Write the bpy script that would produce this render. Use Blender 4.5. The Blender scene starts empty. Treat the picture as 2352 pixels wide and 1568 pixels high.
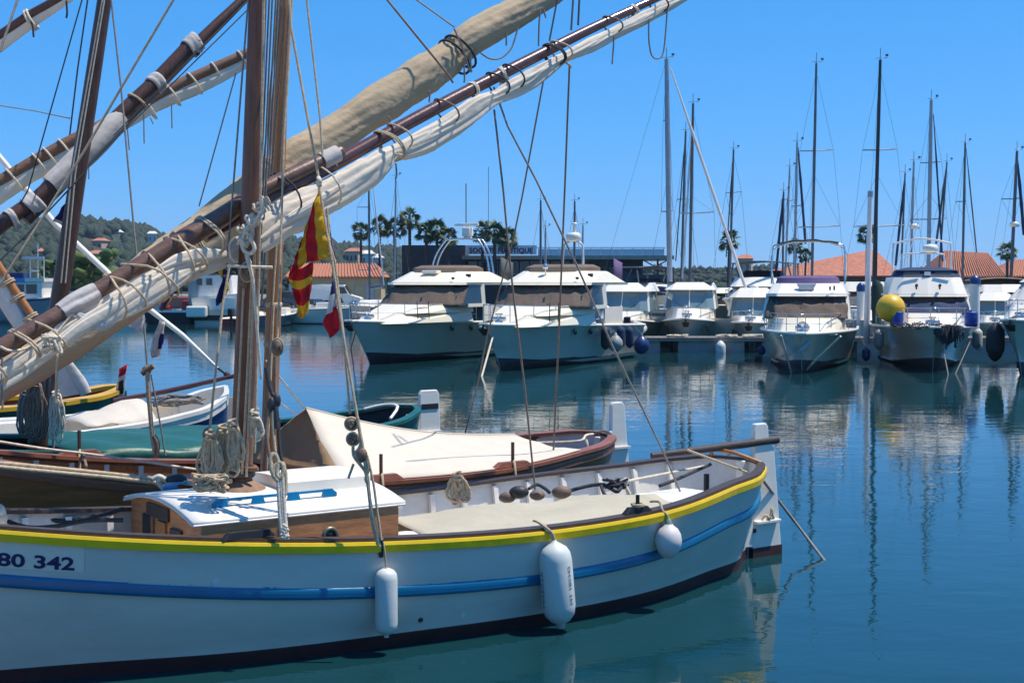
import bpy, math, random
from math import radians as R, sin, cos, pi, sqrt
from mathutils import Vector as V, Matrix, noise as NZ
import numpy as np
rnd = random.Random(7)
S = bpy.context.scene
COL = S.collection

# ------------------------------------------------------------------ camera
FPX, CX, CY, HOR, CAMH = 3200.0, 1176.0, 784.0, 645.0, 2.8     # photo measured at 2352 x 1568
PITCH = math.atan((CY - HOR) / FPX)
cam_d = bpy.data.cameras.new('camera'); cam = bpy.data.objects.new('camera', cam_d); COL.objects.link(cam)
cam.location = (0, 0, CAMH); cam.rotation_euler = (pi/2 - PITCH, 0, 0)
cam_d.sensor_width = 36; cam_d.lens = 36 * FPX / 2352; cam_d.clip_start = 0.1; cam_d.clip_end = 20000
S.camera = cam

# ------------------------------------------------------------------ sky, sun, exposure
TOSUN = V((0.38, 0.05, 0.92)).normalized()
SUN_EL = math.asin(TOSUN.z)
W = bpy.data.worlds.new('World'); S.world = W; W.use_nodes = True
nt = W.node_tree; nt.nodes.clear()
wo = nt.nodes.new('ShaderNodeOutputWorld'); bg = nt.nodes.new('ShaderNodeBackground')
sky = nt.nodes.new('ShaderNodeTexSky'); sky.sky_type = 'NISHITA'; sky.sun_disc = False
sky.sun_elevation = SUN_EL; sky.sun_rotation = math.atan2(TOSUN.x, TOSUN.y)
sky.air_density = 1.0; sky.dust_density = 0.0; sky.ozone_density = 4.0; sky.altitude = 1200
sp = nt.nodes.new('ShaderNodeSeparateColor'); cb = nt.nodes.new('ShaderNodeCombineColor')      # the camera's deep, saturated blue: one tone curve per channel
nt.links.new(sky.outputs[0], sp.inputs[0])
for ch, g, k in ((0, 1.16, .30), (1, .558, 1.9), (2, .5, 3.95)):
    pw = nt.nodes.new('ShaderNodeMath'); pw.operation = 'POWER'; pw.inputs[1].default_value = g
    mu = nt.nodes.new('ShaderNodeMath'); mu.operation = 'MULTIPLY'; mu.inputs[1].default_value = k
    nt.links.new(sp.outputs[ch], pw.inputs[0]); nt.links.new(pw.outputs[0], mu.inputs[0]); nt.links.new(mu.outputs[0], cb.inputs[ch])
nt.links.new(cb.outputs[0], bg.inputs[0])
bg.inputs[1].default_value = 0.088
nt.links.new(bg.outputs[0], wo.inputs[0])
sun_d = bpy.data.lights.new('sun', 'SUN'); sun_d.energy = 4.8; sun_d.angle = R(0.53); sun_d.color = (1, .94, .83)
sun = bpy.data.objects.new('sun', sun_d); COL.objects.link(sun)
sun.rotation_euler = TOSUN.to_track_quat('Z', 'Y').to_euler()
S.view_settings.view_transform = 'Standard'; S.view_settings.look = 'None'
S.view_settings.exposure = 0.2; S.view_settings.gamma = 1.0; S.view_settings.use_curve_mapping = False
S.cycles.use_denoising = True
S.cycles.max_bounces = 8; S.cycles.sample_clamp_indirect = 6; S.cycles.caustics_reflective = False; S.cycles.caustics_refractive = False

# ------------------------------------------------------------------ geometry helpers
_c, _s = cos(PITCH), sin(PITCH)
def P(x, y, d):                      # the world point that photo pixel (x, y) shows at world depth d
    rx, u = (x - CX) / FPX, (CY - y) / FPX
    ry, rz = _c + u * _s, -_s + u * _c
    k = d / ry
    return V((rx * k, d, CAMH + rz * k))
def PZ(x, y, z=0.0):                 # the point of height z under photo pixel (x, y)
    rx, u = (x - CX) / FPX, (CY - y) / FPX
    ry, rz = _c + u * _s, -_s + u * _c
    k = (z - CAMH) / rz
    return V((rx * k, ry * k, z))
def pxm(d): return d / FPX           # metres per photo pixel at depth d
def crv(xs, ys):
    xs = np.array(xs, float); ys = np.array(ys, float); m = np.gradient(ys, xs)
    def f(x):
        x = min(max(x, xs[0]), xs[-1])
        i = int(min(max(np.searchsorted(xs, x) - 1, 0), len(xs) - 2))
        h = xs[i+1] - xs[i]; t = (x - xs[i]) / h
        return float((2*t**3-3*t*t+1)*ys[i] + (t**3-2*t*t+t)*h*m[i] + (3*t*t-2*t**3)*ys[i+1] + (t**3-t*t)*h*m[i+1])
    return f
def lerp(a, b, t): return a + (b - a) * t
def sag(p, q, s, n=8):               # a slack line from p to q hanging s metres below straight
    return [p.lerp(q, i/n) - V((0, 0, 4*s*(i/n)*(1-i/n))) for i in range(n+1)]
def smooth(pts, k=4):                # Catmull-Rom through points
    pts = [V(p) for p in pts]; o = []
    for i in range(len(pts)-1):
        a = pts[max(i-1, 0)]; b = pts[i]; c = pts[i+1]; d = pts[min(i+2, len(pts)-1)]
        for j in range(k):
            t = j / k
            o.append(0.5*((2*b)+(c-a)*t+(2*a-5*b+4*c-d)*t*t+(3*b-a-3*c+d)*t**3))
    o.append(pts[-1]); return o

class MB:
    def __init__(s): s.v = []; s.f = []; s.m = []; s.sm = []
    def add(s, vs, fs, m=0, smooth=False):
        b = len(s.v); s.v += [tuple(v) for v in vs]
        for f in fs:
            s.f.append(tuple(b + i for i in f)); s.m.append(m); s.sm.append(smooth)
    def box(s, c, d, rz=0, m=0, M=None):
        x, y, z = d[0]/2, d[1]/2, d[2]/2
        M = M or Matrix.Rotation(rz, 3, 'Z'); c = V(c)
        vs = [c + M @ V((a*x, b*y, e*z)) for e in (-1, 1) for b in (-1, 1) for a in (-1, 1)]
        s.add(vs, [(0,2,3,1),(4,5,7,6),(0,1,5,4),(2,6,7,3),(0,4,6,2),(1,3,7,5)], m)
    def bar(s, p, q, w, h, m=0):     # a rectangular bar from p to q
        p, q = V(p), V(q); x = (q-p).normalized(); y = V((0,0,1)).cross(x)
        y = y.normalized() if y.length > 1e-4 else V((1,0,0)); z = x.cross(y)
        M = Matrix((x, y, z)).transposed(); s.box((p+q)/2, ((q-p).length, w, h), m=m, M=M)
    def tube(s, pts, r, n=8, m=0, caps=True, closed=False, flat=1.0):
        pts = [V(p) for p in pts]; N = len(pts)
        if N < 2: return
        rr = list(r) if hasattr(r, '__len__') else [r]*N
        T = []
        for i in range(N):
            a = pts[(i-1) % N] if (closed or i > 0) else pts[0]
            b = pts[(i+1) % N] if (closed or i < N-1) else pts[-1]
            t = b - a; T.append(t.normalized() if t.length > 1e-9 else V((0,0,1)))
        up = V((0,0,1)) if abs(T[0].z) < .9 else V((0,1,0))
        nrm = (up - T[0]*up.dot(T[0])).normalized(); vs = []
        for i in range(N):
            nrm = nrm - T[i]*nrm.dot(T[i])
            nrm = nrm.normalized() if nrm.length > 1e-6 else T[i].orthogonal().normalized()
            b = T[i].cross(nrm)
            for k in range(n):
                a = 2*pi*k/n; vs.append(pts[i] + nrm*(cos(a)*rr[i]) + b*(sin(a)*rr[i]*flat))
        fs = []
        for i in range(N if closed else N-1):
            j = (i+1) % N
            for k in range(n): fs.append((i*n+k, i*n+(k+1) % n, j*n+(k+1) % n, j*n+k))
        s.add(vs, fs, m, n > 4)
        if caps and not closed:
            s.add(vs[:n], [tuple(range(n-1, -1, -1))], m); s.add(vs[-n:], [tuple(range(n))], m)
    def lathe(s, c, prof, n=16, m=0, axis=(0,0,1), smooth=True, sy=1.0):
        c = V(c); z = V(axis).normalized(); x = z.orthogonal().normalized(); y = z.cross(x); vs = []
        for r, h in prof:
            for k in range(n):
                a = 2*pi*k/n; vs.append(c + z*h + x*(r*cos(a)) + y*(r*sin(a)*sy))
        fs = [(i*n+k, i*n+(k+1) % n, (i+1)*n+(k+1) % n, (i+1)*n+k) for i in range(len(prof)-1) for k in range(n)]
        s.add(vs, fs, m, smooth)
        if prof[0][0] > 1e-4: s.add(vs[:n], [tuple(range(n-1, -1, -1))], m)
        if prof[-1][0] > 1e-4: s.add(vs[-n:], [tuple(range(n))], m)
    def ball(s, c, r, n=14, k=9, m=0):
        r = r if hasattr(r, '__len__') else (r, r, r); vs = []; c = V(c)
        for i in range(k+1):
            a = pi*i/k
            for j in range(n):
                b = 2*pi*j/n; vs.append(c + V((r[0]*sin(a)*cos(b), r[1]*sin(a)*sin(b), -r[2]*cos(a))))
        s.add(vs, [(i*n+j, i*n+(j+1) % n, (i+1)*n+(j+1) % n, (i+1)*n+j) for i in range(k) for j in range(n)], m, True)
    def grid(s, rows, m=0, smooth=True, closed=False, mf=None):   # rows of points; mf(i,j) gives a material
        n = len(rows[0]); vs = [p for r in rows for p in r]; b = len(s.v); s.v += [tuple(p) for p in vs]
        for i in range(len(rows)-1):
            for j in range(n if closed else n-1):
                k = (j+1) % n
                s.f.append((b+i*n+j, b+i*n+k, b+(i+1)*n+k, b+(i+1)*n+j)); s.m.append(mf(i, j) if mf else m); s.sm.append(smooth)
    def prism(s, poly, ext, m=0):    # a flat polygon of 3D points, extruded
        poly = [V(p) for p in poly]; e = V(ext); n = len(poly)
        s.add(poly + [p+e for p in poly], [tuple(range(n-1, -1, -1)), tuple(range(n, 2*n))] + [(i, (i+1) % n, n+(i+1) % n, n+i) for i in range(n)], m)
    def frust(s, a, b, m=0, smooth=False, caps=True):             # two matching polygons
        n = len(a); s.add(list(a)+list(b), [(i, (i+1) % n, n+(i+1) % n, n+i) for i in range(n)], m, smooth)
        if caps: s.add(a, [tuple(range(n-1, -1, -1))], m); s.add(b, [tuple(range(n))], m)
    def build(s, name, mats, parent=None, local=False, bevel=0, solid=0, label=None, kind=None, sub=0):
        me = bpy.data.meshes.new(name)
        vs = s.v
        if parent is not None and not local:
            Mi = ROOTM[parent.name].inverted(); vs = [tuple(Mi @ V(v)) for v in vs]
        me.from_pydata(vs, [], s.f)
        for m in (mats if isinstance(mats, (list, tuple)) else [mats]): me.materials.append(m)
        if max(s.m, default=0): me.polygons.foreach_set('material_index', s.m)
        me.polygons.foreach_set('use_smooth', s.sm); me.update()
        o = bpy.data.objects.new(name, me); COL.objects.link(o)
        if parent is not None: o.parent = parent; ROOTM[o.name] = ROOTM[parent.name]
        else: ROOTM[o.name] = Matrix()
        if bevel:
            b = o.modifiers.new('bevel', 'BEVEL'); b.width = bevel; b.segments = 2; b.limit_method = 'ANGLE'
        if solid:
            b = o.modifiers.new('solidify', 'SOLIDIFY'); b.thickness = solid; b.offset = 0
        if sub:
            b = o.modifiers.new('subsurf', 'SUBSURF'); b.levels = sub; b.render_levels = sub
        if label: o['label'] = label
        if kind: o['kind'] = kind
        return o
ROOTM = {}
def tag(o, label, cat, group=None):
    o['label'] = label; o['category'] = cat
    if group: o['group'] = group
    return o
def thing(name, label, cat, loc=(0,0,0), rz=0, group=None):
    o = bpy.data.objects.new(name, None); COL.objects.link(o); o.empty_display_size = .2
    o.location = loc; o.rotation_euler = (0, 0, rz)
    ROOTM[o.name] = Matrix.Translation(V(loc)) @ Matrix.Rotation(rz, 4, 'Z')
    return tag(o, label, cat, group)
def one(mb, name, mats, label, cat, group=None, base=None, **k):  # a thing that is one mesh, its origin at its base
    if base is None:
        a = np.array(mb.v); base = V((float(a[:,0].mean()), float(a[:,1].mean()), float(a[:,2].min())))
    base = V(base); mb.v = [tuple(V(v) - base) for v in mb.v]
    o = mb.build(name, mats, None, **k); o.location = base; ROOTM[o.name] = Matrix.Translation(base)
    return tag(o, label, cat, group)
def text_mesh(body, size, bold=0.0, depth=0.0, font_shear=0):
    cu = bpy.data.curves.new('lettering', 'FONT'); cu.body = body; cu.size = size; cu.offset = bold; cu.extrude = depth
    cu.resolution_u = 3; cu.shear = font_shear
    o = bpy.data.objects.new('lettering', cu); COL.objects.link(o)
    bpy.context.view_layer.update()
    me = bpy.data.meshes.new_from_object(o.evaluated_get(bpy.context.evaluated_depsgraph_get()))
    bpy.data.objects.remove(o); bpy.data.curves.remove(cu)
    vs = [v.co.copy() for v in me.vertices]; fs = [tuple(p.vertices) for p in me.polygons]
    bpy.data.meshes.remove(me); return vs, fs

# ------------------------------------------------------------------ materials
def mk(name, col, rough=.5, var=.12, scale=4, bump=0, bscale=30, metal=0, stretch=(1,1,1), col2=None, coat=0, spec=None, dist=.02, wear=None, thin=0):
    m = bpy.data.materials.new(name); m.use_nodes = True; t = m.node_tree; N = t.nodes; L = t.links
    b = N['Principled BSDF']; b.inputs['Roughness'].default_value = rough; b.inputs['Metallic'].default_value = metal
    if coat: b.inputs['Coat Weight'].default_value = coat; b.inputs['Coat Roughness'].default_value = .08
    if spec is not None: b.inputs['Specular IOR Level'].default_value = spec
    tc = N.new('ShaderNodeTexCoord'); mp = N.new('ShaderNodeMapping'); mp.inputs['Scale'].default_value = stretch
    L.new(tc.outputs['Object'], mp.inputs[0])
    n = N.new('ShaderNodeTexNoise'); n.inputs['Scale'].default_value = scale; n.inputs['Detail'].default_value = 6; n.inputs['Roughness'].default_value = .65
    L.new(mp.outputs[0], n.inputs['Vector'])
    r = N.new('ShaderNodeValToRGB'); r.color_ramp.elements[0].position = .3; r.color_ramp.elements[1].position = .7
    c = V(col); c2 = V(col2) if col2 else c*(1+var)
    c1 = c if col2 else c*(1-var)
    r.color_ramp.elements[0].color = (*c1, 1); r.color_ramp.elements[1].color = (*[min(x, .95) for x in c2], 1)
    L.new(n.outputs['Fac'], r.inputs[0]); out = r.outputs[0]
    if wear:                          # chips and stains of another colour: (colour, threshold, scale, stretch)
        wc, th, ws, wst = wear
        mp2 = N.new('ShaderNodeMapping'); mp2.inputs['Scale'].default_value = wst; L.new(tc.outputs['Object'], mp2.inputs[0])
        n2 = N.new('ShaderNodeTexNoise'); n2.inputs['Scale'].default_value = ws; n2.inputs['Detail'].default_value = 8; n2.inputs['Roughness'].default_value = .7
        L.new(mp2.outputs[0], n2.inputs['Vector'])
        rr = N.new('ShaderNodeValToRGB'); rr.color_ramp.elements[0].position = th; rr.color_ramp.elements[1].position = min(th+.06, 1)
        rr.color_ramp.elements[0].color = (0,0,0,1); rr.color_ramp.elements[1].color = (1,1,1,1)
        L.new(n2.outputs['Fac'], rr.inputs[0])
        mx = N.new('ShaderNodeMixRGB'); mx.inputs['Color2'].default_value = (*wc, 1)
        L.new(rr.outputs[0], mx.inputs['Fac']); L.new(out, mx.inputs['Color1']); out = mx.outputs[0]
    L.new(out, b.inputs['Base Color'])
    if thin:                          # cloth that lets some light through
        tr = N.new('ShaderNodeBsdfTranslucent'); L.new(out, tr.inputs['Color']); ms = N.new('ShaderNodeMixShader'); ms.inputs[0].default_value = thin
        L.new(b.outputs[0], ms.inputs[1]); L.new(tr.outputs[0], ms.inputs[2]); L.new(ms.outputs[0], N['Material Output'].inputs['Surface'])
    if bump:
        n3 = N.new('ShaderNodeTexNoise'); n3.inputs['Scale'].default_value = bscale; n3.inputs['Detail'].default_value = 4
        L.new(mp.outputs[0], n3.inputs['Vector'])
        bp = N.new('ShaderNodeBump'); bp.inputs['Strength'].default_value = bump; bp.inputs['Distance'].default_value = dist
        L.new(n3.outputs['Fac'], bp.inputs['Height']); L.new(bp.outputs[0], b.inputs['Normal'])
    return m
M = {}
M['hull_white'] = mk('hull_white', (.7,.63,.55), .3, .1, 1.2, .3, 2.6, stretch=(.7,1,2.2), coat=.25, dist=.03, wear=((.93,.86,.76), .655, 11, (1,1,.2)))
M['white'] = mk('white_paint', (.82,.76,.66), .4, .05, 3, .08, 12)
M['white_worn'] = mk('white_paint_worn', (.7,.66,.6), .5, .1, 5, .2, 14, wear=((.5,.47,.42), .62, 7, (1,1,1)))
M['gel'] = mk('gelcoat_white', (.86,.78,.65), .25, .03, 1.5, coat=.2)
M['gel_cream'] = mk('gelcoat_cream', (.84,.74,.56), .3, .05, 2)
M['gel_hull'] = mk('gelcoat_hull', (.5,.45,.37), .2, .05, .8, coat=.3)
M['antifoul'] = mk('antifouling_red', (.05,.016,.016), .6, .3, 4, .1, 20)
M['antifoul_dark'] = mk('antifouling_dark', (.018,.02,.028), .6, .3, 4)
M['yellow'] = mk('yellow_paint', (.86,.56,.01), .32, .1, 4, .1, 14, wear=((.5,.4,.05), .68, 6, (1,1,1)))
M['chips'] = mk('chipped_edge_paint', (.6,.54,.44), .5, .1, 5, wear=((.002,.14,.29), .56, 1.6, (1.3,1,1)))
M['bottle'] = mk('bottle_green_canvas', (.006,.03,.022), .8, .3, 6)
M['blue'] = mk('blue_paint', (.0,.18,.38), .28, .12, 4, .1, 10, coat=.3)
M['blue_worn'] = mk('blue_paint_worn', (.002,.14,.29), .28, .12, 4, coat=.3, wear=((.66,.62,.55), .66, 3, (1,1,5)))
M['cap'] = mk('dark_gunwale_wood', (.055,.036,.03), .5, .35, 6, .3, 30, stretch=(1,8,8), wear=((.2,.14,.1), .66, 4, (1,4,4)))
M['wood'] = mk('varnished_mast_wood', (.13,.048,.02), .33, .5, 5, .2, 20, stretch=(10,10,.5), wear=((.17,.10,.06), .62, 5, (5,5,.35)))
M['wood_dark'] = mk('dark_mast_wood', (.085,.037,.022), .36, .5, 5, .2, 20, stretch=(9,9,.5), wear=((.16,.12,.1), .64, 4, (5,5,.4)))
M['wood_orange'] = mk('orange_mast_wood', (.36,.14,.036), .35, .3, 5, .15, 20, stretch=(10,10,.5))
M['spar'] = mk('brown_spar_wood', (.15,.078,.05), .34, .4, 3, .15, 25, stretch=(2,6,6), wear=((.2,.13,.09), .66, 3, (1.5,6,6)))
M['spar_red'] = mk('reddish_spar_wood', (.11,.042,.035), .28, .3, 3, .1, 25, stretch=(2,6,6), coat=.3)
M['cabin'] = mk('cabin_plywood', (.5,.21,.08), .5, .3, 4, .15, 18, stretch=(1.2,1.2,7), wear=((.6,.34,.16), .62, 5, (1,1,3)))
M['hull_wood'] = mk('hull_varnish', (.34,.105,.03), .35, .3, 3, .1, 14, stretch=(1,1,7))
M['gun_wood'] = mk('gunwale_reddish_wood', (.27,.095,.05), .45, .25, 4, .15, 25, stretch=(1,5,5))
M['teak'] = mk('teak_plank', (.2,.1,.055), .6, .3, 5, .2, 30, stretch=(1,8,8))
M['rope'] = mk('natural_rope', (.52,.4,.26), .9, .3, 30, .8, 120, dist=.01)
M['rope_light'] = mk('pale_rope', (.68,.58,.44), .9, .25, 30, .8, 120, dist=.01)
M['rope_dark'] = mk('dark_rope', (.03,.03,.035), .8, .3, 30)
M['rope_grey'] = mk('grey_line', (.22,.2,.18), .8, .3, 30)
M['rope_brown'] = mk('brown_line', (.2,.14,.1), .8, .3, 30)
M['tan'] = mk('tan_canvas', (.45,.335,.21), .9, .07, 2, .45, 5, dist=.05, stretch=(1,1,1.6))
M['cream'] = mk('cream_sailcloth', (.82,.71,.57), .85, .06, 3, .3, 14, dist=.02, thin=.15)
M['wrap'] = mk('grey_canvas_wrap', (.5,.45,.41), .9, .15, 5, .4, 14)
M['tarp'] = mk('beige_tarpaulin', (.44,.39,.29), .85, .1, 2, .5, 3.5, dist=.05)
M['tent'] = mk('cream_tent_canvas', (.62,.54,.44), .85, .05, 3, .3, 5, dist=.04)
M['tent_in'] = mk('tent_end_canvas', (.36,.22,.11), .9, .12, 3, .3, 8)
M['green'] = mk('green_paint', (.012,.10,.075), .4, .2, 4)
M['green_tarp'] = mk('green_tarpaulin', (.012,.09,.064), .45, .2, 3, .4, 5, dist=.03)
M['yellow_boat'] = mk('mustard_paint', (.66,.36,.015), .4, .12, 4)
M['navy'] = mk('navy_fabric', (.012,.03,.085), .8, .2, 6, .3, 20)
M['navy_paint'] = mk('navy_paint', (.015,.04,.15), .35, .15, 4)
M['blue_bag'] = mk('blue_plastic', (.015,.05,.3), .5, .15, 6)
M['purple'] = mk('purple_fabric', (.13,.085,.19), .85, .15, 6, .3, 14)
M['brown_fab'] = mk('brown_mesh_fabric', (.125,.09,.066), .9, .15, 3, .5, 5, dist=.06)
M['brown_cov'] = mk('brown_cover_fabric', (.17,.12,.085), .9, .12, 3, .3, 8)
M['grey_fab'] = mk('grey_fabric', (.09,.095,.09), .9, .15, 4, .3, 10)
M['teal_fab'] = mk('teal_fabric', (.05,.1,.11), .85, .15, 4)
M['glass'] = mk('dark_glass', (.02,.03,.035), .06, .1, 2, spec=.7)
M['glass_pale'] = mk('pale_windscreen', (.16,.24,.26), .08, .15, 1.2, spec=.7)
M['steel'] = mk('stainless_steel', (.62,.63,.63), .25, .1, 8, metal=.9)
M['alu'] = mk('grey_aluminium', (.32,.33,.35), .4, .12, 5, metal=.4)
M['alu_dark'] = mk('dark_mast_alloy', (.12,.12,.125), .4, .2, 5, metal=.3)
M['alu_white'] = mk('white_mast_paint', (.62,.62,.62), .35, .08, 5)
M['black'] = mk('black_rubber', (.012,.012,.014), .6, .3, 8)
M['iron'] = mk('dark_iron', (.03,.028,.027), .5, .4, 14, .3, 40)
M['block'] = mk('wooden_block', (.18,.11,.07), .6, .35, 14, .3, 30)
M['fender'] = mk('fender_vinyl', (.62,.64,.6), .5, .06, 4, .1, 14, wear=((.42,.45,.4), .64, 5, (1,1,.6)))
M['fender_pink'] = mk('buoy_vinyl', (.68,.6,.57), .5, .06, 5)
M['fender_grey'] = mk('grey_fender', (.3,.31,.3), .5, .1, 5)
M['buoy_yellow'] = mk('yellow_buoy', (.72,.42,.02), .45, .08, 3)
M['red'] = mk('red_paint', (.5,.02,.02), .5, .15, 5)
M['flag_red'] = mk('flag_red', (.66,.02,.035), .8, .1, 8, thin=.45)
M['flag_yel'] = mk('flag_yellow', (.82,.52,.03), .8, .1, 8, thin=.45)
M['flag_blue'] = mk('flag_blue', (.03,.035,.17), .8, .15, 8, thin=.4)
M['flag_white'] = mk('flag_white', (.76,.73,.7), .8, .06, 8, thin=.35)
M['flag_black'] = mk('flag_emblem_black', (.02,.012,.012), .8, .1, 8)
M['terra'] = mk('terracotta_tile', (.42,.165,.095), .85, .4, 9, .2, 30)
M['terra2'] = mk('terracotta_roof', (.44,.16,.095), .85, .25, 2, wear=((.24,.11,.08), .6, 1.5, (1,1,1)))
M['ochre'] = mk('ochre_wall', (.55,.42,.24), .9, .1, 1.5)
M['wall_white'] = mk('white_wall', (.66,.63,.57), .9, .1, .3)
M['wall_pink'] = mk('pink_wall', (.55,.38,.27), .9, .1, .3)
M['wall_dark'] = mk('dark_timber_cladding', (.05,.054,.062), .7, .2, 3)
M['wall_brown'] = mk('brown_fascia', (.32,.28,.23), .8, .2, 3)
M['concrete'] = mk('concrete', (.33,.32,.3), .9, .15, 2, .2, 12)
M['deck_grey'] = mk('grey_deck_plank', (.17,.15,.13), .8, .3, 4)
M['pontoon'] = mk('pontoon_face', (.3,.3,.3), .8, .15, 2)
M['shutter'] = mk('pale_blue_shutter', (.42,.46,.52), .6, .08, 5)
M['leaf'] = mk('palm_leaf', (.05,.085,.03), .6, .45, 3)
M['leaf_dry'] = mk('dry_palm_skirt', (.12,.09,.045), .9, .3, 5)
M['trunk'] = mk('palm_trunk', (.075,.055,.042), .95, .3, 4, .5, 12, stretch=(1,1,4))
M['pine'] = mk('pine_foliage', (.017,.032,.016), .85, .55, .25)
M['bright_leaf'] = mk('bright_foliage', (.07,.12,.02), .8, .4, .8)
M['scrub'] = mk('hillside_scrub', (.035,.042,.024), .95, .3, .05)
M['asphalt'] = mk('asphalt', (.06,.06,.06), .9, .2, 1)
M['car_glass'] = M['glass']
# ================================================================== SETTING
def water():
    m = bpy.data.materials.new('harbour_water'); m.use_nodes = True; t = m.node_tree; N = t.nodes; L = t.links
    b = N['Principled BSDF']; b.inputs['Roughness'].default_value = .015; b.inputs['IOR'].default_value = 1.333
    b.inputs['Base Color'].default_value = (.006, .038, .045, 1)
    tc = N.new('ShaderNodeTexCoord'); prev = None
    for sc, st, di in (((.45,.7,1), .22, .05), ((2.0,3.6,1), .19, .016), ((7,12,1), .16, .005)):
        mp = N.new('ShaderNodeMapping'); mp.inputs['Scale'].default_value = sc; L.new(tc.outputs['Object'], mp.inputs[0])
        n = N.new('ShaderNodeTexNoise'); n.inputs['Scale'].default_value = 1; n.inputs['Detail'].default_value = 2.5; n.inputs['Distortion'].default_value = .6
        L.new(mp.outputs[0], n.inputs['Vector'])
        bp = N.new('ShaderNodeBump'); bp.inputs['Strength'].default_value = st; bp.inputs['Distance'].default_value = di
        L.new(n.outputs['Fac'], bp.inputs['Height'])
        if prev: L.new(prev.outputs[0], bp.inputs['Normal'])
        prev = bp
    L.new(prev.outputs[0], b.inputs['Normal'])
    mb = MB(); mb.add([(-500,-80,0),(500,-80,0),(500,135,0),(-500,135,0)], [(0,1,2,3)])
    return mb.build('water', m, kind='structure')
water()
QZ = .6
mb = MB(); mb.add([(-1600,97,QZ),(-9,97,QZ),(-9,122,QZ),(1600,122,QZ),(1600,2600,QZ),(-1600,2600,QZ)], [(0,1,2,3,4,5)])
mb.build('ground', mk('quay_ground', (.2,.19,.17), .9, .2, .4), kind='structure')
mb = MB(); mb.box((-255,97.2,-.6), (492,.6,2.5)); mb.box((245,122.2,-.6), (508,.6,2.5)); mb.box((-9,109.6,-.6), (.6,25.4,2.49))
mb.build('quay_wall', M['concrete'], kind='structure')

# the stone quay the boats are moored to, where the photographer stands
q_ = [(14,-9.4),(-30,31.6),(-60,31.6),(-60,-60),(14,-60)]
mb = MB(); mb.prism([V((x, y, -2)) for x, y in q_], (0, 0, 3.0)); mb.build('quay', mk('pale_quay_stone', (.55,.45,.34), .85, .15, 1.2, .2, 10), kind='structure')
ridge_px = [(-500,470),(-200,482),(0,492),(110,502),(230,500),(300,508),(350,518),(362,532),(420,548),(520,553),(640,552),(690,548),(756,556),(813,558),(870,570),(915,566),(960,580),(1100,596),(1500,606),(1700,603),(1760,606),(2090,611),(2400,614),(2900,612),(3400,620)]
DR = 620.0
def ridge(X):
    px = CX + X/DR*FPX
    for (a, ya), (b, yb) in zip(ridge_px, ridge_px[1:]):
        if a <= px <= b: return CAMH + (HOR - lerp(ya, yb, (px-a)/(b-a)))/FPX*DR
    return 10
def hill_z(X, Y):
    t = min(max((Y-190)/(DR-190), 0), 1); t = t*t*(3-2*t)
    if Y > DR: t = max(0, 1-(Y-DR)/700)
    h = (ridge(X)-QZ-5.5)*t
    return QZ - .3 + max(h + NZ.noise(V((X*.012, Y*.012, 3)))*3.2*t, -.2)
rows = [[(x, y, hill_z(x, y)) for x in range(-330, 440, 12)] for y in list(range(180, 700, 16)) + [800, 1000, 1350]]
mb = MB(); mb.grid(rows); mb.build('hill', M['scrub'], kind='structure')
def blob_template():
    import bmesh
    bm = bmesh.new(); bmesh.ops.create_icosphere(bm, subdivisions=1, radius=1)
    v = np.array([p.co[:] for p in bm.verts]); f = np.array([[q.index for q in p.verts] for p in bm.faces]); bm.free(); return v, f
BV, BF = blob_template()
def foliage(name, spots, mat, kind=None, parent=None, seed=1):    # spots: (x, y, z, radius, height): lumpy crowns with ragged outlines
    rg = np.random.default_rng(seed); VS = []; FS = []; n = 0
    for (x, y, z, r, h) in spots:
        k = rg.normal(0, 1, BV.shape)*.17
        d = 1 + k[:, :1] + .22*np.sin(BV@rg.normal(0, 3.5, 3))[:, None]
        v = BV*d*np.array([r, r, h]) + np.array([x, y, z+h*.75]); VS.append(v); FS.append(BF+n); n += len(BV)
    v = np.concatenate(VS); f = np.concatenate(FS)
    if parent is not None:
        v = v - np.array(ROOTM[parent.name].translation)
    me = bpy.data.meshes.new(name); me.vertices.add(len(v)); me.vertices.foreach_set('co', v.ravel().astype(np.float32))
    me.loops.add(f.size); me.loops.foreach_set('vertex_index', f.ravel().astype(np.int32))
    me.polygons.add(len(f)); me.polygons.foreach_set('loop_start', (np.arange(len(f))*3).astype(np.int32))
    me.materials.append(mat); me.update(calc_edges=True); me.validate()
    o = bpy.data.objects.new(name, me); COL.objects.link(o)
    if kind: o['kind'] = kind
    if parent is not None: o.parent = parent; ROOTM[name] = ROOTM[parent.name]
    return o
villas = [(205,548,14,'white','white hillside villa right of the dark leaning mast, high on the slope'),
          (268,541,22,'white','long cream villa high on the wooded hillside, just below the crest'),
          (350,545,20,'white','white flat-roofed villa high on the hill beside the tan rolled sail'),
          (232,562,24,'pink','wide pink villa in the middle of the wooded hillside, right of the leaning mast'),
          (147,561,14,'pink','terracotta-roofed house on the hill just left of the leaning mast'),
          (95,588,12,'pink','small pink house on the lower hillside above the blue-roofed cabin boat'),
          (222,594,22,'pink','low pink house half hidden in trees on the lower hill by the white pole'),
          (330,620,18,'white','cream house low on the hill above the brown yard'),
          (640,570,18,'pink','pink house on the hill between the two masts and the striped flag'),
          (815,588,30,'pink','terracotta-roofed hillside house behind the ochre building, between palms'),
          (845,594,26,'white','cream hillside house right beside the dark timber building'),
          (868,604,16,'white','small pale hillside house at the foot of the palms'),
          (1712,606,30,'pink','pink house among low trees on the far right shore')]
vspots = []
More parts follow.
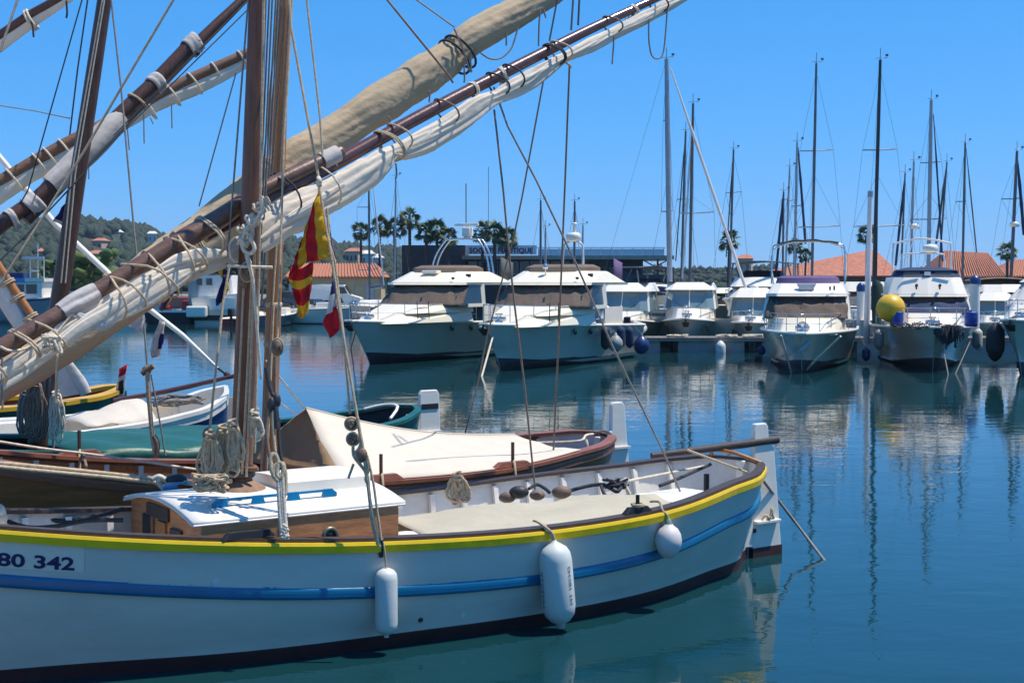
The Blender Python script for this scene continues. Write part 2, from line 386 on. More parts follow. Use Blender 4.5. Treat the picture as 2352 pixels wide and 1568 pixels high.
for i, (px, py, w, c, lab) in enumerate(villas):
    d = 330 + (620-py)*3.2; p = P(px, py, d); wm = w*pxm(d); X, Y = p.x, d; z = p.z
    vspots.append((px, py, w, d))
    rt = thing('hillside_villa', lab, 'house', (X, Y, z-3), .25*((i % 3)-1), 'villas on the wooded hillside')
    mb = MB(); mb.box((0,0,2.2), (wm, 6, 4.4)); mb.build('wall', M['wall_white' if c == 'white' else 'wall_pink'], rt, local=True)
    mb = MB(); e = wm/2+.4
    mb.frust([V((-e,-3.4,4.41)),V((e,-3.4,4.41)),V((e,3.4,4.41)),V((-e,3.4,4.41))], [V((-e+1,-.2,5.5)),V((e-1,-.2,5.5)),V((e-1,.2,5.5)),V((-e+1,.2,5.5))])
    mb.build('roof', M['terra2'] if c == 'pink' else M['wall_white'], rt, local=True)
    for k in range(2 + int(wm > 4)):
        mb = MB(); mb.box((-wm/2 + wm*(k+.5)/(2+int(wm > 4)), -3.03, 2.4), (wm*.16, .1, 1.5)); mb.build('window', M['glass'], rt, local=True)
def hidden_by_villa(px, top, foot, r, Y):       # keeps trees out of the view lines to the villas
    return any(abs(px-a) < w*.5 + r*.8 and top < b + 13 and foot > b - 3 and Y < d + 4 for a, b, w, d in vspots)
spots = []
for i in range(12500):
    px = rnd.uniform(-60, 1000) if i % 6 else rnd.uniform(960, 2400)
    Y = (230 + (DR-225)*rnd.random()**.7) if px < 960 else 200 + 440*rnd.random()**.6; X = (px-CX)/FPX*Y; z = hill_z(X, Y)
    r = rnd.uniform(1.3, 3.0)*(Y/620)**.7; h = r*rnd.uniform(.75, 1.35)
    if px > 960: r = min(r, 1.7); h = rnd.uniform(.7, 1.3)*(1.6 if Y > 520 else 1)
    py = HOR - (z+h*1.7-CAMH)/Y*FPX
    if hidden_by_villa(px, py, HOR - (z-CAMH)/Y*FPX, r/Y*FPX, Y): continue
    spots.append((X, Y, z, r, h))
foliage('pine_wood', spots, M['pine'], kind='stuff')

def tree(label, px, d, r, h, mat, seed):
    p = P(px, 600, d); rt = thing('tree', label, 'tree', (p.x, d, QZ))
    mb = MB(); mb.tube([(0,0,0),(.05,0,h*.3),(0,.05,h*.6)], [.16,.12,.07], 7)
    for k in range(4): a = k*1.6; mb.tube([(0,0,h*.35),(cos(a)*r*.5, sin(a)*r*.5, h*.7)], [.07,.03], 5)
    mb.build('trunk', M['trunk'], rt, local=True)
    rg = random.Random(seed); sp = []
    for k in range(46):
        a = rg.uniform(0, 2*pi); q = rg.random()**.5*r*.85; zz = rg.uniform(.35, .95)*h
        sp.append((p.x+cos(a)*q, d+sin(a)*q, QZ+zz-.3, rg.uniform(.25, .5)*r*.6, rg.uniform(.2, .36)*r*.6))
    foliage('crown', sp, mat, parent=rt, seed=seed)
tree('bright green tree right of the leaning mast, above the moored boats', 205, 125, 2.6, 4.9, M['bright_leaf'], 3)
tree('small bright green tree on the quay left of the leaning mast', 128, 125, 1.7, 4.2, M['bright_leaf'], 4)
tree('round dark tree behind the white trawler, left of the foreground mast', 512, 130, 2.2, 4.6, M['pine'], 5)

# ---------------------------------------------------------------- palms
def frond_mesh():
    mb = MB(); mb.tube([(0,0,0),(.35,0,.06),(.62,0,.05)], [.035,.028,.02], 4)
    n = 11
    for k in range(n):
        a = lerp(-1.5, 1.5, k/(n-1)); L_ = .7*(1-.22*abs(a)/1.5); w = .075
        c = V((.6, 0, .05)); d = V((cos(a), sin(a), 0)); s_ = V((-sin(a), cos(a), 0))
        p1 = c + d*L_*.55 + V((0,0,.03)); p2 = c + d*L_ + V((0,0,-.2))
        mb.add([c - s_*.012, c + s_*.012, p1 + s_*w, p1 - s_*w, p2], [(0,1,2,3), (3,2,4)])
    me_o = mb.build('frond', M['leaf']); return me_o
FR = frond_mesh(); FRM = FR.data; bpy.data.objects.remove(FR)
def palm(px, py, d, lab, s=1.0, seed=0, n=22):
    rg = random.Random(seed); p = P(px, py, d); h = p.z - QZ
    rt = thing('palm_tree', lab, 'palm tree', (p.x, d, QZ), rg.uniform(0, 6), 'palm trees along the quay')
    mb = MB(); k = 9
    mb.tube([(.12*sin(i*.5)*.5, 0, h*i/k) for i in range(k+1)], [(.15 if i else .2)*s*(1-.15*i/k) for i in range(k+1)], 9)
    for i in range(int(h/.25)): mb.lathe((0,0,.25*i+.2), [(.153*s,0),(.168*s,.06),(.153*s,.12)], 9)
    mb.build('trunk', M['trunk'], rt, local=True)
    mb = MB()
    for i in range(24):
        a = rg.uniform(0, 6.3); q = .12*s; L_ = rg.uniform(.4, .8)*s
        mb.bar((q*cos(a), q*sin(a), h-.05), ((q+.12)*cos(a), (q+.12)*sin(a), h-L_), .1, .02)
    mb.build('dry_skirt', M['leaf_dry'], rt, local=True)
    for i in range(n):
        t = i/(n-1); el = lerp(1.35, -.75, t**.85) + rg.uniform(-.15, .15); az = i*2.399 + rg.uniform(-.2, .2)
        o = bpy.data.objects.new('frond', FRM); COL.objects.link(o); o.parent = rt
        o.location = (0, 0, h + .1 - .2*t); o.rotation_euler = (rg.uniform(-1.1, 1.1), -el, az); q = s*rg.uniform(.85, 1.1); o.scale = (q, q, q)
pl = [(829,534,'leftmost palm tree, standing just right of the striped flag',.85),(872,522,'second palm from the left, behind the white forestay',.95),(907,527,'third palm from the left, behind a grey mast',.95),(941,506,'tallest palm tree left of the dark timber building',1.0),
      (979,538,'palm in front of the dark timber building, at its left end',1.0),(1003,530,'palm under the left shoulder of the radar arch',1.0),(1029,549,'shorter palm inside the radar arch',.95),
      (1108,535,'palm just right of the radar arch, over the first letters of the sign',1.0),(1136,537,'palm over the middle of the nautical society sign',1.0),(1164,548,'palm over the gap between the two words on the sign',1.05),
      (1675,553,'lone palm in the middle of the marina, crossed by a white forestay',1.15),(1827,568,'palm behind the bimini frame, left of the terracotta gable',.8),(1850,588,'low palm right beside another under the bimini frame',.7),
      (1992,541,'palm standing before the peak of the terracotta gable',1.05),(2314,580,'palm at the far right in front of a terracotta roof',1.0)]
for i, (px, py, lab, s) in enumerate(pl): palm(px, py, 113 if px < 1300 else 128, lab, s*.88, i)

# ---------------------------------------------------------------- buildings
def tile_rows(rt, a0, a1, b0, b1, n, r, mat):   # n barrel tile rows between eave line a0-a1 and ridge line b0-b1
    for i in range(n):
        t = (i+.5)/n; p = a0.lerp(a1, t); q = b0.lerp(b1, t)
        mb = MB(); mb.tube([p, q], r, 6); mb.build('tile_row', mat, rt)
def ochre_building():
    d = 107; rt = thing('ochre_building', 'low ochre building with barrel-tiled terracotta roof and pale shutters behind the striped flag', 'building', P(762,700,d)*1)
    x0, x1 = P(655,640,d).x, P(882,640,d).x; ze = P(0,637,d).z; zr = P(0,606,d).z
    mb = MB(); mb.box(((x0+x1)/2, d+3, (QZ+ze)/2), (x1-x0-.7, 6, ze-QZ)); mb.build('wall', M['ochre'], rt)
    mb = MB(); A = [V((x0,d-.45,ze)),V((x1,d-.45,ze)),V((x1-.9,d+3,zr)),V((x0+.35,d+3,zr))]; B = [V((x0,d+6.4,ze)),V((x1,d+6.4,ze)),V((x1-.9,d+3,zr)),V((x0+.35,d+3,zr))]
    mb.add(A, [(0,1,2,3)]); mb.add(B, [(1,0,3,2)]); mb.add([A[1],B[1],A[2]], [(0,1,2)]); mb.add([A[0],A[3],B[0]], [(0,1,2)])
    mb.build('roof', M['terra'], rt, solid=.08)
    up = V((0,-.02,.05)); tile_rows(rt, A[0]+up, A[1]+up, A[3]+up, A[2]+up, 30, .075, M['terra'])
    for px, w in ((672,16),(783,21),(850,17)):
        mb = MB(); p = P(px, 668, d); mb.box((p.x, d-.02, p.z-.1), (w*pxm(d), .08, 1.25)); f = mb.build('shutter', M['shutter'], rt)
        mb = MB(); mb.box((p.x, d-.075, p.z-.1), (.03, .03, 1.25))
        for k in range(5): mb.box((p.x, d-.07, p.z-.6+k*.25), (w*pxm(d)*.9, .03, .05))
        mb.build('slat', M['shutter'], f)
    for px in (697, 722, 824, 868):
        mb = MB(); p = P(px, 672, d); mb.box((p.x, d-.02, p.z-.3), (.5,.06,1.7)); mb.build('door', M['wood_orange'] if px < 730 else M['ochre'], rt)
ochre_building()
RG = mk('railing_glass', (.52,.62,.68), .25, .06, 2)
def society_building():
    d = 118; rt = thing('clubhouse', 'dark timber nautical society clubhouse with a glass-railed roof terrace and lettered sign', 'building', (P(1230,0,d).x, d, QZ))
    X = lambda px: P(px, 0, d).x
    Z = lambda py: P(0, py, d).z
    mb = MB(); mb.box(((X(921)+X(1068))/2, d+5, (QZ+Z(563))/2), (X(1068)-X(921), 10, Z(563)-QZ)); blk = mb.build('timber_block', M['wall_dark'], rt)
    for i in range(14):
        mb = MB(); z = lerp(QZ+.3, Z(563)-.1, (i+.5)/14); mb.box(((X(921)+X(1068))/2, d-.03, z), (X(1068)-X(921)-.02, .07, .2)); mb.build('plank', M['wall_dark'], blk)
    mb = MB(); mb.box(((X(1068)+X(1400))/2, d+5.2, (QZ+Z(594))/2), (X(1400)-X(1068), 9, Z(594)-QZ)); mb.build('wall', M['wall_dark'], rt)
    mb = MB(); mb.box(((X(1062)+X(1545))/2, d+3.5, Z(592)), (X(1545)-X(1062), 11, .32)); mb.build('terrace_slab', M['wall_brown'], rt)
    mb = MB(); mb.box(((X(1072)+X(1232))/2, d-2.25, Z(575.5)), (X(1232)-X(1072), .1, Z(565)-Z(586))); sg = mb.build('sign_board', mk('sign_white', (.85,.78,.78), .6, .04), rt)
    vs, fs = text_mesh('SOCIETE NAUTIQUE', .62, .016, .02)
    w = max(v.x for v in vs); sc = (X(1223)-X(1079))/w
    mb = MB(); mb.add([V((X(1079)+v.x*sc, d-2.33-v.z, Z(582)+v.y*.95)) for v in vs], fs); mb.build('lettering', mk('sign_lettering', (.05,.02,.12), .6), sg)
    for i, px in enumerate(np.linspace(1236, 1522, 13)):
        mb = MB(); mb.box((X(px), d-1.9, (Z(590)+Z(571))/2), (.05,.05,Z(571)-Z(590))); mb.build('railing_post', M['alu'], rt)
        if i < 12:
            q = (1522-1236)/12
            mb = MB(); mb.box((X(px+q/2), d-1.9, (Z(588)+Z(573))/2), ((X(px+q)-X(px))*.92, .02, Z(573)-Z(588))); mb.build('glass_panel', RG, rt)
    mb = MB(); mb.box(((X(1232)+X(1524))/2, d-1.9, Z(570)), (X(1524)-X(1232), .07, .07)); mb.build('handrail', M['alu_white'], rt)
    for k in range(11):
        px = 1085 + k*24
        mb = MB(); mb.box((X(px), d+.62, Z(615)), ((X(px+20)-X(px)), .1, Z(600)-Z(630))); f = mb.build('window', M['alu'], rt)
        mb = MB(); mb.box((X(px), d+.58, Z(615)), ((X(px+17)-X(px)), .1, Z(602)-Z(628))); mb.build('pane', M['glass'], f)
    for px in (1250,1316,1400,1474,1510,1536):
        mb = MB(); mb.box((X(px), d-1.2, (QZ+Z(594))/2), (.16,.16,Z(594)-QZ)); mb.build('pillar', M['wall_dark'], rt)
    mb = MB(); mb.bar((X(1536),d-1,Z(630)), (X(1474),d-1,Z(596)), .1, .1); mb.bar((X(1474),d-1,Z(630)), (X(1536),d-1,Z(596)), .1, .1)
    for k in range(9): mb.bar((X(1325+k*9),d-1.1,Z(596)), (X(1375+k*9),d-1.1,Z(634)), .05, .05)
    mb.build('brace', M['alu_dark'], rt)
    mb = MB(); mb.box(((X(1405)+X(1540))/2, d-2.6, Z(641)), (X(1540)-X(1405), .2, Z(632)-Z(652))); mb.build('parapet', M['wall_dark'], rt)
    mb = MB(); mb.box(((X(1405)+X(1480))/2, d+4.9, (QZ+Z(596))/2), (X(1480)-X(1405), 6, Z(596)-QZ-.02)); mb.build('rear_wall', M['wall_dark'], rt)
society_building()
def roof_building(pts, d, label, n, ribs, back=9, wallpx=None):
    # pts: eave-left, eave-right, ridge-right, ridge-left in pixels; a tiled slope facing the harbour with a wall below
    e0, e1, r1, r0 = [P(x, y, d) for x, y in pts]
    r1 = P(pts[2][0], pts[2][1], d+5); r0 = P(pts[3][0], pts[3][1], d+5)
    rt = thing('tiled_building', label, 'building', ((e0.x+e1.x)/2, d, QZ))
    mb = MB(); b1 = V((e1.x, d+back+1, e1.z)); b0 = V((e0.x, d+back+1, e0.z))
    mb.add([e0,e1,r1,r0,b0,b1], [(0,1,2,3),(5,4,3,2),(1,5,2),(4,0,3)]); mb.build('roof', M['terra2'], rt, solid=.12)
    x0, x1 = e0.x+.6, e1.x-.6; zt = min(e0.z, e1.z)
    mb = MB(); mb.box(((x0+x1)/2, d+back/2+.6, (QZ+zt)/2-.05), (x1-x0, back-.5, zt-QZ)); mb.build('wall', M['wall_dark'], rt)
    if ribs:
        up = V((0,-.03,.09)); tile_rows(rt, e0+up, e1+up, r0+up, r1+up, n, .085, M['terra'])
    for k in range(6):
        mb = MB(); mb.box((lerp(x0, x1, (k+.5)/6), d+.82, (QZ+zt)/2+.2), (1.1,.1,1.2)); mb.build('window', M['glass'], rt)
    return rt
roof_building([(1742,634),(2072,634),(2010,575),(1998,575)], 142, 'broad gabled terracotta-roofed building behind the flybridge boat with bimini frame', 0, False)
roof_building([(2160,637),(2314,637),(2270,584),(2168,578)], 138, 'terracotta building with a ribbed tile roof behind the navy-topped boat', 26, True)
roof_building([(2308,636),(2460,636),(2440,598),(2326,598)], 146, 'terracotta-roofed building cut by the right edge of the picture', 24, True)

# ---------------------------------------------------------------- vehicles on the quay
def car(label, px, d, L_, H, Wd, mat, rz=0, van=False):
    p = P(px, 690, d); rt = thing('parked_van' if van else 'parked_car', label, 'van' if van else 'car', (p.x, d, QZ), rz)
    prof = [(-.5,.22),(-.5,.62),(-.47,.95),(-.2,1),(.2,.98),(.3,.62),(.48,.5),(.5,.22)] if van else [(-.5,.2),(-.5,.55),(-.42,.62),(-.3,.95),(-.1,1),(.08,.98),(.25,.62),(.46,.52),(.5,.2)]
    mb = MB(); A = [V((x*L_, -Wd/2*(1 if z < .65 else .86), z*H)) for x, z in prof]; B = [V((v.x, -v.y, v.z)) for v in A]
    n = len(A); mb.frust(A, B); mb.build('body', mat, rt, local=True, bevel=.05)
    q = [(.0,.92),(.22,.9),(.27,.66),(.0,.66)] if van else [(-.27,.9),(.05,.92),(.2,.64),(-.36,.64)]
    for sgn in (-1, 1):
        mb = MB(); mb.prism([(x*L_, sgn*Wd*.475, z*H) for x, z in q], (0, sgn*.03*1, 0)); mb.build('window', M['glass'], rt, local=True)
    mb = MB(); xs = (.205,.3) if van else (.09,.25); zz = (.96,.66) if van else (.95,.65)
    mb.prism([(xs[0]*L_+.06,-Wd*.38,zz[0]*H),(xs[1]*L_+.06,-Wd*.4,zz[1]*H),(xs[1]*L_+.06,Wd*.4,zz[1]*H),(xs[0]*L_+.06,Wd*.38,zz[0]*H)], (.02,0,.01)); mb.build('windscreen', M['glass'], rt, local=True)
    for sx in (-.32, .33):
        for sy in (-1, 1):
            mb = MB(); mb.lathe((sx*L_, sy*Wd*.43, .31), [(.05,-.1),(.3,-.1),(.31,0),(.3,.1),(.05,.1)], 14, axis=(0,1,0)); w_ = mb.build('wheel', M['black'], rt, local=True)
            mb = MB(); mb.lathe((sx*L_, sy*Wd*.43, .31), [(.02,-.12),(.18,-.12),(.18,.12),(.02,.12)], 10, axis=(0,1,0)); mb.build('rim', M['alu'], w_, local=True)
    for sy in (-1, 1):
        mb = MB(); mb.box((.495*L_, sy*Wd*.35, .42*H), (.05,.3,.14)); mb.build('headlight', M['glass_pale'], rt, local=True)
car('white delivery van parked in front of the ochre building', 764, 101, 4.4, 1.95, 1.9, M['white'], 0, True)
car('small white car with red light beside the white trawler, left of the foreground mast', 531, 102, 3.9, 1.55, 1.7, M['white'], pi)
car('dark car parked right behind the outboard boats by the striped flag', 664, 101, 3.9, 1.5, 1.7, M['alu_dark'], 0)
car('silver car parked on the quay right of the leaning mast', 205, 104, 4.0, 1.5, 1.7, M['alu'], 0)
car('white car parked beside the silver car, above the brown yard', 245, 105, 4.0, 1.45, 1.7, M['white'], pi)
# ================================================================== BOATS
def mhull(rt, L_, B, zb, zs, over, mat, stripe=None, deckmat=None, boot=True, full=.8):
    N = 22; rows = []
    def hb(t): return B/2*(1-(1-t)**2.4)**full if t < .6 else B/2*lerp((1-.4**2.4)**full, .93, (t-.6)/.4)
    def hc(t): return B/2*.86*min(1, (t**.62)*1.12) if t < .7 else B/2*.86*min(1, .7**.62*1.12)
    def zd(t): return lerp(zb, zs, t**.8)
    for i in range(N+1):
        t = (i/N)**1.25; x = -L_*t; zt = zd(t); b = max(hb(t), .02); c = max(hc(t), .012); zc = lerp(.42, .06, min(t*2.2, 1)); k = over*(1-t)**3
        half = [(x-(.25 if t < .05 else 0), 0, -.5), (x, c*.72, -.1), (x + k*zc/zb, c, zc), (x + k*.16/zb+k*.05, c*1.0+.01, zc+.09)]
        for q in (.3, .55, .8, 1):
            z = lerp(zc+.09, zt, q); y = lerp(c, b, q**1.5) if t < .6 else lerp(c, b, q**.8)
            half.append((x + k*z/zb, y, z))
        rows.append([V((a, -y, z)) for a, y, z in half[::-1]] + [V(h) for h in half])
    mb = MB(); mb.grid(rows, smooth=True, mf=lambda i, j: 1 if 5 <= j <= 9 else 0); n = len(rows[0])
    mb.add(rows[-1], [tuple(range(n))]); mb.add(rows[0], [tuple(range(n-1, -1, -1))])
    h = mb.build('hull', [mat, M['antifoul_dark']], rt, local=True)
    mb = MB()                      # deck and raised rim
    mb.grid([[r[0]+V((0,.0,-.03)), (r[0]+r[-1])/2+V((0,0,.03)), r[-1]+V((0,0,-.03))] for r in rows]); mb.build('deck', deckmat or M['gel'], rt, local=True)
    mb = MB()
    for e in (0, -1): mb.tube([r[e]+V((0,0,.02)) for r in rows], .055, 6)
    mb.build('gunwale', deckmat or M['gel'], rt, local=True)
    if boot:
        mb = MB()
        for sg in (-1, 1):
            mb.grid([[V((-L_*t + over*(1-t)**3*(z+.02)/zb + .012, sg*(max(hc(t),.012)*(1 if z > lerp(.42,.06,min(t*2.2,1)) else lerp(.9,1,z/lerp(.42,.06,min(t*2.2,1)))) + .02), z)) for z in (.16,.26)] for t in [(k/20)**1.2 for k in range(1, 21)]])
        mb.build('waterline_stripe', M['antifoul_dark'], rt, local=True)
    def edge(t, sg):
        k = over*(1-t)**3; return V((-L_*t + k*zd(t)/zb, sg*hb(t), zd(t)))
    return edge
def rpoly(x0, x1, w0, w1, z, nose=.25):   # house outline: front at x0 (half width w0), back at x1 (half width w1)
    return [V((x1,-w1,z)), V((x0-nose*1.6,-w0,z)), V((x0-nose*.35,-w0*.72,z)), V((x0,0,z)), V((x0-nose*.35,w0*.72,z)), V((x0-nose*1.6,w0,z)), V((x1,w1,z))]
def house(rt, name, mat, a, b, bevel=.05): # a, b: (x0,x1,w0,w1,z,nose)
    mb = MB(); mb.frust(rpoly(*a), rpoly(*b)); return mb.build(name, mat, rt, local=True, bevel=bevel)
def rails(rt, edge, ts, h, inset=.12, side=(-1, 1), mid=True):
    top = []
    for sg in side:
        line = []
        for t in ts:
            e = edge(t, sg); e = V((e.x-.1 if t == 0 else e.x, e.y - sg*inset, e.z)); q = e + V((.0,0,h)); line.append(q)
            mb = MB(); mb.tube([e, q], .014, 5); mb.build('stanchion', M['steel'], rt, local=True)
        top.append(line)
    pts = top[0][::-1] + (top[1] if len(top) > 1 else [])
    mb = MB(); mb.tube(smooth(pts, 3), .017, 5)
    if mid: mb.tube(smooth([p - V((0,0,h*.5)) for p in pts], 3), .01, 4)
    mb.build('guard_rail', M['steel'], rt, local=True)
def face_cover(rt, name, mat, a, b, drop=.0, out=.03, t0=0, t1=1, wav=.06, seed=0):
    # fabric hung over the front and forward corners of a raked screen; wavy top edge
    A = rpoly(*a)[1:6]; B = rpoly(*b)[1:6]; n = 24; rows = []
    def along(Pn, s):
        s *= len(Pn)-1; i = min(int(s), len(Pn)-2); return Pn[i].lerp(Pn[i+1], s-i)
    for k in range(9):
        v = k/8; row = []
        for i in range(n+1):
            s = i/n; p = along(A, s); q = along(B, s)
            tt = lerp(t0, t1 - wav*(abs(sin(s*9.4+seed))*.8 + .4*sin(s*23+seed)), v)
            r = p.lerp(q, tt); o = out + .028*sin(s*38+seed*2+v*3)*(1-.4*v) + .018*sin(s*17+v*5)
            row.append(r + V((o, (s-.5)*2*o, 0)))
        rows.append(row)
    mb = MB(); mb.grid(rows); return mb.build(name, mat, rt, local=True, solid=.006)
def fender_at(label, p, r, h, mat, top=None, group='fenders hanging from the motor yachts', ball=False):
    rt = thing('fender', label, 'fender', p, 0, group); mb = MB()
    if ball: mb.lathe((0,0,0), [(.02,-r*1.08),(r*.5,-r*.95),(r*.87,-r*.55),(r,0),(r*.86,r*.52),(r*.5,r*.95),(r*.2,r*1.2),(r*.16,r*1.42),(.02,r*1.45)], 18)
    else: mb.lathe((0,0,0), [(.015,-h/2-r*.25),(r*.22,-h/2-r*.2),(r*.6,-h/2+r*.1),(r*.95,-h/2+r*.6),(r,-h/2+r),(r,h/2-r),(r*.95,h/2-r*.6),(r*.6,h/2-r*.1),(r*.22,h/2+r*.2),(.015,h/2+r*.25)], 16)
    mb.build('bladder', mat, rt, local=True)
    if top is not None:
        mb = MB(); mb.tube([V((0,0,(r*1.4 if ball else h/2+r*.2))), top-V(p)], .01, 5); mb.build('lanyard', M['rope_grey'], rt, local=True)
    return rt
def anchor_rig(rt, x, z, anchor=True):
    mb = MB(); mb.box((x-.35,0,z+.03), (.9,.34,.07)); mb.build('anchor_platform', M['gel'], rt, local=True, bevel=.02)
    mb = MB()
    if anchor: mb.tube([(x-.6,0,z+.12),(x+.05,0,z+.06),(x+.14,0,z-.12)], .03, 6); mb.add([V((x+.14,-.16,z-.1)),V((x+.14,.16,z-.1)),V((x-.12,.1,z-.3)),V((x-.12,-.1,z-.3))], [(0,1,2,3)]); mb.build('anchor', M['iron'], rt, local=True, solid=.03)
    mb = MB(); mb.lathe((x-1.15,0,z+.05), [(.13,0),(.13,.06),(.07,.1),(.07,.2),(.12,.24),(.12,.28)], 12); mb.tube([(x-1.15,-.22,z+.16),(x-1.15,.22,z+.16)], .07, 8); mb.build('windlass', M['steel'], rt, local=True)

FWD = lambda phi: math.atan2(-cos(phi), -sin(phi))
# ---- the two flybridge yachts on the left
def big_yacht(label, bowpx, phi, L_, B, which):
    loc = PZ(*bowpx); rt = thing('motor_yacht', label, 'motor yacht', loc, FWD(phi)); A = which == 'A'
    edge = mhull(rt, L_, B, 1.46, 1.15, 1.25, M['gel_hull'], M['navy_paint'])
    house(rt, 'coachroof', M['gel_cream'], (.3,-4.6,1.0,1.6,1.36,.6), (-.6,-4.6,.75,1.5,1.72,.6), .08)
    house(rt, 'foredeck_trunk', M['gel_cream'], (-.9,-4.8,1.1,1.5,1.68,.5), (-1.9,-4.8,1.05,1.46,1.98,.5), .06)
    w0 = (-2.9,-5.3,1.66,1.7,1.93,.4); w1 = (-3.7,-5.3,1.55,1.58,2.66,.35)
    house(rt, 'saloon', M['glass'], w0, w1, .03)
    mb = MB()
    for sg in (-1, 1):
        mb = MB(); mb.bar((-5.1, sg*1.7, 1.9), (-5.2, sg*1.59, 2.68), .2, .06); mb.build('saloon_pillar', M['gel'], rt, local=True)
        mb = MB(); mb.bar((-3.9, sg*1.68, 1.93), (-5.3, sg*1.7, 1.93), .07, .12); mb.build('window_sill', M['gel'], rt, local=True)
        mb = MB(); mb.box((-6.3, sg*1.62, 1.45), (2.0,.06,.9)); mb.build('cockpit_side', M['gel'], rt, local=True)
    face_cover(rt, 'windscreen_cover', M['brown_fab'], w0, w1, t0=.0, t1=.93, wav=.09, seed=1 if A else 4)
    house(rt, 'flybridge', M['gel_cream'], (-3.42,-7.9,1.62,1.66,2.66,.3), (-3.5,-7.9,1.65,1.68,2.74,.3), .03)
    house(rt, 'flybridge_coaming', M['gel_cream'], (-3.55,-7.8,1.56,1.62,2.75,.3), (-4.5,-6.4,1.24,1.4,3.14,.3), .05)
    c0 = (-4.4,-6.2,1.16,1.2,3.12,.35)
    mb = MB(); a_ = rpoly(*c0); mid = rpoly(-4.5,-6.15,1.18,1.2,3.27,.35); mb.frust(a_, mid, caps=False, smooth=True); tp = rpoly(-4.8,-6.0,.95,1.0,3.37,.3); mb.frust(mid, tp, smooth=True)
    mb.build('console_cover', M['brown_cov'], rt, local=True, bevel=.03)
    if A:
        mb = MB(); mb.box((-4.32,.0,3.12), (.4,.62,.12)); mb.build('hatch', M['gel'], rt, local=True, bevel=.03)
        mb = MB()
        for dx in (0,.35): mb.tube(smooth([V((-6.9+dx,-1.3,2.8)),V((-7.0+dx,-1.1,3.7)),V((-7.1+dx,-.75,4.28)),V((-7.1+dx,-.5,4.38)),V((-7.1+dx,.5,4.38)),V((-7.1+dx,.75,4.28)),V((-7.0+dx,1.1,3.7)),V((-6.9+dx,1.3,2.8))], 4), .035, 8)
        mb.build('radar_arch', M['steel'], rt, local=True)
        mb = MB(); mb.box((-7,.12,4.66), (.36,.34,.36)); mb.lathe((-7,.12,4.4), [(.2,0),(.12,.1)], 12); mb.build('radar_motor', M['gel'], rt, local=True, bevel=.05)
        mb = MB(); mb.box((-7,.08,4.94), (.12,1.0,.1)); mb.lathe((-7,.12,4.82), [(.07,0),(.07,.1)], 10); mb.build('radar_bar', M['gel'], rt, local=True, bevel=.03)
        mb = MB(); mb.tube([(-7.1,.0,4.4),(-7.1,0,6.5)], .022, 6); mb.tube([(-7.1,.75,4.35),(-7.1,.95,4.7),(-7.1,.95,7.1)], .011, 5); mb.build('whip_antenna', M['alu_dark'], rt, local=True)
        mb = MB(); mb.lathe((-6.9,-.5,4.4), [(.02,0),(.02,.15)], 6); mb.tube([V((-6.9,-.5+.13*cos(a),4.68+.13*sin(a))) for a in np.linspace(0,2*pi,14)], .03, 6); mb.build('horn', M['iron'], rt, local=True)
        mb = MB(); mb.grid([[V((-7.2-1.1*t,1.42,2.85+z*(.85-.2*t))) for z in (0,.5,1)] for t in (0,.3,.6,1)]); mb.build('side_curtain', M['grey_fab'], rt, local=True, solid=.01)
    else:
        mb = MB()
        for sg in (-1, 1): mb.tube(smooth([V((-6.6,sg*.42,2.8)),V((-6.7,sg*.36,3.9)),V((-6.7,sg*.3,4.12)),V((-6.7,sg*.12,4.2))], 3), .04, 8)
        mb.build('radar_mast', M['alu_white'], rt, local=True)
        mb = MB(); mb.lathe((-6.7,0,4.2), [(.14,0),(.24,.05),(.27,.13),(.27,.22),(.22,.3),(.05,.33)], 18); mb.build('radar_dome', M['gel'], rt, local=True)
        mb = MB(); mb.lathe((-6.7,.05,4.5), [(.035,0),(.035,.28),(.1,.3),(.11,.33),(.05,.37)], 10); mb.build('antenna', M['gel'], rt, local=True)
        mb = MB(); mb.lathe((-4.15,-.1,3.2), [(.02,-.2),(.02,0),(.09,.02),(.11,.1),(.06,.17)], 10); mb.build('searchlight', M['steel'], rt, local=True)
        mb = MB(); mb.grid([[V((-6.9-1.0*t,1.44,2.8+z*(.8-.15*t))) for z in (0,.5,1)] for t in (0,.3,.6,1)]); mb.build('side_curtain', M['purple'], rt, local=True, solid=.01)
    mb = MB()
    for k, (t, z) in enumerate(((.36,1.12),(.46,1.1),(.56,1.08))):
        e = edge(t, 1); mb = MB(); mb.lathe((e.x, e.y*.955+.02, z), [(.02,0),(.13,0),(.13,.02),(.02,.03)], 14, axis=(.25,1,-.12), sy=.6); mb.build('porthole', M['glass'], rt, local=True)
    mb = MB(); mb.lathe((-3.7,1.2,2.85), [(.05,0),(.06,.08)], 8); mb.box((-4.6,1.36,3.0), (.14,.14,.1)); mb.build('deck_light', M['black'], rt, local=True)
    rails(rt, edge, [.0,.08,.17,.27,.38,.5], .62)
    anchor_rig(rt, 1.35, 1.46)
    mb = MB()                                  # light boarding ladder lashed inside the rail
    for x in (-1.2,-2.0): mb.tube([(x,1.15,1.5),(x+.25,1.25,2.1)], .016, 5)
    for q in (.3,.6): mb.tube([(-1.2+.25*q,1.15+.1*q,1.5+.6*q),(-2.0+.25*q,1.15+.1*q,1.5+.6*q)], .014, 5)
    mb.build('boarding_ladder', M['iron'], rt, local=True)
    return rt, edge
YA, eA = big_yacht('white flybridge yacht with wide radar arch and brown windscreen cover, left of its twin', (852,836), R(25), 10.4, 3.7, 'A')
YB, eB = big_yacht('white flybridge yacht with narrow radar mast and brown windscreen cover, blue-black fenders on its side', (1152,851), R(22), 9.8, 3.7, 'B')
def wpt(rt, p): return ROOTM[rt.name] @ V(p)
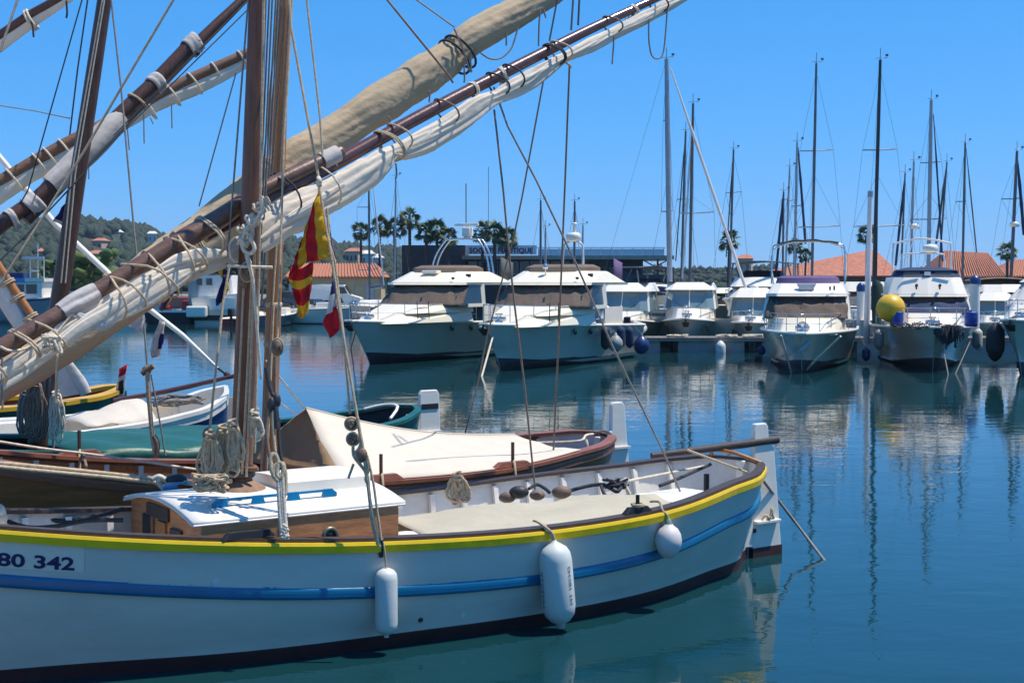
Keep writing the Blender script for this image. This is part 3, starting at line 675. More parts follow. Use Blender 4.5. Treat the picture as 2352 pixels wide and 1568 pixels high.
for lab, t, r, h, dz, mat, ball in (('black long fender at the bow end of the dark cluster on the yacht side', .52, .16, .72, -.42, M['black'], False), ('grey-olive ball fender in the dark cluster on the yacht side', .58, .26, 0, -.62, M['fender_grey'], True),
        ('navy long fender in the middle of the dark cluster on the yacht side', .66, .15, .7, -.4, M['navy'], False), ('second navy long fender, next to the white mooring bag', .76, .15, .7, -.42, M['navy'], False), ('navy ball fender lowest at the stern end of the yacht side cluster', .86, .3, 0, -.72, M['navy_paint'], True)):
    e = eB(t, 1); p = wpt(YB, e + V((0, r*.9+.04, dz))); fender_at(lab, p, r, h, mat, wpt(YB, e), ball=ball)
# ---- smaller flybridge cruisers on the right
def cruiser_C():
    loc = PZ(1842, 856); rt = thing('motor_cruiser', 'white flybridge cruiser with purple console cover and empty bimini frame', 'motor cruiser', loc, FWD(R(14)))
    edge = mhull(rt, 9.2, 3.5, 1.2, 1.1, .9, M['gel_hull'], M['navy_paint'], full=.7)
    house(rt, 'coachroof', M['gel_cream'], (-.6,-3.6,1.0,1.3,1.12,.5), (-1.2,-3.4,.9,1.25,1.62,.5), .05)
    w0 = (-2.3,-6.4,1.32,1.36,1.58,.35); w1 = (-3.0,-6.2,1.22,1.25,2.3,.3)
    house(rt, 'saloon', M['glass'], w0, w1, .03)
    for sg in (-1, 1):
        for xb, xt in ((-2.95,-3.45),(-4.4,-4.6),(-6.2,-6.1)): mb = MB(); mb.bar((xb, sg*1.37, 1.55), (xt, sg*1.27, 2.32), .09, .06); mb.build('saloon_pillar', M['gel'], rt, local=True)
    face_cover(rt, 'windscreen_cover', M['brown_fab'], w0, w1, t0=0, t1=.78, wav=.16, seed=2.1)
    house(rt, 'flybridge', M['gel'], (-2.78,-7.4,1.3,1.35,2.3,.3), (-2.84,-7.4,1.32,1.36,2.38,.3), .03)
    house(rt, 'flybridge_coaming', M['gel'], (-2.88,-7.0,1.28,1.3,2.39,.3), (-3.5,-6.9,1.12,1.2,2.72,.3), .06)
    mb = MB(); a_ = rpoly(-3.5,-4.6,1.05,1.05,2.7,.3); b_ = rpoly(-3.6,-4.6,1.0,1.0,2.9,.3); mb.frust(a_, b_, caps=False, smooth=True); mb.frust(b_, rpoly(-3.8,-4.5,.85,.85,2.97,.25), smooth=True); mb.build('console_cover', M['purple'], rt, local=True)
    mb = MB(); mb.prism([(-3.14,-.32,2.7),(-3.02,-.2,2.5),(-3.02,.2,2.5),(-3.14,.32,2.7)], (-.1,0,.03)); mb.build('vent_panel', M['alu'], rt, local=True, bevel=.015)
    mb = MB(); mb.tube(smooth([V((-4.4,-1.2,2.7)),V((-4.5,-1.18,3.8)),V((-4.45,-1.0,4.02)),V((-4.45,0,4.14)),V((-4.45,1.0,4.02)),V((-4.5,1.18,3.8)),V((-4.4,1.2,2.7))], 4), .028, 7)
    mb.tube(smooth([V((-5.6,-1.2,2.7)),V((-5.0,-1.18,3.85)),V((-5,0,4.12)),V((-5.0,1.18,3.85)),V((-5.6,1.2,2.7))], 4), .022, 6); mb.build('bimini_frame', M['steel'], rt, local=True)
    mb = MB(); mb.grid([[V((-4.4-.6*u, y, 4.05+.11*(1-(y/1.0)**2)+.02*sin(9*y+u))) for y in np.linspace(-.98,.98,9)] for u in (0,.5,1)]); mb.build('rolled_bimini', M['teal_fab'], rt, local=True, solid=.06)
    rails(rt, edge, [.0,.1,.2,.32,.46,.6], .6)
    anchor_rig(rt, 1.0, 1.2, False)
    mb = MB(); mb.lathe((-.55,0,1.22), [(.02,0),(.16,.03),(.2,.14),(.16,.26),(.05,.33)], 12); mb.build('rope_pile', M['rope_brown'], rt, local=True)
    mb = MB(); mb.tube([(-2.9,.75,2.5),(-2.88,.75,2.62)], .03, 5); mb.tube([(-3.0,.88,2.5),(-2.98,.88,2.64)], .03, 5); mb.build('horn', M['black'], rt, local=True)
    mb = MB(); mb.lathe((.62,.1,.86), [(.3,0),(.1,.02)], 4, axis=(.9,.2,.3), sy=.25); mb.build('emblem', M['alu'], rt, local=True)
    return rt, edge
YC, eC = cruiser_C()
def cruiser_D():
    loc = PZ(2142, 851); rt = thing('motor_cruiser', 'white flybridge cruiser with navy canopy, yellow buoy and black netting on its bow', 'motor cruiser', loc, FWD(R(13)))
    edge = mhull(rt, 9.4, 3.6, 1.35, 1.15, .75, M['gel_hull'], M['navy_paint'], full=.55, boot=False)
    house(rt, 'coachroof', M['gel'], (-.8,-3.4,1.0,1.3,1.3,.4), (-1.3,-3.4,.95,1.25,1.75,.4), .05)
    w0 = (-2.2,-6.4,1.3,1.32,1.7,.3); w1 = (-2.75,-6.2,1.22,1.24,2.28,.25)
    house(rt, 'saloon', M['glass'], w0, w1, .03)
    for sg in (-1, 1):
        for xb, xt in ((-2.8,-3.2),(-4.4,-4.6),(-6.2,-6.1)): mb = MB(); mb.bar((xb, sg*1.33, 1.68), (xt, sg*1.25, 2.3), .12, .07); mb.build('saloon_pillar', M['gel'], rt, local=True)
    face_cover(rt, 'windscreen_cover', M['navy'], w0, w1, t0=0, t1=.74, wav=.1, seed=.6)
    house(rt, 'flybridge', M['gel'], (-2.55,-7.4,1.3,1.34,2.28,.25), (-2.6,-7.4,1.3,1.34,2.35,.25), .03)
    house(rt, 'flybridge_coaming', M['gel'], (-2.62,-7.0,1.27,1.3,2.36,.25), (-3.0,-6.9,1.1,1.2,2.92,.25), .06)
    house(rt, 'canopy', M['navy'], (-3.02,-4.9,1.09,1.12,2.93,.25), (-3.25,-4.9,1.0,1.02,3.14,.22), .05)
    house(rt, 'canopy_top', M['navy'], (-3.15,-5.0,1.03,1.05,3.145,.2), (-3.9,-4.6,.6,.6,3.26,.15), .04)
    mb = MB(); mb.box((-3.06,0,3.04), (.1,.2,.13)); 
    mb.build('nav_lamp', M['gel'], rt, local=True)
    for sg in (-1, 1):
        mb = MB(); mb.tube([(-2.72,sg*.37,2.62),(-2.56,sg*.37,2.66)], .05, 8); mb.box((-2.68,sg*.37,2.58), (.06,.05,.12)); mb.build('horn', M['iron'], rt, local=True)
        mb = MB(); mb.box((-3.0,sg*.5,3.06), (.06,.52,.07)); mb.build('canopy_window', M['grey_fab'], rt, local=True)
    mb = MB(); mb.tube(smooth([V((-6.2,-1.0,2.9)),V((-6.3,-.98,4.0)),V((-6.3,-.85,4.15)),V((-6.3,0,4.3)),V((-6.3,.85,4.15)),V((-6.3,.98,4.0)),V((-6.2,1.0,2.9))], 4), .035, 8)
    mb.tube(smooth([V((-5.6,-.75,2.9)),V((-5.7,-.72,3.6)),V((-5.7,-.55,3.75)),V((-5.7,.55,3.75)),V((-5.7,.72,3.6)),V((-5.6,.75,2.9))], 4), .03, 8); mb.build('radar_arch', M['alu_white'], rt, local=True)
    mb = MB(); mb.lathe((-5.7,.25,3.79), [(.1,0),(.24,.05),(.26,.12),(.26,.2),(.2,.27),(.04,.3)], 16); mb.build('radar_dome', M['gel'], rt, local=True)
    mb = MB(); mb.tube([(-5.6,-.7,2.9),(-6.4,-.1,5.0)], .02, 5); mb.build('whip_antenna', M['alu_white'], rt, local=True)
    rails(rt, edge, [.0,.12,.26,.42,.6], .62)
    anchor_rig(rt, .9, 1.35, False)
    return rt, edge
YD, eD = cruiser_D()
p = wpt(YD, (-.95,-1.25,1.93)); rb = thing('buoy', 'big yellow ball buoy resting on the bow of the navy-topped cruiser', 'buoy', p)
mb = MB(); mb.ball((0,0,0), .45, 24, 14); mb.lathe((.1,0,-.62), [(.2,.25),(.13,.12),(.1,0)], 12); mb.build('ball', M['buoy_yellow'], rb, local=True)
mb = MB(); mb.lathe((0,0,.03), [(.455,-.012),(.458,0),(.455,.012)], 24); mb.build('seam', M['buoy_yellow'], rb, local=True)
for lab, y in (('blue plastic drum strapped to the bow rail under the yellow buoy', -1.05), ('blue plastic drum on the bow right of the netting', 1.2)):
    p = wpt(YD, (-.75, y, 1.36)); q = thing('drum', lab, 'drum', p, 0, 'blue drums on the cruiser bow')
    mb = MB(); mb.lathe((0,0,0), [(.14,0),(.19,.02),(.2,.1),(.19,.14),(.2,.18),(.2,.34),(.19,.37),(.2,.4),(.19,.46),(.12,.48)], 16); mb.build('barrel', M['blue_bag'], q, local=True)
    mb = MB(); mb.lathe((0,.09,.48), [(.05,0),(.05,.04)], 10); mb.build('cap', M['navy_paint'], q, local=True)
mb = MB(); rg = random.Random(5)
for k in range(70):
    a = wpt(YD, (rg.uniform(-.25,.75), rg.uniform(-.95,.5), rg.uniform(1.36,1.48))); b = a + V((rg.uniform(-.35,.35), rg.uniform(-.2,.2), rg.uniform(-.06,.06))); mb.tube(sag(a, b, .03, 3), rg.uniform(.008,.02), 4)
for k in range(60):
    x = rg.uniform(.05,.78); a = wpt(YD, (.86, x-.05, 1.42)); l = .75*(1-abs(x-.45)/.5) + .1; b = a + V((rg.uniform(-.15,.15), -rg.uniform(0,.12), -l*rg.uniform(.6,1))); mb.tube(smooth([a, (a+b)/2+V((rg.uniform(-.08,.08),-.05,0)), b], 2), rg.uniform(.01,.026), 4)
mb.grid([[wpt(YD, (.84+.06*sin(i*2+j), -.02+.8*u*(1-.5*v)+.2*v, 1.44-.62*v*(1-.5*abs(u-.5)))) for j, u in enumerate(np.linspace(0,1,8))] for i, v in enumerate(np.linspace(0,1,7))])
one(mb, 'netting', M['rope_dark'], 'tangled black fishing netting draped over the bow of the navy-topped cruiser', 'netting')
for lab, rt, e, dy, dz, r, h, mat, ball in (('grey fender on the left side of the navy-topped cruiser', YD, eD(.3,-1), -.22, -.42, .15, .62, M['fender_grey'], False), ('grey fender on the right side of the navy-topped cruiser', YD, eD(.32,1), .2, -.38, .14, .6, M['fender_grey'], False),
        ('white fender further aft on the right of the navy-topped cruiser', YD, eD(.55,1), .2, -.45, .13, .7, M['fender'], False), ('small navy fender between the brown-screened and the navy-topped cruiser', YC, eC(.55,1), .35, -.8, .14, .4, M['navy_paint'], False), ('dark pear fender on the left side of the bimini-frame cruiser', YC, eC(.3,-1), -.2, -.62, .14, .4, M['navy'], True)):
    fender_at(lab, wpt(rt, e + V((0,dy,dz))), r, h, mat, wpt(rt, e), ball=ball)
def cruiser_E():
    loc = PZ(2348, 862); rt = thing('motor_yacht', 'white motor yacht bow cut off by the right edge of the picture', 'motor yacht', loc, FWD(R(36)))
    edge = mhull(rt, 10.5, 3.6, 1.65, 1.3, 1.1, M['gel_hull'], M['navy_paint'], full=.6)
    house(rt, 'coachroof', M['gel'], (-.4,-4.6,1.0,1.4,1.55,.5), (-1.1,-4.6,.9,1.36,2.05,.5), .06)
    w0 = (-2.6,-7.4,1.45,1.5,2.0,.4); w1 = (-4.0,-7.2,1.3,1.35,2.75,.35)
    house(rt, 'saloon', M['glass'], w0, w1, .03); face_cover(rt, 'windscreen_cover', M['flag_white'], w0, w1, t0=0, t1=.97, wav=.02, seed=3)
    house(rt, 'hardtop', M['gel'], (-3.8,-8.4,1.4,1.45,2.76,.35), (-4.2,-8.2,1.2,1.3,2.95,.35), .05)
    rails(rt, edge, [.0,.1,.2,.32,.46,.6], .6); anchor_rig(rt, 1.2, 1.65); return rt, edge
YE, eE = cruiser_E()
for lab, t, dy, dz, r in (('black tyre-like fender with red top on the bow of the edge yacht', .05, -.28, -.6, .27), ('second black fender next to the red-topped one at the right edge', .12, -.25, -.72, .22)):
    e = eE(t, -1); fender_at(lab, wpt(YE, e + V((-.3, dy, dz))), r, .95, M['black'], wpt(YE, e), group='black fenders on the edge yacht')

# ---- pilothouse boats behind the pontoon
def pilothouse(label, px, d, B, L_, phi, wb, wt, roof, zb=1.25, windows=True, top=None, cat='cabin boat', back=False):
    p = P(px, 760, d); rt = thing('cabin_boat', label, cat, (p.x, d, 0), FWD(phi))
    edge = mhull(rt, L_, B, zb, .85, .7, M['gel_hull'], M['navy_paint'], full=.62)
    house(rt, 'coachroof', M['gel'], (-.4,-L_*.42,B*.25,B*.38,zb-.08,.4), (-.9,-L_*.42,B*.22,B*.36,wb+.02,.4), .05)
    x0 = -L_*.3
    w0 = (x0,-L_*.68,B*.38,B*.39,wb,.3); w1 = (x0-.45,-L_*.67,B*.34,B*.35,wt,.25)
    house(rt, 'wheelhouse', M['glass_pale'], w0, w1, .02)
    mb = MB(); A = rpoly(*w0); Bq = rpoly(*w1)
    for i in (0, 1, 5, 6): mb = MB(); mb.bar(A[i]*1+V((0,.012*(1 if i > 3 else -1),0)), Bq[i]*1+V((0,.012*(1 if i > 3 else -1),0)), .09, .07); mb.build('wheelhouse_pillar', M['gel'], rt, local=True)
    mb = MB(); mb.bar(A[3]+V((.012,0,0)), Bq[3]+V((.012,0,0)), .035, .05); mb.build('window_mullion', M['gel'], rt, local=True)
    house(rt, 'cabin_roof', M['gel'], (x0-.18,-L_*.72,B*.39,B*.4,wt,.3), (x0-.7,-L_*.7,B*.31,B*.34,roof,.25), .06)
    for y in (-.28, .28):
        mb = MB(); mb.box((x0-1.0, y*B, roof-.005), (.5,.34,.05)); mb.build('roof_hatch', M['glass'], rt, local=True)
    mb = MB(); mb.box((-1.25,-.1,zb+.19), (.5,.5,.05)); mb.build('deck_hatch', M['alu'], rt, local=True)
    for sg in (-1, 1):
        e = edge(.2, sg); mb = MB(); mb.box((e.x, e.y*.97, zb-.42), (.42,.06,.2)); mb.build('hull_window', M['glass'], rt, local=True)
        mb = MB(); mb.bar((x0+.02, sg*.25, wb+.05), (x0-.12, sg*.6, wb+.3), .02, .02); mb.build('wiper', M['black'], rt, local=True)
    rails(rt, edge, [.0,.14,.3,.46], .5, mid=False); anchor_rig(rt, .75, zb)
    if top:
        mb = MB(); mb.lathe((x0-1.3,0,roof), [(.16,0),(.18,.08),(.05,.14)], 12); mb.build('radar_dome', M['gel'], rt, local=True)
    return rt, edge
pilothouse('white cabin boat half hidden behind the dark cluster of fenders', 1402, 57, 2.9, 7, R(16), 1.5, 2.35, 2.72)
pilothouse('white cabin boat in the middle of the pontoon with two-pane windscreen and roof hatches', 1577, 57, 2.8, 7, R(10), 1.62, 2.42, 2.74)
pilothouse('white cabin boat with a round radar on its roof, left of the bimini-frame cruiser', 1722, 57, 2.7, 7, R(13), 1.3, 2.1, 2.5, 1.1, top=True)
pilothouse('small white cabin boat between the navy-topped cruiser and the right edge', 2285, 58, 2.4, 6.5, R(19), 1.3, 1.95, 2.3, 1.05)
def dinghy():
    p = P(1455, 765, 54.6); rt = thing('inflatable_dinghy', 'small grey-white inflatable dinghy with outboard propped on the pontoon, behind the navy ball fender', 'dinghy', (p.x, 56.4, .75), R(80))
    mb = MB(); pts = smooth([V((-1,-.5,.1)),V((.6,-.5,.12)),V((1.1,-.3,.2)),V((1.3,0,.25)),V((1.1,.3,.2)),V((.6,.5,.12)),V((-1,.5,.1))], 3); mb.tube(pts, .17, 9); mb.box((0,0,0), (1.9,.8,.05)); mb.build('tube', M['flag_white'], rt, local=True)
    mb = MB(); mb.box((-1.1,0,.45), (.3,.26,.36)); mb.box((-1.1,0,.05), (.12,.1,.6)); mb.build('outboard_motor', M['black'], rt, local=True, bevel=.04)
dinghy()
# ---- pontoon
pt = thing('pontoon', 'grey floating pontoon with timber deck behind the two rows of moored boats', 'pontoon', (18, 55.5, 0))
for i in range(9):
    x = 4.3 + i*3.5
    mb = MB(); mb.box((x, 55.3, .16), (2.6 if i % 2 else 3.0, 1.7, .62)); mb.build('float', M['pontoon'], pt, bevel=.03)
mb = MB(); mb.box((18.2, 55.3, .5), (32, 1.9, .09)); mb.build('edge_beam', M['concrete'], pt)
for i in range(150):
    mb = MB(); mb.box((2.3+i*.2125, 55.3, .565), (.19, 1.96, .03)); mb.build('plank', M['deck_grey'], pt)
fender_at('white cylinder fender hanging on the pontoon face between two cabin boats', P(1655, 803, 54.2), .2, .62, M['fender'], P(1650, 782, 54.2), group='fenders on the pontoon')
for lab, px, ytop, d, r in (('white mooring pile with navy cap, right of the bimini-frame cruiser', 1978, 649, 57.2, .17), ('white mooring pile with navy cap, right of the navy-topped cruiser', 2240, 632, 57.2, .2)):
    p = P(px, ytop, d); rt = thing('mooring_pile', lab, 'pile', (p.x, d, 0), 0, 'white piles with navy caps')
    mb = MB(); mb.tube([(0,0,-2),(0,0,p.z-.35)], r, 14); mb.build('post', M['gel'], rt, local=True)
    mb = MB(); mb.lathe((0,0,p.z-.36), [(r*1.12,0),(r*1.12,.18),(r*.8,.3),(.02,.38)], 14); mb.build('cap', M['navy_paint'], rt, local=True)
p0 = PZ(1992, 800, .5); rt = thing('flag_pole', 'slender pale grey pole beside the right of the bimini-frame cruiser', 'pole', (P(1991,0,51).x, 51, 0))
mb = MB(); mb.tube([P(1990,790,51), P(1999,447,51)], [.12,.085], 10); mb.build('post', M['alu_white'], rt)
mb = MB(); mb.tube([P(1999,452,51), P(1999.3,439,51)], .1, 10); mb.build('cap', M['alu'], rt)

# ---- sailboats: hull, cabin, mast, spreaders, rigging, boom
def sailboat(label, xb, xt, ytop, d, r, mat, spreads=(), furl=None, stay=None, cover=None, L_=9.0, phi=R(10), radar=None, wires=True, wtop=None):
    base = P(xb, 0, d); top = P(xt, ytop, d)
    rt = thing('sailboat', label, 'sailboat', (base.x, d, 0), FWD(phi), 'sailboats berthed in the marina')
    mrt = ROOTM[rt.name]; Mi = mrt.inverted(); rt.location = base.x, d, 0
    off = V((L_*.42, 0, 0))
    sub_ = MB(); B = L_*.32; rows = []
    for i in range(15):
        t = i/14; x = L_*.42 - L_*t; b = B/2*(1-(1-t)**2.2)**.8*(1 if t < .6 else lerp(1,.78,(t-.6)/.4)); zt = lerp(1.25,.95,t); b = max(b,.02)
        half = [(x,0,-.3),(x,b*.7,-.05),(x+(1-t)**2*.3,b*.9,.3),(x+(1-t)**2*.7,b,zt)]
        rows.append([V((a,-y,z)) for a,y,z in half[::-1]]+[V(h) for h in half[1:]])
    sub_.grid(rows); sub_.add(rows[-1], [tuple(range(len(rows[-1])))]); sub_.build('hull', M['gel_hull'], rt, local=True)
    mb = MB(); mb.grid([[q[0]-V((0,0,.02)), q[-1]-V((0,0,.02))] for q in rows]); mb.build('deck', M['gel'], rt, local=True)
    house(rt, 'coachroof', M['gel'], (L_*.2,-L_*.18,B*.22,B*.32,1.0,.4), (L_*.12,-L_*.18,B*.18,B*.28,1.55,.4), .05)
    for sg in (-1,1):
        mb = MB(); mb.box((-L_*.03, sg*B*.295, 1.32), (L_*.2,.04,.14)); mb.build('cabin_window', M['glass'], rt, local=True)
    zb = V((base.x, d, 1.4))
    mb = MB(); k = 10; mb.tube([zb.lerp(top, i/k) for i in range(k+1)], [r*(1-.25*max(0, i/k-.75)/.25) for i in range(k+1)], 8, flat=.8); mb.build('mast', mat, rt)
    mb = MB(); mb.tube([top, top+V((0,0,.5))], .014, 4); mb.tube([top+V((-.25,0,.06)), top+V((.3,0,.1))], .012, 4); mb.box(top+V((.28,0,.2)), (.12,.02,.1)); mb.build('masthead', M['alu_dark'], rt)
    ends = []
    for (yy, x0, x1) in spreads:
        t = (P(0,yy,d).z - zb.z)/(top.z-zb.z); c = zb.lerp(top, t)
        a, b = P(x0, yy, d), P(x1, yy-3, d); ends.append((a, b))
        mb = MB(); mb.tube([a, c, b], .03, 5); mb.build('spreader', M['alu'], rt)
    if wires:
        ch = ROOTM[rt.name] @ V((-.3,-B*.47,1.1)), ROOTM[rt.name] @ V((-.3,B*.47,1.1)); mb = MB(); wr = .0055*d/50
        for s_ in (0, 1):
            pts = [top - V((0,0,.4))] + [e[s_] for e in ends] + [ch[s_]]
            for a, b in zip(pts, pts[1:]): mb.tube([a, b], wr, 3, caps=False)
            for e in ends[-1:]: mb.tube([zb.lerp(top,.55), e[s_]], wr, 3, caps=False)
        mb.tube([top, ROOTM[rt.name] @ V((-L_*.56,0,1.2))], wr, 3, caps=False)
        mb.build('shroud', M['alu_dark'], rt)
    if furl:
        (xa, ya), (xb_, yb), rr, fm = furl; a = P(xa, ya, d); b = P(xb_, yb, d-(0 if abs(xa-xb_) < 30 else 2))
        mb = MB(); mb.tube([a.lerp(b, i/12) for i in range(13)], [rr*(.35+.65*min(1, i/4))*(1+.08*sin(i*2)) for i in range(13)], 7); mb.build('furled_jib', M[fm], rt)
    bz = 1.4+.9; bm0 = V((base.x, d, bz)); bm1 = bm0 + (ROOTM[rt.name].to_3x3() @ V((-1,0,.03)))*L_*.36
    mb = MB(); mb.tube([bm0, bm1], .05, 6); bo = mb.build('boom', M['alu'], rt)
    mb = MB(); mb.tube([bm0.lerp(bm1, i/6)+V((0,0,.1)) for i in range(7)], [.1,.15,.14,.13,.12,.1,.06], 8); mb.build('sail_cover', M[cover or 'navy'], bo)
    if radar:
        c = P(xt+radar[0], radar[1], d); mb = MB(); mb.lathe(c, [(.05,-.1),(.24,-.08),(.24,.12),(.1,.18)], 12); mb.build('radar_dome', M['gel'], rt)
    return rt
SB = sailboat
SB('sailboat with the thickest grey mast and a long white furled jib slanting right', 1543, 1531, 136, 62, .15, M['alu'], ((277,1523,1538),(486,1519,1546)), ((1539,154),(1719,680),.07,'flag_white'), L_=10, phi=R(-35))
SB('sailboat with a dark mast crossed by the slanting white jib', 1587, 1592, 238, 70, .1, M['alu_dark'], ((490,1560,1640),), ((1592,250),(1567,640),.05,'alu_white'))
SB('sailboat with a short dark mast between the thick grey mast and its neighbour', 1567, 1575, 301, 78, .09, M['alu_dark'], ((458,1555,1580),), ((1574,310),(1552,600),.035,'grey_fab'))
SB('sailboat whose mast rises above the lone middle palm tree', 1679, 1685, 343, 84, .09, M['alu_dark'], ((443,1667,1703),), ((1684,352),(1668,590),.04,'grey_fab'))
SB('sailboat with the leftmost short mast before the bimini frame', 1803, 1800, 439, 80, .08, M['alu_dark'], ((460,1794,1808),), ((1799,445),(1781,640),.08,'navy'))
SB('sailboat with a mid-height mast next to the leftmost short one at the bimini frame', 1807, 1814, 383, 84, .08, M['alu'], ((462,1808,1824),))
SB('sailboat with dark furled jib slanting right behind the bimini frame', 1829, 1831, 326, 74, .085, M['alu'], ((474,1818,1842),), ((1833,338),(1850,560),.07,'navy'))
SB('sailboat with the tallest thin mast in the marina, two pairs of spreaders', 1870, 1875, 146, 66, .085, M['alu_dark'], ((347,1837,1914),(522,1828,1930)), L_=11)
SB('sailboat with the tall black mast and dark green wrapped boom, left of the yellow buoy', 2013, 2022, 138, 60, .1, M['iron'], ((345,1981,2061),(520,1961,2078)), ((2019,165),(2013,640),.03,'black'), L_=11, cover='bottle')
SB('sailboat with dark furled jib slanting left, right of the black mast', 2075, 2079, 397, 82, .075, M['alu_dark'], (), ((2077,415),(2057,610),.075,'navy'))
SB('sailboat with a radar dome halfway up its slim mast', 2098, 2099, 370, 72, .08, M['alu'], ((505,2090,2108),), radar=(1, 522))
SB('sailboat with a thick grey mast behind the radar arch of the navy-topped cruiser', 2140, 2139, 230, 68, .125, M['alu'], ((374,2114,2163),(504,2095,2175)), ((2144,262),(2165,600),.045,'navy'), L_=10)
SB('sailboat with a short leaning dark mast just right of the thick grey one', 2160, 2175, 372, 84, .075, M['alu_dark'], (), ((2174,380),(2150,560),.07,'grey_fab'))
SB('sailboat with a plain mast above the ribbed tile roof', 2219, 2217, 328, 80, .09, M['alu_dark'], ((463,2195,2218),), ((2219,340),(2243,580),.04,'grey_fab'))
SB('sailboat with the mast nearest the right edge of the picture', 2330, 2336, 347, 72, .11, M['alu_dark'], ((457,2300,2345),), ((2337,365),(2352,540),.085,'navy'), radar=(-6, 517))
SB('sailboat with a mast rising just right of the hanging white sail, left of the palms', 846, 847, 418, 92, .09, M['alu_dark'], ((476,820,850),(620,822,868)), ((856,420),(882,655),.05,'alu_white'))
SB('sailboat with a slender grey mast before the tallest palm', 904, 909, 405, 92, .075, M['alu'], ((629,880,920),))
SB('sailboat with a short dark mast between the two flybridge yachts', 1242, 1242, 460, 96, .1, M['alu_dark'], ())
SB('sailboat with a short dark mast right of the yacht radar dome', 1320, 1320, 462, 94, .1, M['alu_dark'], ())
SB('sailboat with a lower mast before the terrace railing', 1338, 1339, 517, 98, .09, M['alu'], (), wires=False)
SB('sailboat with a low mast next to a taller one left of the yacht radar dome', 1253, 1253, 522, 98, .09, M['alu'], (), wires=False)
# dark wrapped mainsail of the black mast
gb = MB(); d = 52.5
gb.tube([P(2014,644,d), P(2015,655,d), P(2016,690,d), P(2013,760,d)], [.07,.2,.23,.15], 10); one(gb, 'covered_mast', M['bottle'], 'dark green canvas bundle left of the yellow buoy', 'canvas bundle')

# ---- boats in the second rank behind the pontoon
def second_rank(label, px, d, B, L_, phi, zs, canopy, cm, hullm='gel_hull'):
    p = P(px, 700, d); rt = thing('motor_yacht', label, 'motor yacht', (p.x, d, 0), FWD(phi), 'motor yachts in the second rank')
    edge = mhull(rt, L_, B, zs[0], zs[0]*.85, 1.0, M[hullm], M['navy_paint'], full=.6)
    w0 = (-L_*.25,-L_*.7,B*.4,B*.42,zs[0]-.05,.4); w1 = (-L_*.38,-L_*.69,B*.36,B*.38,zs[1],.35)
    house(rt, 'saloon', M['glass'], w0, w1); face_cover(rt, 'windscreen_cover', M['grey_fab'], w0, w1, t0=0, t1=.95, wav=.03)
    house(rt, 'flybridge', M['gel'], (-L_*.34,-L_*.8,B*.4,B*.42,zs[1],.35), (-L_*.4,-L_*.8,B*.36,B*.4,zs[2],.3), .05)
    if canopy:
        z = canopy; mb = MB(); mb.grid([[V((-L_*(.42+.3*u), y*B*.4, z - .12*y*y)) for y in (-1,-.6,-.2,.2,.6,1)] for u in (0,.3,.7,1)]); mb.build('bimini_top', M[cm], rt, local=True, solid=.05)
        for sg in (-1,1):
            for x0, x1 in ((.4,.43),(.55,.48),(.7,.7)): mb = MB(); mb.bar((-L_*x0, sg*B*.39, zs[2]-.05), (-L_*x1, sg*B*.38, z-.1), .07, .07); mb.build('bimini_strut', M['alu_dark'], rt, local=True)
        house(rt, 'console', M['black'], (-L_*.42,-L_*.55,B*.3,B*.3,zs[2],.2), (-L_*.46,-L_*.54,B*.26,B*.26,zs[2]+.35,.2))
    rails(rt, edge, [0,.15,.3,.45], .5, mid=False)
second_rank('motor yacht with dark teal bimini top behind the slanting white jib', 1690, 70, 3.7, 11, R(24), (1.9,2.5,3.0), 3.85, 'teal_fab')
second_rank('motor boat with black enclosed cockpit behind the thick grey mast', 1602, 74, 3.2, 9, R(-30), (1.5,2.2,2.6), 3.6, 'black')
second_rank('cream-topped cruiser at the right edge behind the small cabin boat', 2335, 66, 3.4, 10, R(10), (1.3,2.0,2.62), 2.95, 'tan')
second_rank('motor boat with teal cockpit cover behind the black mast', 2052, 74, 3.4, 10, R(30), (1.4,2.1,2.6), 3.0, 'teal_fab')
second_rank('white motor boat behind the purple-covered cruiser', 1922, 76, 3.2, 9, R(25), (1.4,2.2,2.75), 0, 'tan')
second_rank('long grey-white motor boat between the twin yacht and the thick grey mast', 1470, 78, 3.6, 12, R(62), (1.5,2.1,2.4), 0, 'tan')
second_rank('white motor boat behind the mooring pile at the right', 2210, 74, 3.3, 9.5, R(-20), (1.3,2.0,2.5), 0, 'tan')
second_rank('white motor boat low behind the left flybridge cruiser bow', 1780, 74, 3.0, 8.5, R(35), (1.2,1.9,2.3), 2.6, 'purple')

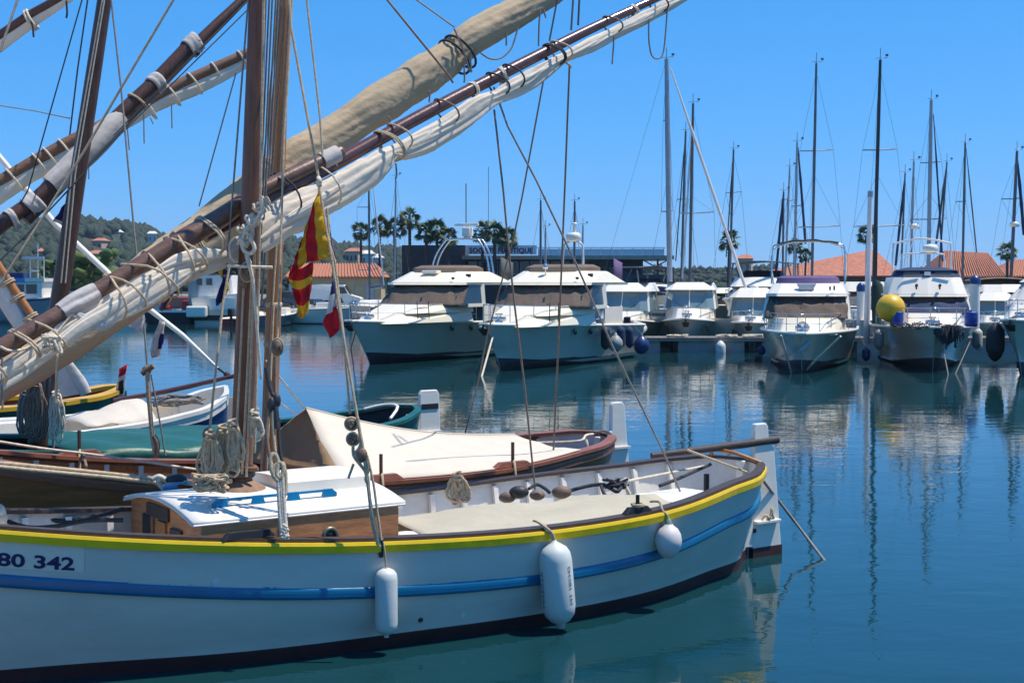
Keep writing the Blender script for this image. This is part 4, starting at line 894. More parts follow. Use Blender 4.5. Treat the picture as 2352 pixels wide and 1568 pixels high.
# ---- boats along the far left quay
def ferry():
    d = 94; X = lambda px: P(px,0,d).x; Z = lambda py: P(0,py,d).z
    rt = thing('cabin_launch', 'long cabin launch with blue and white roof and big windows at the far left quay', 'launch', (X(30), d, 0))
    x0, x1 = X(-60), X(118)
    mb = MB(); rows = []
    for i in range(13):
        t = i/12; x = lerp(x1+.3, x0, t); b = 1.5*min(1,(t*4)**.6+.02); zt = lerp(Z(681), Z(688), min(1,t*2))
        rows.append([V((x-.0, d-b, zt)), V((x-.2, d-b*.93, .3)), V((x-.4,d-b*.8,-.2)), V((x-.4,d+b*.8,-.2)), V((x-.2,d+b*.93,.3)), V((x,d+b,zt))])
    mb.grid(rows); mb.build('hull', M['alu'], rt)
    mb = MB(); mb.grid([[r[0]-V((0,0,.02)), r[-1]-V((0,0,.02))] for r in rows]); mb.build('deck', M['gel'], rt)
    mb = MB(); mb.tube([r[0]+V((0,-.02,-.08)) for r in rows], .09, 6); mb.build('rubbing_strake', M['navy_paint'], rt)
    mb = MB(); mb.box(((X(-60)+X(100))/2, d, (Z(684)+Z(648))/2), (X(100)-X(-60), 2.3, Z(648)-Z(684))); mb.build('wheelhouse', M['gel'], rt, bevel=.05)
    for a, b in ((-40,-8),(2,27),(36,59),(64,88)):
        mb = MB(); mb.box(((X(a)+X(b))/2, d-1.16, Z(663.5)), (X(b)-X(a), .06, Z(653)-Z(674))); mb.build('window', M['glass'], rt)
    mb = MB(); mb.box(((X(-62)+X(62))/2, d, Z(643)), (X(62)-X(-62), 2.5, .26)); mb.build('blue_roof', mk('roof_blue', (.08,.26,.6), .5), rt)
    mb = MB(); mb.box(((X(62.2)+X(106))/2, d, Z(643)), (X(106)-X(62.2), 2.5, .24)); mb.build('cabin_roof', M['gel'], rt)
    mb = MB()
    for px in (60,78,92): mb.tube([(X(px),d,Z(639)),(X(px),d,Z(591 if px != 78 else 560))], .035, 6)
    mb.box(((X(42)+X(92))/2, d, Z(592)), (X(92)-X(42), .1, .16)); mb.box((X(72),d,Z(622)), (.5,.1,.08)); mb.build('gantry', M['alu_white'], rt)
    house_ = MB(); house_.box((X(18), d, Z(633)), (2.2, 1.8, .45)); house_.build('canopy', M['navy'], rt, bevel=.08)
ferry()
def trawler():
    d = 92; X = lambda px: P(px,0,d).x; Z = lambda py: P(0,py,d).z
    rt = thing('trawler', 'white fishing boat with arched wheelhouse door, stern on to the far quay', 'trawler', (X(488), d, 0))
    mb = MB(); mb.frust([V((X(452),d-1.6,-.2)),V((X(560),d-1.6,-.2)),V((X(560),d+1.8,-.2)),V((X(452),d+1.8,-.2))], [V((X(446),d-1.8,Z(684))),V((X(566),d-1.8,Z(672))),V((X(566),d+1.8,Z(672))),V((X(446),d+1.8,Z(684)))]); mb.build('hull', M['gel'], rt, bevel=.08)
    mb = MB(); mb.box((X(506), d-1.75, Z(728)), (X(560)-X(452), .1, .32)); mb.build('boot_top', M['black'], rt)
    mb = MB(); mb.frust([V((X(452),d-1.2,Z(684))),V((X(540),d-1.2,Z(676))),V((X(540),d+1.2,Z(676))),V((X(452),d+1.2,Z(684)))], [V((X(458),d-1.1,Z(632))),V((X(534),d-1.1,Z(632))),V((X(534),d+1.1,Z(632))),V((X(458),d+1.1,Z(632)))]); mb.build('wheelhouse', M['white_worn'], rt, bevel=.2)
    mb = MB(); pts = [(436,700),(436,655),(441,642),(449,642),(456,655),(456,700)]; mb.prism([V((X(a),d-1.26,Z(b))) for a, b in pts], (0,.08,0)); mb.build('arched_door', M['glass_pale'], rt)
    for a in (461, 484):
        mb = MB(); mb.box((X(a), d-1.17, Z(647)), (.42,.1,.48)); f = mb.build('window', M['alu'], rt); mb = MB(); mb.box((X(a), d-1.19, Z(647)), (.34,.1,.4)); mb.build('pane', M['glass'], f)
    mb = MB(); mb.box((X(462), d-2.1, Z(714)), (X(486)-X(440), .6, Z(702)-Z(727))); mb.build('transom_step', M['gel'], rt, bevel=.1)
    mb = MB(); mb.box((X(518), d-1.83, Z(697)), (X(548)-X(490),.1,Z(684)-Z(710))); mb.build('side_board', M['white'], rt)
trawler()
def workboat():
    d = 91; X = lambda px: P(px,0,d).x; Z = lambda py: P(0,py,d).z
    rt = thing('workboat', 'low dark workboat with red gear and white rail, left of the white trawler', 'workboat', (X(390), d, 0))
    mb = MB(); mb.frust([V((X(340),d-1,-.2)),V((X(436),d-1,-.2)),V((X(436),d+1,-.2)),V((X(340),d+1,-.2))], [V((X(332),d-1.2,Z(714))),V((X(440),d-1.2,Z(714))),V((X(440),d+1.2,Z(714))),V((X(332),d+1.2,Z(714)))]); mb.build('hull', M['antifoul_dark'], rt, bevel=.1)
    mb = MB(); mb.box((X(386), d-1.2, Z(714)), (X(440)-X(332), .12, .14)); mb.build('rubbing_strake', M['white'], rt)
    mb = MB(); mb.box((X(372),d,Z(708)), (.7,.6,.4)); mb.build('gear_box', M['red'], rt, bevel=.1)
    mb = MB(); mb.box((X(420),d,Z(703)), (.4,.5,.7)); mb.build('gear_box', M['red'], rt, bevel=.1)
    mb = MB()
    for px in (395, 410, 432): mb.tube([(X(px),d,Z(714)),(X(px),d,Z(676))], .04, 5)
    mb.tube([(X(395),d,Z(678)),(X(432),d,Z(678))], .04, 5); mb.build('gantry', M['alu_white'], rt)
    mb = MB(); mb.box((X(402), d+.3, Z(694)), (1.4,.8,.8)); mb.build('net_bin', mk('orange_bin', (.5,.16,.1), .7), rt, bevel=.1)
workboat()
def open_boat(label, px, d, L_, B, phi, zb, mat, motor=True, cab=None, wind=True, name='motorboat'):
    p = P(px, 720, d); rt = thing(name, label, 'motorboat', (p.x, d, 0), FWD(phi), 'small motorboats along the far quay')
    edge = mhull(rt, L_, B, zb, zb*.8, .5, M[mat], M['navy_paint'], boot=False)
    mb = MB(); mb.box((-L_*.5,0,zb+.05), (L_*.2,B*.5,.5)); mb.build('console', M['gel'], rt, local=True, bevel=.06)
    if wind: mb = MB(); mb.grid([[V((-L_*.38-.25*v, y*B*.3, zb+.25+.4*v)) for y in (-1,-.5,0,.5,1)] for v in (0,1)]); mb.build('windscreen', M['glass'], rt, local=True, solid=.02)
    if motor:
        mb = MB(); mb.box((-L_-.2,0,zb+.3), (.4,.34,.5)); mb.box((-L_-.2,0,zb-.3), (.18,.16,.9)); mb.build('outboard_motor', M['black'], rt, local=True, bevel=.08)
    rails(rt, edge, [0,.2,.4], .35, mid=False)
open_boat('red inflatable with pale console just right of the orange mast', 628, 91, 5, 2, R(200), .55, 'red', True)
open_boat('dark boat with two upright outboards below the striped flag', 668, 92, 5.5, 2.2, R(185), .8, 'alu_dark')
open_boat('pinkish motorboat between the striped and the tricolour flag', 735, 92, 5.5, 2.1, R(70), .85, 'fender_pink')
open_boat('white open boat with windscreen, left of the left flybridge yacht', 800, 91, 6, 2.2, R(300), .9, 'gel')
open_boat('white bow of a moored boat touching the left flybridge yacht', 858, 90, 6.5, 2.3, R(290), 1.1, 'gel')
open_boat('small white motorboat under the navy canopy behind the brown yard', 205, 95, 6, 2.2, R(60), 1.4, 'gel', False)
open_boat('white dinghy tucked between dark boat and pinkish boat', 702, 94, 4.5, 1.8, R(10), .9, 'gel')
# ================================================================== FOREGROUND POINTUS
TH = R(34.6)
def proj(p):
    y = p[1]*_c - (p[2]-CAMH)*_s; u = p[1]*_s + (p[2]-CAMH)*_c
    return CX + FPX*p[0]/y, CY - FPX*u/y
class Pointu:                        # double-ended wooden boat; local x runs from the sternpost to the bow, y towards the camera side
    def __init__(s, name, label, T, US, bs, zs, bw, Lb, cat='pointu boat', th=TH, group=None):
        s.rt = thing(name, label, cat, (T[0], T[1], 0), pi + th, group); s.M = ROOTM[s.rt.name]; s.L = Lb
        s.bs, s.zs, s.bw = crv(US, bs), crv(US, zs), crv(US, bw); s.zp = .1
    def w(s, u, v, z): return s.M @ V((u, v, z))
    def hy(s, u, z):
        b, w, t = s.bs(u), s.bw(u), s.zs(u)
        if z >= s.zp: q = (z-s.zp)/(t-s.zp); return w + (b-w)*q**.95 + .035*sin(pi*min(q,1))*min(1, w/.5)
        q = (s.zp-z)/(s.zp+.5); return w*max(0, 1-q**2.2)**.6
    def stations(s, n=44): return [s.L*(.5-.5*cos(pi*i/n)) for i in range(n+1)]
    def hull(s, paint, inner, deckz=.24, anti='antifoul', dm='teak', deck_u=None, ribs=True, rib_step=.36):
        US = s.stations(); mb = MB(); rows = []
        for u in US:
            t = s.zs(u); zz = [-.5,-.4,-.25,-.1,0,s.zp] + [lerp(s.zp, t, q) for q in (.12,.25,.4,.55,.7,.85,1)]
            half = [(s.hy(u, z), z) for z in zz]
            rows.append([V((u,-y,z)) for y, z in half[::-1]] + [V((u,y,z)) for y, z in half])
        n = len(rows[0]); h = n//2
        mb.grid(rows, mf=lambda i, j: 1 if h-6 <= j <= h+4 else 0); s.hullo = mb.build('hull', [paint, M[anti]], s.rt, local=True)
        for sg, nm in ((1,'near'),(-1,'far')):        # inner planking
            mb = MB(); mb.grid([[V((u, sg*max(.0, s.hy(u, z)-.045), z)) for z in [lerp(s.zs(u)-deckz-.12, s.zs(u)-.005, q) for q in (0,.5,1)]] for u in US[1:-2]]); mb.build('inner_planking', inner, s.rt, local=True)
        mb = MB(); mb.grid([[V((u, y*max(.02, s.hy(u, s.zs(u)-deckz)-.05), s.zs(u)-deckz)) for y in (-1,-.5,0,.5,1)] for u in US[2:-2]]); mb.build('deck', M[dm], s.rt, local=True)
        if ribs:
            u = .5
            while u < s.L-.8:
                for sg in (-1, 1):
                    mb = MB(); t = s.zs(u)
                    for (du) in (-.022,):
                        z0, z1 = t-deckz, t-.03; y0, y1 = s.hy(u,z0)-.055, s.hy(u,z1)-.055
                        mb.prism([(u-.025,sg*y0,z0),(u+.025,sg*y0,z0),(u+.025,sg*y1,z1),(u-.025,sg*y1,z1)], (0,-sg*.04,0))
                    mb.build('frame', inner, s.rt, local=True)
                u += rib_step
    def strip(s, name, mat, dz, w, h, out=0, u0=0, u1=None, both=True, flare=None, round_=False, offs=None):   # moulding along the hull, dz below the sheer
        u1 = s.L if u1 is None else u1; mb = MB()
        for sg in ((1,-1) if both else (1,)):
            N = 60; rows = []
            for i in range(N+1):
                u = lerp(u0, u1, i/N); q = (u1-u0); uu = u0 + q*(.5-.5*cos(pi*i/N)); z = s.zs(uu) - (offs(uu) if offs else dz)
                y = s.hy(uu, min(z, s.zs(uu))) + out
                if round_: prof = [(y-.006, z-h/2), (y+w*.7, z-h*.42), (y+w, z-h*.22), (y+w*.75, z-.002), (y+w, z+h*.22), (y+w*.7, z+h*.42), (y-.006, z+h/2)]
                else: prof = [(y-.006, z-h/2), (y+w*.8, z-h/2), (y+w, z+h*.2), (y+w*.8, z+h/2), (y-.006, z+h/2)]
                rows.append([V((uu, sg*a, b)) for a, b in prof])
            mb.grid(rows, smooth=round_, closed=True)
        return mb.build(name, mat, s.rt, local=True)
    def gunwale(s, mat, w=.12, h=.035, over=.02, name='gunwale'):
        mb = MB(); US = s.stations(60)
        for sg in (1,-1):
            mb.grid([[V((u, sg*max(0,y), z)) for y, z in ((s.bs(u)+over, s.zs(u)), (s.bs(u)+over, s.zs(u)+h), (s.bs(u)-w, s.zs(u)+h), (s.bs(u)-w, s.zs(u)))] for u in US], smooth=False, closed=True)
        return mb.build(name, mat, s.rt, local=True)
    def at(s, px, py, top=False):    # hull point on the camera side seen at a photo pixel
        best = None
        for i in range(281):
            u = s.L*i/280*.98+.01
            for k in range(1 if top else 36):
                z = s.zs(u) if top else lerp(-.1, s.zs(u), k/35)
                w = s.w(u, s.hy(u, z), z); x, y = proj(w); e = (x-px)**2 + (0 if top else (y-py)**2)
                if best is None or e < best[0]: best = (e, u, z, w)
        return best[1:]
    def rudder(s, poly, mat, tip=None, dark=None, name='rudder'):
        mb = MB(); mb.prism([(u,-.03,z) for u, z in poly], (0,.06,0)); r = mb.build(name, mat, s.rt, local=True, bevel=.012)
        zlow = [(u, z) for u, z in poly if z < .0]; us = [u for u, z in zlow]
        if dark:
            mb = MB(); mb.box(((min(us)+max(us))/2, 0, -.14), (max(us)-min(us)+.006, .068, .48)); mb.build('boot_top', dark, r, local=True)
        return r
    def sternpost(s, mat, z0=.1, z1=None, w=.1, aft=.05):
        z1 = z1 or s.zs(0)+.02
        mb = MB(); mb.prism([(-aft,-w/2,z0),(.12,-w/2,z0),(.10,-w/2,z1),(-aft,-w/2,z1)], (0,w,0)); mb.build('sternpost', mat, s.rt, local=True, bevel=.01)

US9 = [0,.12,.4,1,2,3.2,4.5,5.8,7.0,8.0,8.5]
A = Pointu('wooden_boat', 'white wooden pointu with yellow rubbing strake, blue stripe and plywood cabin in the foreground', (2.363,13.971), US9,
           [.02,.33,.63,.86,1.17,1.21,1.09,.92,.58,.22,.03], [.993,1.0,.97,.918,.843,.803,.83,.925,1.055,1.2,1.29], [.015,.08,.33,.57,.92,1.05,.95,.76,.36,.1,.02], 8.5)
A.hull(M['hull_white'], M['white_worn'], .34, dm='white_worn')
A.gunwale(M['cap'], .11, .03, .0)
A.strip('rubbing_strake', M['yellow'], .035, .035, .075)
A.strip('hull_stripe', M['blue_worn'], .33, .03, .1, u0=.06, round_=True, offs=crv([0,.15,.5,1.2,8.5],[.21,.26,.32,.35,.345]))
A.strip('chipped_edge', M['chips'], .27, .012, .02, u0=3.4, u1=6.6, both=False, offs=crv([0,.5,1.2,8.5],[.24,.25,.294,.294]))
A.sternpost(M['white'], .12, 1.0)
mb = MB(); mb.prism([(.0,-.03,.12),(.75,-.03,.12),(.42,-.03,.42),(.22,-.03,.62),(.0,-.03,.7)], (0,.06,0)); mb.build('skeg', M['white'], A.rt, local=True)
mb = MB(); mb.prism([(-.0,-.032,-.3),(.06,-.032,-.3),(.06,-.032,.118),(-.0,-.032,.118)], (0,.064,0)); mb.prism([(.06,-.03,.05),(.9,-.03,-.1),(.9,-.03,.118),(.06,-.03,.118)], (0,.06,0)); mb.build('stern_iron', M['antifoul_dark'], A.rt, local=True)
rud = A.rudder([(-.07,-.38),(-.07,.25),(-.075,1.02),(-.08,1.3),(-.1,1.36),(-.25,1.36),(-.275,1.32),(-.285,1.18),(-.36,1.1),(-.4,.75),(-.47,.12),(-.475,-.38)], M['white'], dark=M['antifoul'])
mb = MB(); mb.box((-.24,.045,.36), (.34,.09,.035)); mb.build('step_plate', M['white_worn'], rud, local=True, bevel=.008)
mb = MB(); mb.tube(smooth([(-.16,.06,.385),(-.2,.07,.43),(-.25,.085,.4),(-.28,.08,.5),(-.3,.07,.42),(-.33,.06,.385),(-.22,.075,.39)], 4), .012, 6); mb.build('step_rope', M['rope'], rud, local=True)
mb = MB()
for z in (.28,.8): mb.box((-.03,0,z), (.14,.09,.04))
mb.build('pintle', M['iron'], rud, local=True)
mb = MB(); mb.tube([A.w(-.42,.02,1.18), A.w(.1,.02,1.165), A.w(1.25,.0,1.13)], [.04,.042,.03], 8, flat=.75); tl = mb.build('tiller', M['cap'], A.rt)
mb = MB(); mb.tube([A.w(-.22,.0,1.15), A.w(-.24,.0,1.3)], .022, 6); mb.build('tiller_pin', M['iron'], tl)
# bulkhead arch over the stern
mb = MB(); mb.tube(smooth([A.w(.15,.35,1.02), A.w(.3,.18,1.1), A.w(.35,0,1.12), A.w(.3,-.18,1.1), A.w(.15,-.35,1.02)], 3), .02, 7); mb.build('stern_hoop', M['wood_orange'], A.rt)
# cabin
U0, U1, HW, ZT, CR = 4.455, 6.08, .729, 1.06, .10
def camb(v, hw=HW): return CR*(1-(v/hw)**2) if abs(v) < hw else 0
mb = MB()
for sg in (1,-1): mb.box(((U0+U1)/2, sg*(HW-.012), (.5+ZT)/2), (U1-U0-.05, .024, ZT-.5))
side = mb.build('cabin_side', M['cabin'], A.rt, local=True)
for u, nm in ((U1,'cabin_front'),(U0,'cabin_back')):
    vs = np.linspace(-HW, HW, 15); pts = [(u,-HW,.5)] + [(u, v, ZT+camb(v)-.012) for v in vs] + [(u,HW,.5)]
    mb = MB(); mb.prism(pts, (.025 if u == U0 else -.025,0,0)); o = mb.build(nm, M['cabin'], A.rt, local=True)
    if u == U1:
        for (v0, v1, z0, z1, nm2, mt) in ((-.33,.12,.985,1.085,'name_board','cap'),(.16,.38,.86,.955,'name_board','cap'),(-.12,.06,.80,.975,'hatch_door','wood_orange'),(-.42,-.24,.82,.985,'cabin_window','black'),(-.24,-.2,.81,.99,'window_frame','teak')):
            mb = MB(); mb.box((U1+.012, (v0+v1)/2, (z0+z1)/2), (.025, v1-v0, z1-z0)); mb.build(nm2, M[mt], o, local=True, bevel=.006)
OV = .006
mb = MB(); vs = np.linspace(-HW-OV, HW+OV, 19)
mb.grid([[V((u, v, ZT+camb(v)+.002)) for v in vs] for u in np.linspace(U0-.06, U1+.06, 12)]); roof = mb.build('cabin_roof', M['white'], A.rt, local=True, solid=.03)
mb = MB()
for u in (U0-.06, U1+.06): mb.tube([V((u, v, ZT+camb(v)-.01)) for v in vs], .009, 5)
for sg in (-1,1): mb.tube([V((U0-.06, sg*(HW+OV), ZT+camb(HW+OV)-.01)), V((U1+.06, sg*(HW+OV), ZT+camb(HW+OV)-.01))], .009, 5)
mb.build('roof_trim', M['white_worn'], roof, local=True)
hx0, hx1 = 4.5, 5.22                    # raised sliding hatch
mb = MB(); hv = np.linspace(-.36,.36,11)
a_ = [V((hx0, v, ZT+camb(v)+.105)) for v in hv]; b_ = [V((hx1, v, ZT+camb(v)+.105)) for v in hv]
mb.grid([a_, b_]); mb.add(a_ + [V((hx0,.36,ZT+camb(.36)+.012)),V((hx0,-.36,ZT+camb(.36)+.012))], [tuple(range(13))]); mb.add(b_ + [V((hx1,.36,ZT+camb(.36)+.012)),V((hx1,-.36,ZT+camb(.36)+.012))], [tuple(range(12,-1,-1))])
for e in (0,-1): mb.add([a_[e], b_[e], V((hx1,a_[e].y,ZT+.09)), V((hx0,a_[e].y,ZT+.09))], [(0,1,2,3)])
mb.build('sliding_hatch', M['white'], roof, local=True)
for v, sc in ((.5,1),(-.5,1)):            # blue grab rails with three openings
    mb = MB(); ua, ub = 4.92, 5.86; zb_ = ZT+camb(v)+.018; n = 3
    mb.prism([(ub+.04,v-.014,zb_),(ub-.02,v-.014,zb_+.04),(ua+.02,v-.014,zb_+.04),(ua-.04,v-.014,zb_),(ua-.04,v-.014,zb_+.03),(ua,v-.014,zb_+.058),(ub,v-.014,zb_+.058),(ub+.04,v-.014,zb_+.03)], (0,.028,0))
    for k in range(n+1): u = lerp(ua+.03, ub-.03, k/n); mb.prism([(u-.055,v-.0142,zb_-.006),(u+.055,v-.0142,zb_-.006),(u+.035,v-.0142,zb_+.06),(u-.035,v-.0142,zb_+.06)], (0,.0284,0))
    mb.build('grab_rail', M['blue'], roof, local=True)
p = None                                  # porthole on the cabin side at photo pixel (759, 1222)
best = min(((proj(A.w(u, HW, .86))[0]-759)**2, u) for u in np.linspace(U0, U1, 200)); pu = best[1]
mb = MB(); mb.lathe((pu, HW+.001, .872), [(.045,.0),(.045,.016),(.052,.02),(.066,.016),(.07,0)], 22, axis=(0,1,0)); ph = mb.build('porthole', mk('bronze', (.2,.2,.14), .4, .3, 20, metal=.6), side, local=True)
mb = MB(); mb.lathe((pu, HW+.002, .872), [(.0,.004),(.046,.004),(.046,.0)], 20, axis=(0,1,0)); mb.build('porthole_glass', M['glass'], side, local=True)
# mast with its rope work
mbse = A.w(5.46, 0, 1.14); mtop = P(612, -560, 10.85)
def mast_pts(b, t, n=12): return [b.lerp(t, i/n) for i in range(n+1)]
mb = MB(); mb.tube(mast_pts(mbse, mtop), [lerp(.088,.058,i/12) for i in range(13)], 18); mast = mb.build('mast', M['wood'], A.rt)
def mz(b, t, py):                        # point on a mast axis at photo height py
    lo, hi = 0, 1
    for _ in range(40):
        m = (lo+hi)/2
        if proj(b.lerp(t, m))[1] > py: lo = m
        else: hi = m
    return b.lerp(t, lo)
mb = MB(); mb.lathe(mbse + V((0,0,-.02)), [(.2,0),(.215,.03),(.19,.07),(.13,.1),(.1,.12)], 20); mb.build('mast_collar', mk('collar_leather', (.27,.16,.1), .8, .3, 12, .4, 20), mast)
mb = MB(); mb.lathe(mbse + V((0,0,.12)), [(.1,0),(.118,.02),(.118,.06),(.1,.08)], 18); mb.build('mast_band', M['iron'], mast)
c_ = mbse + V((0,0,.2)); mb = MB()
mb.tube([c_ + V((-.33,-.04,0)), c_ + V((.16,-.1,.0))], .018, 6)
for k in range(14):
    a = k/14*2*pi; b = (k+1)/14*2*pi
mb.tube([c_+V((.12*cos(a), .12*sin(a), 0)) for a in np.linspace(0, 2*pi, 20)], .016, 6); mb.build('pin_rail', M['teak'], mast)
# stowed deck cover and stern hatch
def tarp():
    mb = MB(); rows = []
    for i in range(31):
        u = lerp(1.9, 4.38, i/30); row = []
        for j in range(17):
            q = j/16; vn = A.bs(u)-.10; vf = .17 + .03*sin(u*3) if u > 2.55 else lerp(.78, .17, (u-1.9)/.65); v = lerp(vn, vf, q)
            z = A.zs(u)+.014 + .055*sin(pi*min(1,q*1.2)*.5) + .02*sin(u*5+q*4)*q + .03*q*NZ.noise(V((u*2.2, v*4, 1))) + .012*NZ.noise(V((u*6+v*5, v*3, 4))) + (-.16*(max(0,q-.88)/.12)**1.5)
            row.append(A.w(u, v, z))
        rows.append(row)
    mb.grid(rows); o = one(mb, 'tarpaulin', M['tarp'], 'flat beige tarpaulin stretched over the cockpit of the white pointu', 'tarpaulin', solid=.006)
tarp()
mb = MB(); pts = [(1456,1134),(1566,1119),(1656,1131),(1566,1157)]; z = .86; q = [PZ(x, y, z) for x, y in pts]
mb.prism([p-V((0,0,.07)) for p in q], (0,0,.07)); one(mb, 'hatch_cover', M['white'], 'white hatch board lying in the stern of the white pointu', 'hatch', bevel=.008)
mb = MB(); q = [PZ(x, y, .845) for x, y in ((1408,1152),(1455,1139),(1545,1158),(1500,1172))]; mb.prism([p-V((0,0,.03)) for p in q], (0,0,.03)); one(mb, 'deck_board', M['gel_cream'], 'cream board between the tarpaulin and the white stern hatch', 'board')
# cleats / fairleads on the near gunwale
def bollard_block(px, label, mat, pin=True, ln=.3):
    u, z, w = A.at(px, 0, True); v = A.bs(u)-.05; rt = thing('mooring_chock', label, 'chock', A.w(u, v, z+.03), pi+TH, 'chocks on the gunwales')
    mb = MB(); mb.frust([V((-ln/2,-.035,0)),V((ln/2,-.035,0)),V((ln/2,.035,0)),V((-ln/2,.035,0))], [V((-ln/2+.05,-.028,.05)),V((ln/2-.05,-.028,.05)),V((ln/2-.05,.028,.05)),V((-ln/2+.05,.028,.05))]); mb.build('base', mat, rt, local=True, bevel=.012)
    if pin:
        mb = MB(); mb.tube([(0,0,.05),(0,0,.15)], .017, 8); mb.build('pin', M['black'], rt, local=True)
        mb = MB(); mb.tube([(.05*cos(a), .05*sin(a), .058+.004*a/3) for a in np.linspace(0, 4*pi, 26)], .011, 5); mb.build('turns_of_rope', M['rope'], rt, local=True)
    return rt
bollard_block(1474, 'black chock with upright pin and rope turns on the near gunwale', M['black'])
bollard_block(575, 'long black chock on the gunwale below the cabin side', M['black'], False, .42)
mb = MB(); u, z, w = A.at(1650, 0, True); mb.tube([A.w(u,A.bs(u)-.15,z), A.w(u,A.bs(u)-.15,z+.16)], .026, 8); one(mb, 'thole_pin', M['black'], 'short black post standing inside the stern quarter of the white pointu', 'post')
# registration number on the bow
def hull_text(B, body, px, py, wpx, hpx, mat, name, parent, bold=.02, lift=.004):
    vs, fs = text_mesh(body, 1, bold); x1 = max(v.x for v in vs); y1 = max(v.y for v in vs)
    ua, za, wa = B.at(px, py); ub, zb2, wb = B.at(px+wpx, py); hh = hpx*pxm(wa.y)
    out = []
    for v in vs:
        u = lerp(ua, ub, v.x/x1); base = B.zs(u) - (B.zs(ua)-za); z = base + v.y/y1*hh
        out.append(V((u, B.hy(u, z)+lift, z)))
    mb = MB(); mb.add(out, fs); return mb.build(name, mat, parent, local=True)
ua, za, wa = A.at(-60, 1306); ub, zb2, wb = A.at(196, 1318)
mb = MB(); rows = []
for i in range(9):
    u = lerp(ua, ub, i/8); b = A.zs(u)-(A.zs(ub)-zb2); rows.append([V((u, A.hy(u, b+k*.0625)+.003, b+k*.0625)) for k in range(4)])
mb.grid(rows); plate = mb.build('number_plate', mk('plate_white', (.8,.71,.6), .45, .04), A.rt, local=True)
hull_text(A, '180 342', -44, 1299, 212, 31, mk('number_blue', (.01,.012,.08), .5), 'lettering', plate, .028, .007)
# small hull fittings
for px, py, nm, mt, r in ((967,1420,'hull_drain','black',.013),(494,1338,'rub_block','white_worn',.02)):
    u, z, w = A.at(px, py); mb = MB(); mb.lathe((u, A.hy(u,z)-.004, z), [(.0,.012),(r,.012),(r*1.6,.008),(r*1.6,0)], 12, axis=(0,1,0)); mb.build(nm, M[mt], A.rt, local=True)

# ---- second boat: varnished pointu with the tent
Bt = Pointu('wooden_boat', 'varnished brown pointu with a cream tent over its stern half, behind the white one', (1.06,16.09), US9,
            [.02,.33,.62,.86,1.12,1.14,1.05,.92,.62,.25,.03], [1.02,1.02,.99,.945,.885,.865,.92,1.06,1.28,1.55,1.7], [.015,.08,.33,.57,.9,1.0,.93,.76,.4,.12,.02], 8.5)
Bt.hull(M['hull_wood'], M['white_worn'], .26, anti='antifoul_dark')
Bt.gunwale(M['gun_wood'], .13, .035, .03)
mb = MB(); mb.grid([[Bt.w(u, -(Bt.hy(u, Bt.zs(u)-q)-.075), Bt.zs(u)-q) for q in (.01,.1)] for u in np.linspace(.5,8,40)]); mb.build('inner_strake', M['wood_orange'], Bt.rt, solid=.015)
Bt.strip('inner_rail', M['gun_wood'], .06, .02, .07, both=True)
Bt.sternpost(M['white'], .1, 1.0)
Bt.rudder([(-.07,-.38),(-.07,.95),(-.07,1.06),(-.1,1.06),(-.1,1.36),(-.12,1.39),(-.26,1.39),(-.29,1.36),(-.36,.7),(-.42,-.38)], M['white'], dark=M['antifoul'])
mb = MB(); mb.box((-.2,.04,.86), (.32,.05,.025)); mb.build('rudder_strap', M['white_worn'], Bt.rt, local=True)
for px, lab in ((880,'reddish chock with upright pin on the brown gunwale under the tent edge'),(1183,'reddish chock with upright pin on the brown gunwale near the stern'),(180,'reddish chock on the far brown gunwale left of the coiled ropes')):
    sg = 1 if px > 300 else -1
    best = min(((proj(Bt.w(u, sg*Bt.bs(u), Bt.zs(u)))[0]-px)**2, u) for u in np.linspace(.2, 8.3, 400)); u = best[1]
    rt = thing('mooring_chock', lab, 'chock', Bt.w(u, sg*(Bt.bs(u)-.04), Bt.zs(u)+.036), pi+TH, 'chocks on the gunwales')
    mb = MB(); mb.frust([V((-.24,-.045,0)),V((.24,-.045,0)),V((.24,.045,0)),V((-.24,.045,0))], [V((-.16,-.038,.055)),V((.16,-.038,.055)),V((.16,.038,.055)),V((-.16,.038,.055))]); mb.build('base', M['gun_wood'], rt, local=True, bevel=.01)
    mb = MB(); mb.tube([(0,0,-.03),(.0,0,.25)], .018, 8); mb.build('pin', M['wood_dark'], rt, local=True)
    mb = MB(); mb.tube([(.0,.02,.06),(.02,.06,.04),(.03,.1,-.1),(.02,.1,-.2)], .014, 6); mb.build('rope_end', M['rope'], rt, local=True)
